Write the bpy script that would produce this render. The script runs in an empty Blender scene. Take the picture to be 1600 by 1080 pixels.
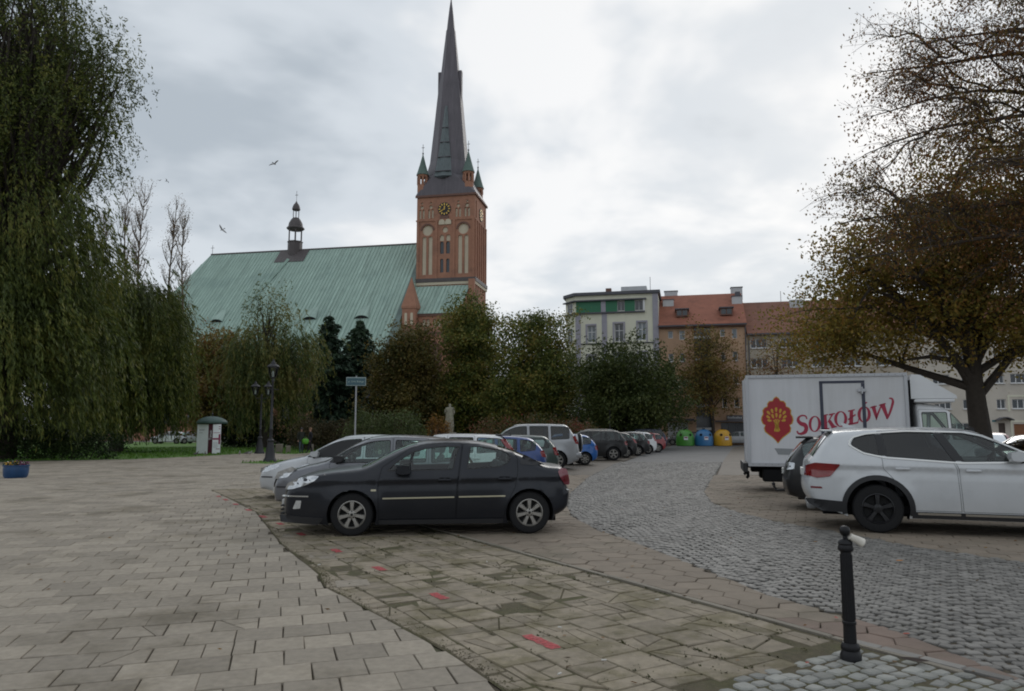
import bpy, bmesh, math, random
import numpy as np
from mathutils import Vector, Matrix, Euler
from mathutils.geometry import delaunay_2d_cdt

random.seed(7)
RNG = np.random.default_rng(7)
PI = math.pi
R = math.radians
S = bpy.context.scene
COL = S.collection

# ------------------------------------------------------------------ camera
cam_d = bpy.data.cameras.new("camera")
cam = bpy.data.objects.new("camera", cam_d)
COL.objects.link(cam)
cam.location = (0, 0, 1.6)
cam.rotation_euler = (R(90) + math.atan(132 / 1156), 0, 0)
cam_d.sensor_width = 36
cam_d.lens = 26.01
cam_d.clip_start = 0.1
cam_d.clip_end = 5000
S.camera = cam

# ------------------------------------------------------------------ world: overcast sky over a Nishita sky
SUN_EL, SUN_AZ = R(26), R(24)          # the sun sits behind the clouds ahead and to the right
w = bpy.data.worlds.new("World")
S.world = w
w.use_nodes = True
nt = w.node_tree
N, LK = nt.nodes, nt.links
N.clear()
out = N.new("ShaderNodeOutputWorld")
bg = N.new("ShaderNodeBackground")
LK.new(bg.outputs[0], out.inputs[0])
sky = N.new("ShaderNodeTexSky")
sky.sky_type = "NISHITA"
sky.sun_disc = False
sky.sun_elevation = SUN_EL
sky.sun_rotation = SUN_AZ
tc = N.new("ShaderNodeTexCoord")
sep = N.new("ShaderNodeSeparateXYZ")
LK.new(tc.outputs["Generated"], sep.inputs[0])


def wmath(op, a, b=None, clamp=False):
    n = N.new("ShaderNodeMath")
    n.operation = op
    n.use_clamp = clamp
    for i, v in enumerate((a, b)):
        if v is None:
            continue
        if isinstance(v, (int, float)):
            n.inputs[i].default_value = v
        else:
            LK.new(v, n.inputs[i])
    return n.outputs[0]


zc = wmath("ADD", wmath("MAXIMUM", sep.outputs[2], 0.0), 0.22)
cmb = N.new("ShaderNodeCombineXYZ")
LK.new(wmath("DIVIDE", sep.outputs[0], zc), cmb.inputs[0])
LK.new(wmath("DIVIDE", sep.outputs[1], zc), cmb.inputs[1])


def wnoise(scale, detail, rough, dist, off):
    mp = N.new("ShaderNodeMapping")
    mp.inputs["Location"].default_value = off
    LK.new(cmb.outputs[0], mp.inputs[0])
    n = N.new("ShaderNodeTexNoise")
    n.inputs["Scale"].default_value = scale
    n.inputs["Detail"].default_value = detail
    n.inputs["Roughness"].default_value = rough
    n.inputs["Distortion"].default_value = dist
    LK.new(mp.outputs[0], n.inputs["Vector"])
    return n.outputs["Fac"]


n1 = wnoise(1.15, 5, 0.52, 0.35, (3.1, 1.7, 0))
n2 = wnoise(3.2, 4, 0.5, 0.2, (8.3, 2.2, 0))
cl = wmath("ADD", wmath("MULTIPLY", n1, 0.72), wmath("MULTIPLY", n2, 0.28))
# brighter cloud towards the hidden sun
sd = Vector((math.sin(SUN_AZ) * math.cos(SUN_EL), math.cos(SUN_AZ) * math.cos(SUN_EL), math.sin(SUN_EL)))
dp = N.new("ShaderNodeVectorMath")
dp.operation = "DOT_PRODUCT"
LK.new(tc.outputs["Generated"], dp.inputs[0])
dp.inputs[1].default_value = sd
glow = wmath("POWER", wmath("MAXIMUM", dp.outputs["Value"], 0.0), 7.0)
cl = wmath("ADD", cl, wmath("MULTIPLY", glow, 0.12))
rmp = N.new("ShaderNodeValToRGB")
rmp.color_ramp.interpolation = "EASE"
e = rmp.color_ramp.elements
e[0].position, e[0].color = 0.40, (0.47, 0.525, 0.58, 1)
e[1].position, e[1].color = 0.66, (0.94, 0.948, 0.955, 1)
m = rmp.color_ramp.elements.new(0.53)
m.color = (0.685, 0.735, 0.785, 1)
LK.new(cl, rmp.inputs[0])
ks = N.new("ShaderNodeVectorMath")
ks.operation = "SCALE"
LK.new(sky.outputs[0], ks.inputs[0])
ks.inputs["Scale"].default_value = 0.1
mx = N.new("ShaderNodeMixRGB")
mx.inputs[0].default_value = 0.94
LK.new(ks.outputs[0], mx.inputs[1])
LK.new(rmp.outputs[0], mx.inputs[2])
LK.new(mx.outputs[0], bg.inputs[0])
bg.inputs[1].default_value = 1.0

sun_d = bpy.data.lights.new("sun", "SUN")
sun_d.energy = 0.55
sun_d.angle = R(30)
sun_d.color = (1.0, 0.96, 0.9)
sun = bpy.data.objects.new("sun", sun_d)
COL.objects.link(sun)
sun.rotation_euler = sd.to_track_quat("Z", "Y").to_euler()

S.view_settings.view_transform = "Standard"
S.view_settings.look = "None"
S.view_settings.exposure = 0.0
S.view_settings.gamma = 1.0
S.view_settings.use_curve_mapping = False
S.render.engine = "CYCLES"
S.cycles.max_bounces = 6
S.cycles.diffuse_bounces = 3
S.cycles.glossy_bounces = 3
S.cycles.transmission_bounces = 4
S.cycles.transparent_max_bounces = 12
S.cycles.filter_width = 1.9


# ------------------------------------------------------------------ materials
def lin(c):
    return tuple(c) + (1.0,) if len(c) == 3 else tuple(c)


def mat(name, col, rough=0.7, metal=0.0, spec=0.5, var=0.0, vscale=3.0, bump=0.0, bscale=40.0,
        stain=None, sscale=0.6, samt=0.5, coat=0.0, island=0.0, objvar=0.0, sthr=(0.5, 0.68)):
    """Plain procedural surface: base colour, noise variation, a second stain colour in patches, fine bump."""
    m = bpy.data.materials.new(name)
    m.use_nodes = True
    t = m.node_tree
    n, l = t.nodes, t.links
    b = n["Principled BSDF"]
    b.inputs["Roughness"].default_value = rough
    b.inputs["Metallic"].default_value = metal
    b.inputs["Specular IOR Level"].default_value = spec
    if coat:
        b.inputs["Coat Weight"].default_value = coat
        b.inputs["Coat Roughness"].default_value = 0.06
    geo = n.new("ShaderNodeNewGeometry")
    pos = geo.outputs["Position"]
    rgb = n.new("ShaderNodeRGB")
    rgb.outputs[0].default_value = lin(col)
    cur = rgb.outputs[0]

    def noise(scale, detail=5, rough_=0.6):
        q = n.new("ShaderNodeTexNoise")
        q.inputs["Scale"].default_value = scale
        q.inputs["Detail"].default_value = detail
        q.inputs["Roughness"].default_value = rough_
        l.new(pos, q.inputs["Vector"])
        return q.outputs["Fac"]

    def mul_by(fac, lo, hi, cur):
        mr = n.new("ShaderNodeMapRange")
        mr.inputs[1].default_value, mr.inputs[2].default_value = 0.0, 1.0
        mr.inputs[3].default_value, mr.inputs[4].default_value = lo, hi
        l.new(fac, mr.inputs[0])
        v = n.new("ShaderNodeVectorMath")
        v.operation = "SCALE"
        l.new(cur, v.inputs[0])
        l.new(mr.outputs[0], v.inputs["Scale"])
        return v.outputs[0]

    if stain is not None:
        rp = n.new("ShaderNodeMapRange")
        rp.interpolation_type = "SMOOTHSTEP"
        rp.inputs[1].default_value, rp.inputs[2].default_value = sthr
        rp.inputs[3].default_value, rp.inputs[4].default_value = 0.0, samt
        l.new(noise(sscale, 7, 0.65), rp.inputs[0])
        mxx = n.new("ShaderNodeMixRGB")
        l.new(rp.outputs[0], mxx.inputs[0])
        l.new(cur, mxx.inputs[1])
        mxx.inputs[2].default_value = lin(stain)
        cur = mxx.outputs[0]
    if var:
        cur = mul_by(noise(vscale), 1 - var * 1.6, 1 + var * 1.6, cur)
    if island:
        oi = n.new("ShaderNodeObjectInfo")
        ad = n.new("ShaderNodeMath")
        ad.operation = "ADD"
        l.new(geo.outputs["Random Per Island"], ad.inputs[0])
        l.new(oi.outputs["Random"], ad.inputs[1])
        fr = n.new("ShaderNodeMath")
        fr.operation = "FRACT"
        l.new(ad.outputs[0], fr.inputs[0])
        cur = mul_by(fr.outputs[0], 1 - island, 1 + island, cur)
    l.new(cur, b.inputs["Base Color"])
    if bump:
        bp = n.new("ShaderNodeBump")
        bp.inputs["Strength"].default_value = bump
        bp.inputs["Distance"].default_value = 0.02
        l.new(noise(bscale, 6, 0.65), bp.inputs["Height"])
        l.new(bp.outputs[0], b.inputs["Normal"])
    return m


def leaf_mat(name, cols, rough=0.55, trans=0.25):
    """Foliage: every leaf (mesh island) picks its own tint from the ramp."""
    m = bpy.data.materials.new(name)
    m.use_nodes = True
    t = m.node_tree
    n, l = t.nodes, t.links
    b = n["Principled BSDF"]
    b.inputs["Roughness"].default_value = rough
    b.inputs["Specular IOR Level"].default_value = 0.25
    geo = n.new("ShaderNodeNewGeometry")
    q = n.new("ShaderNodeTexNoise")
    q.inputs["Scale"].default_value = 0.45
    q.inputs["Detail"].default_value = 3
    l.new(geo.outputs["Position"], q.inputs["Vector"])
    a = n.new("ShaderNodeMath")
    a.operation = "MULTIPLY_ADD"
    l.new(q.outputs["Fac"], a.inputs[0])
    a.inputs[1].default_value = 1.9
    a.inputs[2].default_value = -0.85
    a2 = n.new("ShaderNodeMath")
    a2.operation = "MULTIPLY_ADD"
    l.new(geo.outputs["Random Per Island"], a2.inputs[0])
    a2.inputs[1].default_value = 0.75
    l.new(a.outputs[0], a2.inputs[2])
    rp = n.new("ShaderNodeValToRGB")
    el = rp.color_ramp.elements
    k = len(cols)
    while len(el) < k:
        el.new(0.5)
    for i, c in enumerate(cols):
        el[i].position = 0.12 + 0.76 * i / (k - 1)
        el[i].color = lin(c)
    l.new(a2.outputs[0], rp.inputs[0])
    l.new(rp.outputs[0], b.inputs["Base Color"])
    tr = n.new("ShaderNodeBsdfTranslucent")
    l.new(rp.outputs[0], tr.inputs[0])
    mxs = n.new("ShaderNodeMixShader")
    mxs.inputs[0].default_value = trans
    l.new(b.outputs[0], mxs.inputs[1])
    l.new(tr.outputs[0], mxs.inputs[2])
    l.new(mxs.outputs[0], n["Material Output"].inputs[0])
    return m


def glass_mat(name, tint, refl=1.0, rough=0.0):
    """Thin tinted pane: see-through plus a Fresnel reflection."""
    m = bpy.data.materials.new(name)
    m.use_nodes = True
    t = m.node_tree
    n, l = t.nodes, t.links
    n.remove(n["Principled BSDF"])
    tr = n.new("ShaderNodeBsdfTransparent")
    tr.inputs[0].default_value = lin(tint)
    gl = n.new("ShaderNodeBsdfGlossy")
    gl.inputs["Roughness"].default_value = rough
    gl.inputs["Color"].default_value = (refl, refl, refl, 1)
    fr = n.new("ShaderNodeFresnel")
    fr.inputs["IOR"].default_value = 1.6
    ad = n.new("ShaderNodeMath")
    ad.operation = "ADD"
    ad.use_clamp = True
    l.new(fr.outputs[0], ad.inputs[0])
    ad.inputs[1].default_value = 0.0
    mxs = n.new("ShaderNodeMixShader")
    l.new(ad.outputs[0], mxs.inputs[0])
    l.new(tr.outputs[0], mxs.inputs[1])
    l.new(gl.outputs[0], mxs.inputs[2])
    l.new(mxs.outputs[0], n["Material Output"].inputs[0])
    return m


M = {}
M["soil"] = mat("soil", (0.085, 0.068, 0.046), 0.95, var=0.25, vscale=6, bump=0.5, bscale=60, stain=(0.05, 0.058, 0.022), sscale=1.2, samt=0.8)
M["soil_moss"] = mat("soil_moss", (0.105, 0.087, 0.052), 0.95, var=0.35, vscale=16, bump=0.9, bscale=60, stain=(0.088, 0.083, 0.034), sscale=1.6, samt=0.9, sthr=(0.42, 0.6))
M["slab"] = mat("slab", (0.292, 0.252, 0.2), 0.82, var=0.24, vscale=14, bump=0.35, bscale=90, stain=(0.16, 0.133, 0.092), sscale=0.55, samt=0.85, island=0.17)
M["slab_old"] = mat("slab_old", (0.268, 0.224, 0.165), 0.85, var=0.3, vscale=9, bump=0.5, bscale=80, stain=(0.145, 0.122, 0.066), sscale=2.0, samt=0.85, island=0.16, sthr=(0.44, 0.62))
M["hex"] = mat("hex", (0.222, 0.18, 0.137), 0.85, var=0.18, vscale=4, bump=0.35, bscale=80, stain=(0.12, 0.106, 0.07), sscale=0.8, samt=0.7, island=0.09)
M["hexred"] = mat("hexred", (0.20, 0.145, 0.115), 0.85, var=0.18, vscale=4, bump=0.35, bscale=80, stain=(0.14, 0.11, 0.08), sscale=1.1, samt=0.7, island=0.08)
M["sett"] = mat("sett", (0.165, 0.156, 0.142), 0.6, var=0.2, vscale=7, bump=0.4, bscale=70, stain=(0.115, 0.108, 0.095), sscale=0.5, samt=0.8, island=0.3)
M["sett_pale"] = mat("sett_pale", (0.27, 0.268, 0.245), 0.75, var=0.2, vscale=9, bump=0.5, bscale=70, stain=(0.16, 0.165, 0.12), sscale=2.0, samt=0.7, island=0.25)
M["kerb"] = mat("kerb", (0.22, 0.195, 0.155), 0.8, var=0.2, vscale=6, bump=0.4, bscale=60, stain=(0.12, 0.11, 0.07), sscale=1.5, samt=0.6, island=0.1)
M["redpaint"] = mat("redpaint", (0.43, 0.055, 0.062), 0.75, var=0.3, vscale=25, bump=0.2, bscale=90, stain=(0.33, 0.13, 0.12), sscale=12, samt=0.6)
M["lawn"] = mat("lawn", (0.085, 0.175, 0.026), 0.95, var=0.35, vscale=1.5, bump=0.6, bscale=30, stain=(0.085, 0.075, 0.03), sscale=0.8, samt=0.6)
M["earth"] = mat("earth", (0.15, 0.135, 0.11), 0.95, var=0.25, vscale=0.3, bump=0.3, bscale=8)
M["grass"] = leaf_mat("grass", [(0.07, 0.16, 0.02), (0.11, 0.24, 0.03), (0.14, 0.22, 0.045)])
M["bark"] = mat("bark", (0.045, 0.036, 0.028), 0.9, var=0.3, vscale=8, bump=0.8, bscale=25)
M["bark_mid"] = mat("bark_mid", (0.07, 0.054, 0.042), 0.9, var=0.3, vscale=8, bump=0.6, bscale=25)
M["bark_pale"] = mat("bark_pale", (0.13, 0.10, 0.075), 0.9, var=0.3, vscale=3, bump=0.6, bscale=12)
M["tyre"] = mat("tyre", (0.014, 0.014, 0.015), 0.8, spec=0.3, bump=0.2, bscale=120)
M["rim"] = mat("rim", (0.34, 0.325, 0.30), 0.42, metal=0.75)
M["rim_black"] = mat("rim_black", (0.018, 0.018, 0.02), 0.35, metal=0.2)
M["rim_dark"] = mat("rim_dark", (0.012, 0.012, 0.012), 0.8)
M["under"] = mat("under", (0.01, 0.01, 0.011), 0.9, spec=0.2)
M["blackplastic"] = mat("blackplastic", (0.018, 0.018, 0.02), 0.55)
M["rubber"] = mat("rubber", (0.012, 0.012, 0.013), 0.6)
M["chrome"] = mat("chrome", (0.62, 0.62, 0.6), 0.22, metal=0.9)
M["beading"] = mat("beading", (0.5, 0.46, 0.33), 0.4, metal=0.3)
M["seat"] = mat("seat", (0.07, 0.072, 0.078), 0.9)
M["lamp_clear"] = mat("lamp_clear", (0.62, 0.64, 0.66), 0.12, metal=0.55, coat=0.6, var=0.35, vscale=14)
M["lamp_red"] = mat("lamp_red", (0.21, 0.008, 0.010), 0.15, coat=1.0, var=0.25, vscale=12)
M["lamp_dark_red"] = mat("lamp_dark_red", (0.17, 0.018, 0.03), 0.15, coat=1.0)
M["lamp_amber"] = mat("lamp_amber", (0.55, 0.16, 0.02), 0.2, coat=1.0)
M["plate"] = mat("plate", (0.6, 0.6, 0.58), 0.5)
M["glass"] = glass_mat("glass", (0.74, 0.88, 0.84))
M["glass_dark"] = glass_mat("glass_dark", (0.06, 0.066, 0.072))
M["glass_mid"] = glass_mat("glass_mid", (0.42, 0.48, 0.47))


def worn(m, scale=34.0, lo=0.36, hi=0.56):
    """Let the surface below show where the coat has worn away."""
    t = m.node_tree
    n, l = t.nodes, t.links
    geo = n.new("ShaderNodeNewGeometry")
    q = n.new("ShaderNodeTexNoise")
    q.inputs["Scale"].default_value = scale
    q.inputs["Detail"].default_value = 6
    q.inputs["Roughness"].default_value = 0.7
    l.new(geo.outputs["Position"], q.inputs["Vector"])
    mr = n.new("ShaderNodeMapRange")
    mr.inputs[1].default_value, mr.inputs[2].default_value = lo, hi
    mr.inputs[3].default_value, mr.inputs[4].default_value = 0.45, 0.95
    l.new(q.outputs["Fac"], mr.inputs[0])
    l.new(mr.outputs[0], n["Principled BSDF"].inputs["Alpha"])


worn(M["redpaint"])


def paint(name, col, rough=0.32, metal=0.0, coat=0.7, spec=0.5):
    return mat(name, col, rough, metal=metal, spec=spec, coat=coat, var=0.06, vscale=2.5, stain=tuple(c * 0.75 + 0.02 for c in col), sscale=3.0, samt=0.25)


# ------------------------------------------------------------------ mesh helpers
class MB:
    """Collects shapes into one mesh."""

    def __init__(s):
        s.v, s.f = [], []

    def add(s, vs, fs):
        o = len(s.v)
        s.v.extend([tuple(p) for p in vs])
        s.f.extend([tuple(i + o for i in q) for q in fs])
        return s

    def box(s, x0, x1, y0, y1, z0, z1, bev=0.0, mtx=None):
        if bev <= 0:
            vs = [(x0, y0, z0), (x1, y0, z0), (x1, y1, z0), (x0, y1, z0), (x0, y0, z1), (x1, y0, z1), (x1, y1, z1), (x0, y1, z1)]
            fs = [(0, 3, 2, 1), (4, 5, 6, 7), (0, 1, 5, 4), (1, 2, 6, 5), (2, 3, 7, 6), (3, 0, 4, 7)]
        else:
            bm = bmesh.new()
            vv = [bm.verts.new(p) for p in [(x0, y0, z0), (x1, y0, z0), (x1, y1, z0), (x0, y1, z0), (x0, y0, z1), (x1, y0, z1), (x1, y1, z1), (x0, y1, z1)]]
            for q in [(0, 3, 2, 1), (4, 5, 6, 7), (0, 1, 5, 4), (1, 2, 6, 5), (2, 3, 7, 6), (3, 0, 4, 7)]:
                bm.faces.new([vv[i] for i in q])
            bmesh.ops.bevel(bm, geom=list(bm.edges), offset=bev, segments=2, affect="EDGES", profile=0.5)
            bm.verts.index_update()
            vs = [v.co[:] for v in bm.verts]
            fs = [tuple(v.index for v in f.verts) for f in bm.faces]
            bm.free()
        if mtx is not None:
            vs = [tuple(mtx @ Vector(p)) for p in vs]
        return s.add(vs, fs)

    def lathe(s, prof, n=16, c=(0, 0, 0), axis="Z", cap=True, a0=0.0, squash=(1, 1)):
        vs, fs = [], []
        k = len(prof)
        for r, h in prof:
            for i in range(n):
                a = a0 + 2 * PI * i / n
                x, y = r * math.cos(a) * squash[0], r * math.sin(a) * squash[1]
                if axis == "Z":
                    p = (c[0] + x, c[1] + y, c[2] + h)
                elif axis == "Y":
                    p = (c[0] + x, c[1] + h, c[2] + y)
                else:
                    p = (c[0] + h, c[1] + x, c[2] + y)
                vs.append(p)
        for j in range(k - 1):
            for i in range(n):
                q = (j * n + i, j * n + (i + 1) % n, (j + 1) * n + (i + 1) % n, (j + 1) * n + i)
                fs.append(q if axis != "Y" else q[::-1])
        if cap:
            a = tuple(range(n))
            b = tuple((k - 1) * n + i for i in range(n))
            fs.append(a[::-1] if axis != "Y" else a)
            fs.append(b if axis != "Y" else b[::-1])
        return s.add(vs, fs)

    def tube(s, pts, rad, n=6, cap=True):
        pts = [Vector(p) for p in pts]
        k = len(pts)
        if not hasattr(rad, "__len__"):
            rad = [rad] * k
        vs, fs = [], []
        ref = Vector((0.31, 0.17, 0.93))
        for j, p in enumerate(pts):
            t = (pts[min(j + 1, k - 1)] - pts[max(j - 1, 0)])
            if t.length < 1e-9:
                t = Vector((0, 0, 1))
            t.normalize()
            if abs(t.dot(ref)) > 0.97:
                ref = Vector((0.9, 0.3, 0.1))
            a = t.cross(ref).normalized()
            b = t.cross(a)
            for i in range(n):
                g = 2 * PI * i / n
                vs.append(p + (a * math.cos(g) + b * math.sin(g)) * rad[j])
        for j in range(k - 1):
            for i in range(n):
                fs.append((j * n + i, (j + 1) * n + i, (j + 1) * n + (i + 1) % n, j * n + (i + 1) % n))
        if cap:
            fs.append(tuple(range(n)))
            fs.append(tuple((k - 1) * n + i for i in range(n))[::-1])
        return s.add(vs, fs)

    def prism(s, poly, h0, h1, axis="Z"):
        """Extrude a 2-D polygon: (x, y) along Z, or (x, z) along Y."""
        n = len(poly)
        ar = sum(poly[i][0] * poly[(i + 1) % n][1] - poly[(i + 1) % n][0] * poly[i][1] for i in range(n))
        if ar < 0:
            poly = poly[::-1]
        if axis == "Z":
            vs = [(p[0], p[1], h0) for p in poly] + [(p[0], p[1], h1) for p in poly]
        else:
            vs = [(p[0], h1, p[1]) for p in poly] + [(p[0], h0, p[1]) for p in poly]
        fs = [tuple(range(n))[::-1], tuple(range(n, 2 * n))]
        for i in range(n):
            j = (i + 1) % n
            fs.append((i, j, n + j, n + i))
        return s.add(vs, fs)

    def poly3(s, pts):
        return s.add(pts, [tuple(range(len(pts)))])

    def mesh(s, name, m, smooth=0.0):
        me = bpy.data.meshes.new(name)
        me.from_pydata(s.v, [], s.f)
        me.validate()
        for x in (m if isinstance(m, (list, tuple)) else [m]):
            me.materials.append(x)
        if smooth:
            me.shade_smooth()
            me.set_sharp_from_angle(angle=R(smooth))
        return me


def link(name, data, parent=None, loc=None, rot=None):
    o = bpy.data.objects.new(name, data)
    COL.objects.link(o)
    if parent is not None:
        o.parent = parent
    if loc is not None:
        o.location = loc
    if rot is not None:
        o.rotation_euler = rot
    return o


def put(name, mb, m, parent=None, smooth=0.0, loc=None, rot=None):
    return link(name, mb.mesh(name, m, smooth), parent, loc, rot)


def thing(name, label, cat, loc=(0, 0, 0), rz=0.0, group=None):
    o = bpy.data.objects.new(name, None)
    COL.objects.link(o)
    o.empty_display_size = 0.2
    o.location = loc
    o.rotation_euler = (0, 0, rz)
    o["label"] = label
    o["category"] = cat
    if group:
        o["group"] = group
    return o


def tag(o, label, cat, group=None):
    o["label"] = label
    o["category"] = cat
    if group:
        o["group"] = group
    return o


def kind(o, k):
    o["kind"] = k
    return o


def np_mesh(name, V, Q, m):
    """Fast mesh from an array of vertices and an array of equal-sized faces."""
    me = bpy.data.meshes.new(name)
    V = np.asarray(V, dtype=np.float32)
    Q = np.asarray(Q, dtype=np.int32)
    nf, k = Q.shape
    me.vertices.add(len(V))
    me.vertices.foreach_set("co", V.ravel())
    me.loops.add(nf * k)
    me.loops.foreach_set("vertex_index", Q.ravel())
    me.polygons.add(nf)
    me.polygons.foreach_set("loop_start", np.arange(0, nf * k, k, dtype=np.int32))
    me.polygons.foreach_set("loop_total", np.full(nf, k, dtype=np.int32))
    me.update(calc_edges=True)
    for x in (m if isinstance(m, (list, tuple)) else [m]):
        me.materials.append(x)
    return me


def copy_tree(o, parent=None):
    c = o.copy()
    COL.objects.link(c)
    if parent is not None:
        c.parent = parent
        c.matrix_parent_inverse = o.matrix_parent_inverse.copy()
    for ch in list(o.children):
        copy_tree(ch, c)
    return c
# ------------------------------------------------------------------ ground
def seen(x, y, z=0.0, mx=120, my=60):
    """True when a point on the ground may show in the picture or a step beside it."""
    p = math.atan(132 / 1156)
    d = y * math.cos(p) + (z - 1.6) * math.sin(p)
    if d < 0.5:
        return False
    u = -y * math.sin(p) + (z - 1.6) * math.cos(p)
    px, py = 800 + 1156 * x / d, 540 - 1156 * u / d
    return -mx < px < 1600 + mx and py < 1080 + my


def inpoly(x, y, P):
    c = False
    n = len(P)
    j = n - 1
    for i in range(n):
        xi, yi = P[i]
        xj, yj = P[j]
        if (yi > y) != (yj > y) and x < (xj - xi) * (y - yi) / (yj - yi) + xi:
            c = not c
        j = i
    return c


def near_seg(x, y, L):
    best = None
    for i in range(len(L) - 1):
        ax, ay = L[i]
        bx, by = L[i + 1]
        dx, dy = bx - ax, by - ay
        t = max(0, min(1, ((x - ax) * dx + (y - ay) * dy) / (dx * dx + dy * dy)))
        q = (x - ax - t * dx) ** 2 + (y - ay - t * dy) ** 2
        if best is None or q < best[0]:
            best = (q, i, (dx * (y - ay) - dy * (x - ax)))
    return best     # squared distance, segment, sign (>0: left of the direction)


def clip_half(poly, a, b, keep_left, gap=0.006):
    """Cut a polygon by the line a-b and keep one side."""
    dx, dy = b[0] - a[0], b[1] - a[1]
    ln = math.hypot(dx, dy)
    sg = 1 if keep_left else -1
    f = lambda p: sg * (dx * (p[1] - a[1]) - dy * (p[0] - a[0])) / ln - gap
    o = []
    for i in range(len(poly)):
        p, q = poly[i], poly[(i + 1) % len(poly)]
        fp, fq = f(p), f(q)
        if fp >= 0:
            o.append(p)
        if fp * fq < 0:
            t = fp / (fp - fq)
            o.append((p[0] + t * (q[0] - p[0]), p[1] + t * (q[1] - p[1])))
    r = []
    for p in o:
        if not r or math.hypot(p[0] - r[-1][0], p[1] - r[-1][1]) > 0.004:
            r.append(p)
    if len(r) > 2 and math.hypot(r[0][0] - r[-1][0], r[0][1] - r[-1][1]) <= 0.004:
        r.pop()
    return r


def area(p):
    return abs(sum(p[i][0] * p[(i + 1) % len(p)][1] - p[(i + 1) % len(p)][0] * p[i][1] for i in range(len(p)))) / 2


def ccw(p):
    a = sum(p[i][0] * p[(i + 1) % len(p)][1] - p[(i + 1) % len(p)][0] * p[i][1] for i in range(len(p)))
    return p if a > 0 else p[::-1]


def paver(mb, poly, z=0.0, h=0.045, ch=0.006, tilt=(0, 0), dome=0.0):
    """A stone: sides, a worn edge and a top face."""
    poly = ccw(poly)
    n = len(poly)
    cx, cy = sum(p[0] for p in poly) / n, sum(p[1] for p in poly) / n
    vs = []
    for k, (dz, f) in enumerate(((-h, 0), (-ch - dome, 0), (0, 1))):
        for x, y in poly:
            if f:
                d = math.hypot(x - cx, y - cy) + 1e-6
                s = max(0.3, 1 - (ch * 1.2 + dome * 1.6) / d)
                x, y = cx + (x - cx) * s, cy + (y - cy) * s
            zz = z + dz + ((x - cx) * tilt[0] + (y - cy) * tilt[1] if k else 0)
            vs.append((x, y, zz))
    fs = []
    for k in range(2):
        for i in range(n):
            j = (i + 1) % n
            fs.append((k * n + i, k * n + j, (k + 1) * n + j, (k + 1) * n + i))
    fs.append(tuple(range(2 * n, 3 * n)))
    mb.add(vs, fs)


def lay(parent, name, rest_name, pieces, m, nmax=300, **kw):
    """pieces: (x, y, rot, shape key or polygon, z, tilt). The nearest ones in view become single objects, the rest one mesh."""
    order = sorted(range(len(pieces)), key=lambda i: (0 if seen(pieces[i][0], pieces[i][1], 0, -2, -2) else 1, pieces[i][0] ** 2 + pieces[i][1] ** 2))
    cache = {}
    rest = MB()
    for c, i in enumerate(order):
        x, y, rot, sh, z, tl = pieces[i]
        if c < nmax:
            key = sh if isinstance(sh, int) else None
            if key is not None and key in cache:
                me = cache[key]
            else:
                mb = MB()
                paver(mb, SHAPES[sh] if key is not None else sh, **kw)
                me = mb.mesh(name, m)
                if key is not None:
                    cache[key] = me
            o = link(name, me, parent, (x, y, z), (tl[1], -tl[0], rot))
        else:
            P = SHAPES[sh] if isinstance(sh, int) else sh
            ca, sa = math.cos(rot), math.sin(rot)
            paver(rest, [(x + a * ca - b * sa, y + a * sa + b * ca) for a, b in P], z=z, tilt=tl, **kw)
    if rest.v:
        kind(put(rest_name, rest, m, parent), "stuff")


SHAPES = {}


def shape(poly):
    k = len(SHAPES)
    SHAPES[k] = poly
    return k


def jit(poly, a):
    return [(x + random.uniform(-a, a), y + random.uniform(-a, a)) for x, y in poly]


def sheet(name, poly, z, m, parent=None):
    poly = ccw(poly)
    vo, eo, fo, ov, oe, of = delaunay_2d_cdt([Vector(p) for p in poly], [], [list(range(len(poly)))], 1, 1e-5)
    mb = MB()
    mb.add([(p.x, p.y, z) for p in vo], [tuple(f) for f in fo])
    return put(name, mb, m, parent)


# large base sheet to the horizon
gmb = MB()
gr = [(900 * math.cos(2 * PI * i / 48), 900 * math.sin(2 * PI * i / 48)) for i in range(48)]
gmb.poly3([(x, y, -0.07) for x, y in gr])
kind(put("ground", gmb, M["earth"]), "structure")

PL = [(-3.0, 66), (-5.2, 30), (-5.8, 21.4), (-8.14, 20.33), (-5.03, 14.82), (-3.26, 10.71), (-2.2, 8.6), (-1.95, 7.9), (-1.1, 6.58), (-0.45, 5.57), (-0.05, 4.8), (0.55, 3.9), (1.4, 2.4)]
KA, KB = (-6.5, 21.12), (4.6, 2.33)           # the kerb line between footpath and parking strip
KD = (0.5085, -0.861)
ROAD_L = [(4.4, 3.1), (3.32, 5.01), (3.09, 6.17), (2.85, 6.8), (2.5, 7.45), (2.24, 8.86), (1.81, 10.71), (1.39, 12.19), (1.12, 14.2), (1.18, 16.2), (1.5, 19.3), (2.65, 25.85), (4.86, 35.54), (8.05, 47.0), (13.8, 67.1), (17.0, 79)]
ROAD_R = [(24.6, 79), (19.84, 67.1), (11.07, 39.22), (6.4, 24.2), (5.03, 19.7), (4.45, 16.8), (4.45, 14.9), (4.72, 13.2), (5.2, 11.9), (5.6, 10.5), (6.25, 9.3), (9.0, 7.2), (16, 3.5)]
ROAD = ROAD_L + ROAD_R + [(16, 2.0), (8, 1.8)]
PATCH = [(1.12, 4.83), (1.75, 5.27), (2.56, 5.83), (2.95, 5.35), (3.3, 4.91), (4.4, 3.0), (3.2, 2.1), (0.9, 2.6), (0.75, 4.2)]
PLAZA = [(-60, 3), (-60, 34)] + [(-26, 37.5), (-24.2, 39.2), (-21, 41), (-19.2, 45), (-18.0, 53.8), (-14.6, 49.5), (-13.5, 60), (-3.0, 66)] + PL[1:] + [(1.0, -6), (-60, -6)]

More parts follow.
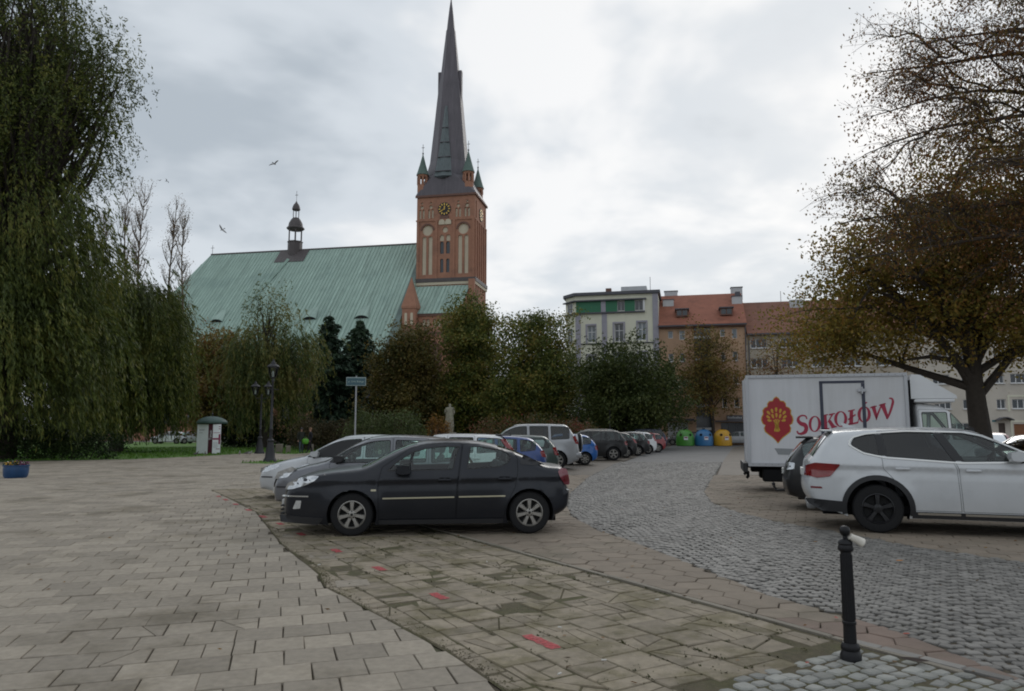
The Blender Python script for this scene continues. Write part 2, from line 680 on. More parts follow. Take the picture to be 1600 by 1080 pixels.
plaza = kind(sheet("plaza", PLAZA, -0.02, M["soil"]), "structure")
band = kind(sheet("footpath", PL[2:] + [(4.4, 2.0), (4.6, 2.33), (-6.5, 21.12)], -0.010, M["soil_moss"]), "structure")
park = kind(sheet("parking_area", [(-6.5, 21.2), (-5.0, 32), (-2.8, 66), (16, 80), (70, 80), (70, 1.5), (4.6, 2.0)], -0.034, M["soil"]), "structure")
roadb = kind(sheet("road", ROAD, -0.022, M["soil"]), "structure")

def cut_up(poly, n, square=False):
    out_ = [poly]
    for _ in range(n):
        out_.sort(key=area)
        p = out_.pop()
        cx = sum(q[0] for q in p) / len(p) + random.uniform(-0.05, 0.05)
        cy = sum(q[1] for q in p) / len(p) + random.uniform(-0.05, 0.05)
        t = random.choice((0, PI / 2)) + random.gauss(0, 0.22) if square else random.uniform(0, PI)
        a, b = (cx - math.cos(t), cy - math.sin(t)), (cx + math.cos(t), cy + math.sin(t))
        for s in (True, False):
            c = clip_half(p, a, b, s, 0.005)
            if len(c) >= 3 and area(c) > 0.002:
                out_.append(c)
    return out_


# square slabs of the plaza, running bond
sq = [(-0.173, -0.173), (0.173, -0.173), (0.173, 0.173), (-0.173, 0.173)]
SQ = [shape(jit(sq, 0.005)) for _ in range(8)]
ang = R(17.2)
ca, sa = math.cos(ang), math.sin(ang)
P = []
for j in range(-10, 190):
    sh_row = (0.5 if j % 2 else 0.0) * 0.355 + random.uniform(-0.035, 0.035)
    for i in range(-130, 60):
        a, b = i * 0.355 + sh_row, j * 0.355
        x, y = a * ca - b * sa, a * sa + b * ca + 2.6
        if y > 60 or y < 2.2 or not seen(x, y, 0, 140, 160):
            continue
        if not inpoly(x, y, PLAZA) and near_seg(x, y, PL)[0] > 0.09:
            continue
        z = random.gauss(0, 0.0022)
        tl = (random.gauss(0, 0.006), random.gauss(0, 0.006))
        q = near_seg(x, y, PL)
        if q[0] > 0.075 and y < 16 and random.random() < 0.055:
            for c in cut_up(jit(sq, 0.004), random.choice((1, 1, 2))):
                P.append((x, y, ang, c, z + random.gauss(0, 0.0015), tl))
        elif q[0] > 0.075:
            P.append((x, y, ang, random.choice(SQ), z, tl))
        else:
            k = q[1]
            pl = [(a * ca - b * sa, a * sa + b * ca) for a, b in sq]
            pl = clip_half(pl, (PL[k][0] - x, PL[k][1] - y), (PL[k + 1][0] - x, PL[k + 1][1] - y), False, 0.012)
            if len(pl) >= 3 and area(pl) > 0.02:
                P.append((x, y, 0.0, pl, z, tl))
lay(plaza, "slab", "slabs_further_off", P, M["slab"])

# the old, cracked slabs of the footpath beside the kerb
bang = math.atan2(KD[1], KD[0])
ca, sa = math.cos(bang), math.sin(bang)


P = []
DASH = [(0.22, 5.84), (-0.71, 7.39), (-1.54, 8.82), (-2.34, 10.1), (-3.26, 11.68), (-3.98, 12.95), (-4.62, 14.0), (-5.3, 15.15), (-5.98, 16.3), (-6.6, 17.35), (-7.1, 18.2)]
for k in range(0, 11):
    off = random.uniform(0, 0.35)
    for i in range(-36, 40):
        a = i * 0.357 + off
        b = -(0.225 + k * 0.357)
        x, y = -1.5 + a * ca - b * sa, 12.67 + a * sa + b * ca
        x, y = x + 0, y
        if y < 2.2 or y > 21 or not seen(x, y, 0, 140, 160):
            continue
        q = near_seg(x, y, PL)
        left = q[2] > 0
        if (not left and q[0] > 0.0) or inpoly(x, y, PATCH):
            if q[0] > 0.03 or inpoly(x, y, PATCH):
                continue
        nearline = min(math.hypot(x - dx, y - dy) for dx, dy in DASH) < 0.28
        s = 0.170
        pl = jit([(-s, -s), (s, -s), (s, s), (-s, s)], 0.009)
        if q[0] < 0.07:
            kk = q[1]
            # bring the border line into the slab's own axes
            A, B = [((px - x) * ca + (py - y) * sa, -(px - x) * sa + (py - y) * ca) for px, py in (PL[kk], PL[kk + 1])]
            pl = clip_half(pl, A, B, True, 0.02)
            if len(pl) < 3 or area(pl) < 0.02:
                continue
        u = random.random()
        if nearline:
            for c in cut_up(pl, random.choice((0, 0, 1))):
                P.append((x, y, bang, c, 0.0, (0, 0)))
            continue
        if u < 0.05:
            for c in cut_up(pl, 7):
                if random.random() < 0.45:
                    P.append((x, y, bang, c, random.gauss(-0.008, 0.003), (random.gauss(0, 0.05), random.gauss(0, 0.05))))
            continue
        far = y > 11
        n = 0 if u < (0.72 if far else 0.38) else random.choice((1, 1, 2, 3, 3))
        tl0 = (random.gauss(0, 0.009), random.gauss(0, 0.009))
        for c in cut_up(pl, n, random.random() < 0.78):
            if n and random.random() < 0.06:
                continue
            P.append((x, y, bang, c, random.gauss(-0.001, 0.0025) - 0.002 * (n > 1), tl0 if n < 2 else (random.gauss(0, 0.016), random.gauss(0, 0.016))))
lay(band, "slab", "slabs_further_off", P, M["slab_old"], ch=0.008)

gv = []
for _ in range(1500):
    t = random.random() ** 0.8
    y = 3.2 + 13 * t
    k0 = KA[0] + (y - KA[1]) / KD[1] * KD[0]
    x = k0 - abs(random.gauss(0, 1)) * 1.25 - 0.02
    q = near_seg(x, y, PL)
    if q[2] < 0 or inpoly(x, y, PATCH) or math.sin(x * 2.1 + 1.3 * y) + math.sin(y * 1.7 - x) < -0.2 + random.gauss(0, 0.4):
        continue
    # keep to the joints: snap one of the slab axes to its grid line
    dx, dy = x + 1.5, y - 12.67
    a, b = dx * ca + dy * sa, -dx * sa + dy * ca
    if random.random() < 0.7:
        b = -(0.0465 + round((-b - 0.0465) / 0.357) * 0.357) + random.gauss(0, 0.012)
    x, y = -1.5 + a * ca - b * sa, 12.67 + a * sa + b * ca
    for __ in range(3):
        h, r_, w_ = random.uniform(0.002, 0.008), random.uniform(0, 2 * PI), random.uniform(0.004, 0.012)
        xx, yy = x + random.gauss(0, 0.018), y + random.gauss(0, 0.018)
        gv += [(xx - w_ * math.cos(r_), yy - w_ * math.sin(r_), -0.003), (xx + w_ * math.cos(r_), yy + w_ * math.sin(r_), -0.003), (xx + w_ * .6 * math.cos(r_), yy + .02 * random.gauss(0, 1), h), (xx - w_ * .6 * math.cos(r_), yy + .02 * random.gauss(0, 1), h)]
M["moss"] = leaf_mat("moss", [(0.04, 0.044, 0.014), (0.05, 0.055, 0.014), (0.07, 0.07, 0.022), (0.055, 0.045, 0.02)])
kind(link("moss", np_mesh("moss", gv, np.arange(len(gv)).reshape(-1, 4), M["moss"]), band), "stuff")

# red dashes painted on the footpath
for n_, (dx, dy) in enumerate(DASH):
    ln = (0.42, 0.30, 0.28, 0.30, 0.32, 0.28, 0.36, 0.32, 0.3, 0.36, 0.3)[n_]
    mb = MB()
    segs = 7
    for s in (0, 1):
        pass
    top = [(-ln / 2 + ln * i / segs, 0.052 + random.uniform(-0.012, 0.006)) for i in range(segs + 1)]
    bot = [(-ln / 2 + ln * i / segs, -0.052 + random.uniform(-0.006, 0.012)) for i in range(segs + 1)]
    ca2, sa2 = math.cos(bang), math.sin(bang)
    for i in range(segs):
        if random.random() < 0.02:
            continue
        q = [bot[i], bot[i + 1], top[i + 1], top[i]]
        mb.poly3([(dx + a * ca2 - b * sa2, dy + a * sa2 + b * ca2, 0.005) for a, b in q])
    put("paint_dash", mb, M["redpaint"], band)

# grit and crumbs along the ragged edge of the footpath and in its gaps
gv, gf = [], []
for _ in range(2600):
    if random.random() < 0.6:
        k = random.choices(range(4, 11), weights=[5, 4, 3, 2, 2, 2, 2])[0]
        t = random.random()
        x, y = PL[k][0] + (PL[k + 1][0] - PL[k][0]) * t + abs(random.gauss(0, 0.07)), PL[k][1] + (PL[k + 1][1] - PL[k][1]) * t + random.gauss(0, 0.03)
    else:
        y = 3.2 + 9 * random.random() ** 1.2
        x = KA[0] + (y - KA[1]) / KD[1] * KD[0] - 2.6 * random.random()
        if near_seg(x, y, PL)[2] < 0 or inpoly(x, y, PATCH) or math.sin(2.3 * x + 1.1 * y) + math.sin(1.9 * y - 1.3 * x) < 0.2:
            continue
    r_ = random.uniform(0.002, 0.007) * (2.2 if random.random() < 0.06 else 1)
    k = len(gv)
    a = random.uniform(0, 2 * PI)
    for i in range(4):
        gv.append((x + r_ * math.cos(a + i * PI / 2) * random.uniform(0.7, 1.3), y + r_ * math.sin(a + i * PI / 2) * random.uniform(0.7, 1.3), 0.0))
    gv.append((x, y, r_ * 0.9 + 0.002))
    gf += [(k + i, k + (i + 1) % 4, k + 4) for i in range(4)]
kind(link("grit", np_mesh("grit", gv, gf, M["soil_moss"]), band), "stuff")

# kerb stones along the line, and the dark stones that edge the sett patch
kerb = kind(sheet("kerb", [(KA[0], KA[1]), (KA[0] + 0.1, KA[1] + 0.06), (KB[0] + 0.1, KB[1] + 0.06), KB], -0.012, M["soil"]), "structure")
P = []
s = 0.0
while s < 17.7:
    ln = random.choice((0.8, 1.0, 1.0))
    x, y = KA[0] + KD[0] * (s + ln / 2), KA[1] + KD[1] * (s + ln / 2)
    if seen(x, y, 0, 300, 200):
        P.append((x + 0.05, y + 0.03, bang, jit([(-ln / 2 + 0.005, -0.04), (ln / 2 - 0.005, -0.04), (ln / 2 - 0.005, 0.018), (-ln / 2 + 0.005, 0.018)], 0.004), 0.006 + random.gauss(0, 0.003), (0, random.gauss(0, 0.02))))
    s += ln
lay(kerb, "kerb_stone", "kerb_stones_further_off", P, M["kerb"], ch=0.01)

# hexagonal concrete pavers on both sides of the road
def hexp(rr):
    return [(rr * math.cos(PI / 3 * i), rr * math.sin(PI / 3 * i)) for i in range(6)]


HX = [shape(jit(hexp(0.196), 0.005)) for _ in range(5)]
hang = R(8)
ca, sa = math.cos(hang), math.sin(hang)
P, PR = [], []
RL_rev = ROAD_L
for i in range(-40, 120):
    for j in range(-20, 120):
        a, b = i * 0.302, (j + 0.5 * (i % 2)) * 0.349
        x, y = a * ca - b * sa - 6, a * sa + b * ca + 1
        if y < 2.2 or y > 27 or not seen(x, y, 0, 420, 200):
            continue
        qk = KD[0] * (y - KA[1]) - KD[1] * (x - KA[0])      # > 0: right of the kerb
        if qk < -0.08 and y < 21.2:
            continue
        if y >= 21.2 and near_seg(x, y, PL)[2] < 0:
            continue
        if inpoly(x, y, ROAD) or inpoly(x, y, PATCH):
            ed = min(near_seg(x, y, ROAD_L)[0], near_seg(x, y, ROAD_R)[0])
            if ed > 0.02 or inpoly(x, y, PATCH):
                continue
        pl, key = None, random.choice(HX)
        if qk < 0.28 and y < 21.2:
            off = 0.11
            A = (KA[0] - x + off * 0.861, KA[1] - y + off * 0.5085)
            B = (A[0] + KD[0], A[1] + KD[1])
            A, B = [((p[0]) * ca + p[1] * sa, -p[0] * sa + p[1] * ca) for p in (A, B)]
            pl = clip_half(SHAPES[key], A, B, True, 0.004)
            if len(pl) < 3 or area(pl) < 0.015:
                continue
        for L_, keep in ((ROAD_L, True), (ROAD_R, True)):
            q = near_seg(x, y, L_)
            if q[0] < 0.045:
                k = q[1]
                A, B = [((px - x) * ca + (py - y) * sa, -(px - x) * sa + (py - y) * ca) for px, py in (L_[k], L_[k + 1])]
                pl = clip_half(pl if pl else SHAPES[key], A, B, keep, 0.006)
                if len(pl) < 3 or area(pl) < 0.015:
                    pl = []
                    break
        if pl == []:
            continue
        tl = (random.gauss(0, 0.008), random.gauss(0, 0.008))
        red = x > 2.2 and y < 6.6 and y > 2 and x < 5
        (PR if red else P).append((x, y, hang, pl if pl else key, random.gauss(-0.004, 0.003), tl))
lay(park, "paver", "pavers_further_off", P, M["hex"], ch=0.007)
lay(park, "red_paver", "red_pavers_further_off", PR, M["hexred"], ch=0.007)

# granite setts of the road, laid in bowed courses
CB = []
for _ in range(14):
    hx, hy = random.uniform(0.045, 0.054), random.uniform(0.041, 0.048)
    c = 0.010
    CB.append(shape(jit([(-hx + c, -hy), (hx - c, -hy), (hx, -hy + c), (hx, hy - c), (hx - c, hy), (-hx + c, hy), (-hx, hy - c), (-hx, -hy + c)], 0.004)))
rang = R(-30)
ca, sa = math.cos(rang), math.sin(rang)
P = []
for i in range(-195, 150):
    for j in range(-10, 390):
        a = i * 0.107
        ph = (a / 1.65) % 1.0
        bow = 0.34 * math.sin(PI * ph)
        slope = 0.34 * PI / 1.65 * math.cos(PI * ph)
        b = j * 0.098 + bow
        a += (0.053 if j % 2 else 0) + random.uniform(-0.008, 0.008)
        x, y = a * ca - b * sa, a * sa + b * ca
        if y > 38 or y < 2.2 or x < 0.8 or not seen(x, y, 0, 420, 200) or not inpoly(x, y, ROAD):
            continue
        P.append((x, y, rang + math.atan(slope) * 0.8 + random.gauss(0, 0.05), random.choice(CB), random.gauss(-0.004, 0.003), (random.gauss(0, 0.02), random.gauss(0, 0.02))))
lay(roadb, "cobblestone", "cobblestones_further_off", P, M["sett"], h=0.03, ch=0.005, dome=0.002)

# pale irregular setts at the foot of the bollard
ppatch = kind(sheet("sett_pavement", PATCH, -0.014, M["soil_moss"]), "structure")
CP = []
for _ in range(14):
    hx, hy = random.uniform(0.056, 0.072), random.uniform(0.046, 0.056)
    c = 0.016
    CP.append(shape(jit([(-hx + c, -hy), (hx - c, -hy), (hx, -hy + c), (hx, hy - c), (hx - c, hy), (-hx + c, hy), (-hx, hy - c), (-hx, -hy + c)], 0.008)))
pang = R(31)
ca, sa = math.cos(pang), math.sin(pang)
P = []
for j in range(-30, 40):
    so = random.uniform(0, 0.14)
    for i in range(-30, 40):
        a, b = i * 0.145 + so, j * 0.117
        x, y = 2 + a * ca - b * sa, 4.5 + a * sa + b * ca
        if not inpoly(x, y, PATCH) or near_seg(x, y, PATCH + PATCH[:1])[0] < 0.003 or y < 2.4:
            continue
        P.append((x, y, pang + random.gauss(0, 0.06), random.choice(CP), random.gauss(0, 0.005), (random.gauss(0, 0.04), random.gauss(0, 0.04))))
lay(ppatch, "sett", "setts_further_off", P, M["sett_pale"], ch=0.006, dome=0.004)
for k in range(7):
    t = (k + 0.5) / 7
    x, y = 2.53 + (3.7 - 2.53) * t + 0.03, 5.90 + (4.25 - 5.90) * t + 0.03
    mb = MB()
    paver(mb, jit([(-0.14, -0.045), (0.14, -0.045), (0.14, 0.045), (-0.14, 0.045)], 0.008), ch=0.008)
    link("edge_stone", mb.mesh("edge_stone", M["sett"]), ppatch, (x, y, 0.004), (0, 0, math.atan2(4.25 - 5.90, 3.7 - 2.53)))


def cobble_mat(name, c0, c1, scale):
    m = bpy.data.materials.new(name)
    m.use_nodes = True
    t = m.node_tree
    n, l = t.nodes, t.links
    b = n["Principled BSDF"]
    b.inputs["Roughness"].default_value = 0.7
    geo = n.new("ShaderNodeNewGeometry")
    v = n.new("ShaderNodeTexVoronoi")
    v.inputs["Scale"].default_value = scale
    l.new(geo.outputs["Position"], v.inputs["Vector"])
    ns = n.new("ShaderNodeTexNoise")
    ns.inputs["Scale"].default_value = 0.5
    ns.inputs["Detail"].default_value = 6
    l.new(geo.outputs["Position"], ns.inputs["Vector"])
    ad = n.new("ShaderNodeMath")
    ad.operation = "MULTIPLY_ADD"
    l.new(v.outputs["Color"], ad.inputs[0])
    ad.inputs[1].default_value = 0.45
    l.new(ns.outputs["Fac"], ad.inputs[2])
    rp = n.new("ShaderNodeValToRGB")
    rp.color_ramp.elements[0].position = 0.3
    rp.color_ramp.elements[1].position = 0.95
    rp.color_ramp.elements[0].color = lin(c0)
    rp.color_ramp.elements[1].color = lin(c1)
    l.new(ad.outputs[0], rp.inputs[0])
    l.new(rp.outputs[0], b.inputs["Base Color"])
    bp = n.new("ShaderNodeBump")
    bp.inputs["Strength"].default_value = 0.5
    bp.inputs["Distance"].default_value = 0.02
    l.new(v.outputs["Distance"], bp.inputs["Height"])
    bp.invert = True
    l.new(bp.outputs[0], b.inputs["Normal"])
    return m


M["road_far"] = cobble_mat("road_far", (0.075, 0.074, 0.072), (0.135, 0.134, 0.131), 8)
M["hex_far"] = cobble_mat("hex_far", (0.082, 0.067, 0.05), (0.135, 0.111, 0.085), 3)
sheet("far_surface", [(5.6, 37.6)] + [p for p in ROAD_L if p[1] > 38] + [p for p in ROAD_R if p[1] > 38] + [(10.6, 37.6)], -0.007, M["road_far"], roadb)
sheet("far_surface", [(-5.1, 27), (-2.8, 66), (16, 80), (15.8, 75), (13.8, 67.1), (8.05, 47.0), (4.86, 35.54), (2.9, 27)], -0.0075, M["hex_far"], park)
sheet("far_surface", [(7.4, 27), (11.07, 39.22), (19.84, 67.1), (24.6, 79), (70, 80), (70, 27)], -0.0075, M["hex_far"], park)
street = kind(sheet("street", [(-40, 96), (0, 86), (20, 78.5), (75, 66.5), (75, 79), (26, 82.8), (7.3, 87.3), (-40, 106)], -0.02, M["earth"]), "structure")

# lawn beyond the plaza, and the little island at the street lamp
LAWN = [(-70, 33), (-26, 37.7), (-24.2, 39.4), (-21, 41.2), (-19.2, 45.2), (-18.1, 54), (-14.7, 49.8), (-13.6, 60.2), (-3.2, 66.2), (-4, 84), (-40, 95), (-110, 130), (-140, 40)]
lawn = kind(sheet("lawn", LAWN, -0.005, M["lawn"]), "structure")
sheet("verge", [(-13.3, 36.4), (-11.6, 35.6), (-9.8, 39), (-11.0, 41), (-13.0, 39.2)], 0.006, M["lawn"], lawn)
gv, gq = [], []
cnt = 0
while cnt < 9000:
    x, y = random.uniform(-40, -3), random.uniform(36, 68)
    if not inpoly(x, y, LAWN):
        if not (inpoly(x, y, [(-13.3, 36.4), (-11.6, 35.6), (-9.8, 39), (-11.0, 41), (-13.0, 39.2)])):
            continue
    h = random.uniform(0.05, 0.13)
    a = random.uniform(0, PI)
    wv = random.uniform(0.02, 0.05)
    k = len(gv)
    lx, ly = random.gauss(0, 0.05), random.gauss(0, 0.05)
    gv += [(x - wv * math.cos(a), y - wv * math.sin(a), -0.01), (x + wv * math.cos(a), y + wv * math.sin(a), -0.01), (x + lx + wv * .5 * math.cos(a), y + ly, h), (x + lx - wv * .5 * math.cos(a), y + ly, h)]
    gq.append((k, k + 1, k + 2, k + 3))
    cnt += 1
kind(link("grass", np_mesh("grass", gv, gq, M["grass"])), "stuff")
# ------------------------------------------------------------------ buildings
def streak_mat(name, col, rough=0.7, amt=0.25, sx=3.0, sz=0.12, stain=None, bump=0.0, axis_rot=0.0, coord="Object"):
    """Surface with long vertical streaks (sheet-metal roofs, weathered plaster)."""
    m = mat(name, col, rough, var=0.1, vscale=0.4, stain=stain, sscale=0.12, samt=0.6)
    t = m.node_tree
    n, l = t.nodes, t.links
    b = n["Principled BSDF"]
    src = b.inputs["Base Color"].links[0].from_socket
    tc_ = n.new("ShaderNodeTexCoord")
    mp = n.new("ShaderNodeMapping")
    mp.inputs["Scale"].default_value = (sx, sz, sz)
    l.new(tc_.outputs["Object"], mp.inputs[0])
    q = n.new("ShaderNodeTexNoise")
    q.inputs["Scale"].default_value = 1.0
    q.inputs["Detail"].default_value = 5
    q.inputs["Roughness"].default_value = 0.7
    l.new(mp.outputs[0], q.inputs["Vector"])
    mr = n.new("ShaderNodeMapRange")
    mr.inputs[1].default_value, mr.inputs[2].default_value = 0.3, 0.7
    mr.inputs[3].default_value, mr.inputs[4].default_value = 1 - amt, 1 + amt
    l.new(q.outputs["Fac"], mr.inputs[0])
    v = n.new("ShaderNodeVectorMath")
    v.operation = "SCALE"
    l.new(src, v.inputs[0])
    l.new(mr.outputs[0], v.inputs["Scale"])
    l.new(v.outputs[0], b.inputs["Base Color"])
    return m


def tile_mat(name, col, row=0.32, amt=0.3):
    """Clay tiles seen from afar: courses as bands, tint changing from place to place."""
    m = mat(name, col, 0.85, var=0.22, vscale=1.6, stain=tuple(c * 0.62 for c in col), sscale=0.5, samt=0.7)
    t = m.node_tree
    n, l = t.nodes, t.links
    b = n["Principled BSDF"]
    geo = n.new("ShaderNodeNewGeometry")
    sp = n.new("ShaderNodeSeparateXYZ")
    l.new(geo.outputs["Position"], sp.inputs[0])
    a = n.new("ShaderNodeMath")
    a.operation = "MULTIPLY"
    l.new(sp.outputs[2], a.inputs[0])
    a.inputs[1].default_value = 1 / row
    f = n.new("ShaderNodeMath")
    f.operation = "FRACT"
    l.new(a.outputs[0], f.inputs[0])
    bp = n.new("ShaderNodeBump")
    bp.inputs["Strength"].default_value = amt
    bp.inputs["Distance"].default_value = 0.15
    l.new(f.outputs[0], bp.inputs["Height"])
    bp.invert = True
    l.new(bp.outputs[0], b.inputs["Normal"])
    return m


M["brick"] = mat("brick", (0.36, 0.18, 0.118), 0.9, var=0.16, vscale=1.4, bump=0.3, bscale=3, stain=(0.215, 0.115, 0.082), sscale=0.22, samt=0.6)
M["brick_dark"] = mat("brick_dark", (0.17, 0.095, 0.075), 0.9, var=0.15, vscale=1.2)
M["niche"] = mat("niche", (0.58, 0.51, 0.39), 0.9, var=0.12, vscale=0.6)
M["copper"] = streak_mat("copper", (0.315, 0.42, 0.365), 0.85, 0.28, 1.6, 0.10, stain=(0.225, 0.31, 0.28))
M["copper_seam"] = mat("copper_seam", (0.30, 0.42, 0.36), 0.7, var=0.2, vscale=0.5)
M["copper_dark"] = mat("copper_dark", (0.10, 0.15, 0.128), 0.7, var=0.2, vscale=0.8)
M["spire"] = streak_mat("spire", (0.105, 0.092, 0.105), 0.5, 0.25, 2.2, 0.15, stain=(0.07, 0.065, 0.075))
M["spire_green"] = streak_mat("spire_green", (0.10, 0.125, 0.13), 0.4, 0.3, 3.0, 0.8)
M["leadbrown"] = mat("leadbrown", (0.085, 0.072, 0.072), 0.6, var=0.2, vscale=1)
M["gold"] = mat("gold", (0.66, 0.43, 0.09), 0.35, metal=0.4)
M["clockface"] = mat("clockface", (0.02, 0.018, 0.02), 0.6)
M["darkglass"] = mat("darkglass", (0.03, 0.036, 0.044), 0.12, spec=0.7, var=0.3, vscale=0.7)
M["paleglass"] = mat("paleglass", (0.16, 0.19, 0.21), 0.15, spec=0.7, var=0.35, vscale=0.8)
M["opening"] = mat("opening", (0.012, 0.012, 0.013), 0.9)
M["yellow_plaster"] = streak_mat("yellow_plaster", (0.70, 0.685, 0.55), 0.9, 0.07, 0.8, 0.3, stain=(0.56, 0.545, 0.43))
M["lilac_stone"] = mat("lilac_stone", (0.34, 0.325, 0.37), 0.9, var=0.12, vscale=2)
M["dark_trim"] = mat("dark_trim", (0.10, 0.10, 0.115), 0.7, var=0.2, vscale=2)
M["green_panel"] = mat("green_panel", (0.022, 0.155, 0.075), 0.5, var=0.1, vscale=2)
M["white_frame"] = mat("white_frame", (0.7, 0.7, 0.7), 0.6)
M["grey_block"] = mat("grey_block", (0.52, 0.53, 0.54), 0.85, var=0.12, vscale=1.5)
M["orange_plaster"] = streak_mat("orange_plaster", (0.47, 0.305, 0.20), 0.92, 0.12, 0.9, 0.3, stain=(0.39, 0.255, 0.18))
M["beige_plaster"] = streak_mat("beige_plaster", (0.43, 0.375, 0.30), 0.92, 0.14, 0.8, 0.3, stain=(0.34, 0.30, 0.24))
M["cream_plaster"] = streak_mat("cream_plaster", (0.56, 0.51, 0.44), 0.92, 0.08, 0.6, 0.3, stain=(0.48, 0.45, 0.41))
M["tile_orange"] = tile_mat("tile_orange", (0.27, 0.10, 0.062))
M["tile_brown"] = tile_mat("tile_brown", (0.20, 0.088, 0.058))
M["tile_red"] = tile_mat("tile_red", (0.25, 0.10, 0.065))
M["shutter"] = mat("shutter", (0.42, 0.42, 0.43), 0.6, var=0.12, vscale=3)
M["brown_door"] = mat("brown_door", (0.065, 0.045, 0.035), 0.6, var=0.2, vscale=4)
M["rust_door"] = mat("rust_door", (0.22, 0.09, 0.035), 0.6, var=0.15, vscale=4)


def holed_wall(parent, name, outline, holes, place, depth, m):
    """A wall polygon with real openings and their reveals."""
    co, fa = [], []
    for P_ in [outline] + holes:
        k = len(co)
        co += [Vector((p[0], p[1])) for p in P_]
        fa.append(list(range(k, len(co))))
    vo, eo, fo, ov, oe, of = delaunay_2d_cdt(co, [], fa, 1, 1e-5)
    mb = MB()
    vs = [place(p.x, p.y, 0.0) for p in vo]
    mb.add(vs, [tuple(f) for f, o in zip(fo, of) if 0 in o and not any(i > 0 for i in o)])
    for H_ in holes:
        n = len(H_)
        mb.add([place(p[0], p[1], 0.0) for p in H_] + [place(p[0], p[1], depth) for p in H_],
               [(i, (i + 1) % n, n + (i + 1) % n, n + i) for i in range(n)])
    return put(name, mb, m, parent)


def rect(u0, u1, v0, v1):
    return [(u0, v0), (u1, v0), (u1, v1), (u0, v1)]


def arch(u0, u1, v0, v1, pointed=False, n=7):
    r_ = (u1 - u0) / 2
    c = (u0 + u1) / 2
    if pointed:
        h = r_ * 1.6
        top = [(u1 - (u1 - c) * (i / n), v1 - h + h * math.sin(PI / 2 * i / n)) for i in range(n)] + [(c, v1)] + [(c - (c - u0) * (i / n), v1 - h + h * math.sin(PI / 2 * (1 - i / n))) for i in range(1, n + 1)]
    else:
        top = [(c + r_ * math.cos(PI * i / n), v1 - r_ + r_ * math.sin(PI * i / n)) for i in range(n + 1)]
    return [(u0, v0), (u1, v0)] + top


def circ(c, v, r_, n=20):
    return [(c + r_ * math.cos(2 * PI * i / n), v + r_ * math.sin(2 * PI * i / n)) for i in range(n)]


def fill(parent, name, poly, place, depth, m):
    mb = MB()
    mb.poly3([place(p[0], p[1], depth) for p in poly])
    return put(name, mb, m, parent)


def front(y0):
    return lambda u, v, d: (u, y0 + d, v)


def side(x1):
    return lambda u, v, d: (x1 - d, u, v)


def window(parent, u0, u1, v0, v1, y0, nx=2, ny=2, fw=0.06, frame=None, glass=None, sill=None, split=0.62, lintel=None):
    """A frame with bars, set into the wall's opening; the pane and the sill are its children."""
    mb = MB()
    w_, h_ = u1 - u0, v1 - v0
    mb.box(0, w_, 0, 0.07, 0, fw)
    mb.box(0, w_, 0, 0.07, h_ - fw, h_)
    mb.box(0, fw, 0.002, 0.07, fw, h_ - fw)
    mb.box(w_ - fw, w_, 0.002, 0.07, fw, h_ - fw)
    for i in range(1, nx):
        x = w_ * i / nx
        mb.box(x - fw / 2, x + fw / 2, 0.004, 0.066, fw, h_ - fw)
    for j in range(1, ny):
        z = h_ * split if ny == 2 else h_ * j / ny
        mb.box(fw, w_ - fw, 0.006, 0.064, z - fw / 2, z + fw / 2)
    o = put("window", mb, frame or M["white_frame"], parent, loc=(u0, y0, v0))
    pb = MB()
    pb.poly3([(0, 0.05, 0), (w_, 0.05, 0), (w_, 0.05, h_), (0, 0.05, h_)])
    put("pane", pb, glass or M["darkglass"], o)
    if sill:
        sb = MB()
        sb.box(-0.06, w_ + 0.06, -0.28, 0.0, -0.07, -0.004)
        put("sill", sb, sill, o)
    return o


TB = R(13)
BX, BY = 7.371, 85.0


def bbox(parent, name, u0, u1, y0, y1, z0, z1, m, bev=0.0):
    mb = MB()
    mb.box(u0, u1, y0, y1, z0, z1, bev)
    return put(name, mb, m, parent)


# --- yellow corner building
yb = thing("apartment_building", "pale yellow corner building with flat roof, lilac pilasters and green panels along its top floor", "building", (BX, BY, 0), -TB)
D_ = 0.3
holes, wins = [], []
for (a, b, c, d) in [(1.38, 2.35, 11.62, 13.56), (4.48, 5.52, 11.62, 13.7), (7.13, 8.06, 11.72, 13.78)]:
    for k, dz in enumerate((0, -3.45, -6.9)):
        holes.append(rect(a, b, c + dz, d + dz))
holes += [rect(6.9, 8.75, 0.02, 2.55), rect(2.2, 3.3, 0.02, 2.45), rect(4.2, 6.2, 0.7, 2.45)]
top_wins = [(4.84, 5.70), (6.84, 7.77)]
for a, b in top_wins:
    holes.append(rect(a, b, 15.16, 16.32))
holed_wall(yb, "wall", rect(0, 9.45, 0, 17.08), holes, front(0), D_, M["yellow_plaster"])
mb = MB()
mb.poly3([(0, 0, 0), (0, 0, 17.08), (-1.35, 1.5, 17.08), (-1.35, 1.5, 0)])
mb.poly3([(-1.35, 1.5, 0), (-1.35, 1.5, 17.08), (-1.35, 11, 17.08), (-1.35, 11, 0)])
mb.poly3([(9.45, 0, 0), (9.45, 11, 0), (9.45, 11, 17.08), (9.45, 0, 17.08)])
mb.poly3([(-1.35, 11, 0), (-1.35, 11, 17.08), (9.45, 11, 17.08), (9.45, 11, 0)])
put("wall", mb, M["yellow_plaster"], yb)
mb = MB()
mb.prism([(-0.12, -0.3), (9.7, -0.3), (9.7, 11.2), (-1.6, 11.2), (-1.65, 1.4)], 17.082, 17.42)
put("roof", mb, M["dark_trim"], yb)
mb = MB()
mb.prism([(-0.15, -0.42), (8.15, -0.42), (8.15, -0.003), (0.0, -0.003), (-1.353, 1.5), (-1.7, 1.35)], 16.38, 16.52)
put("canopy", mb, M["dark_trim"], yb)
mb = MB()
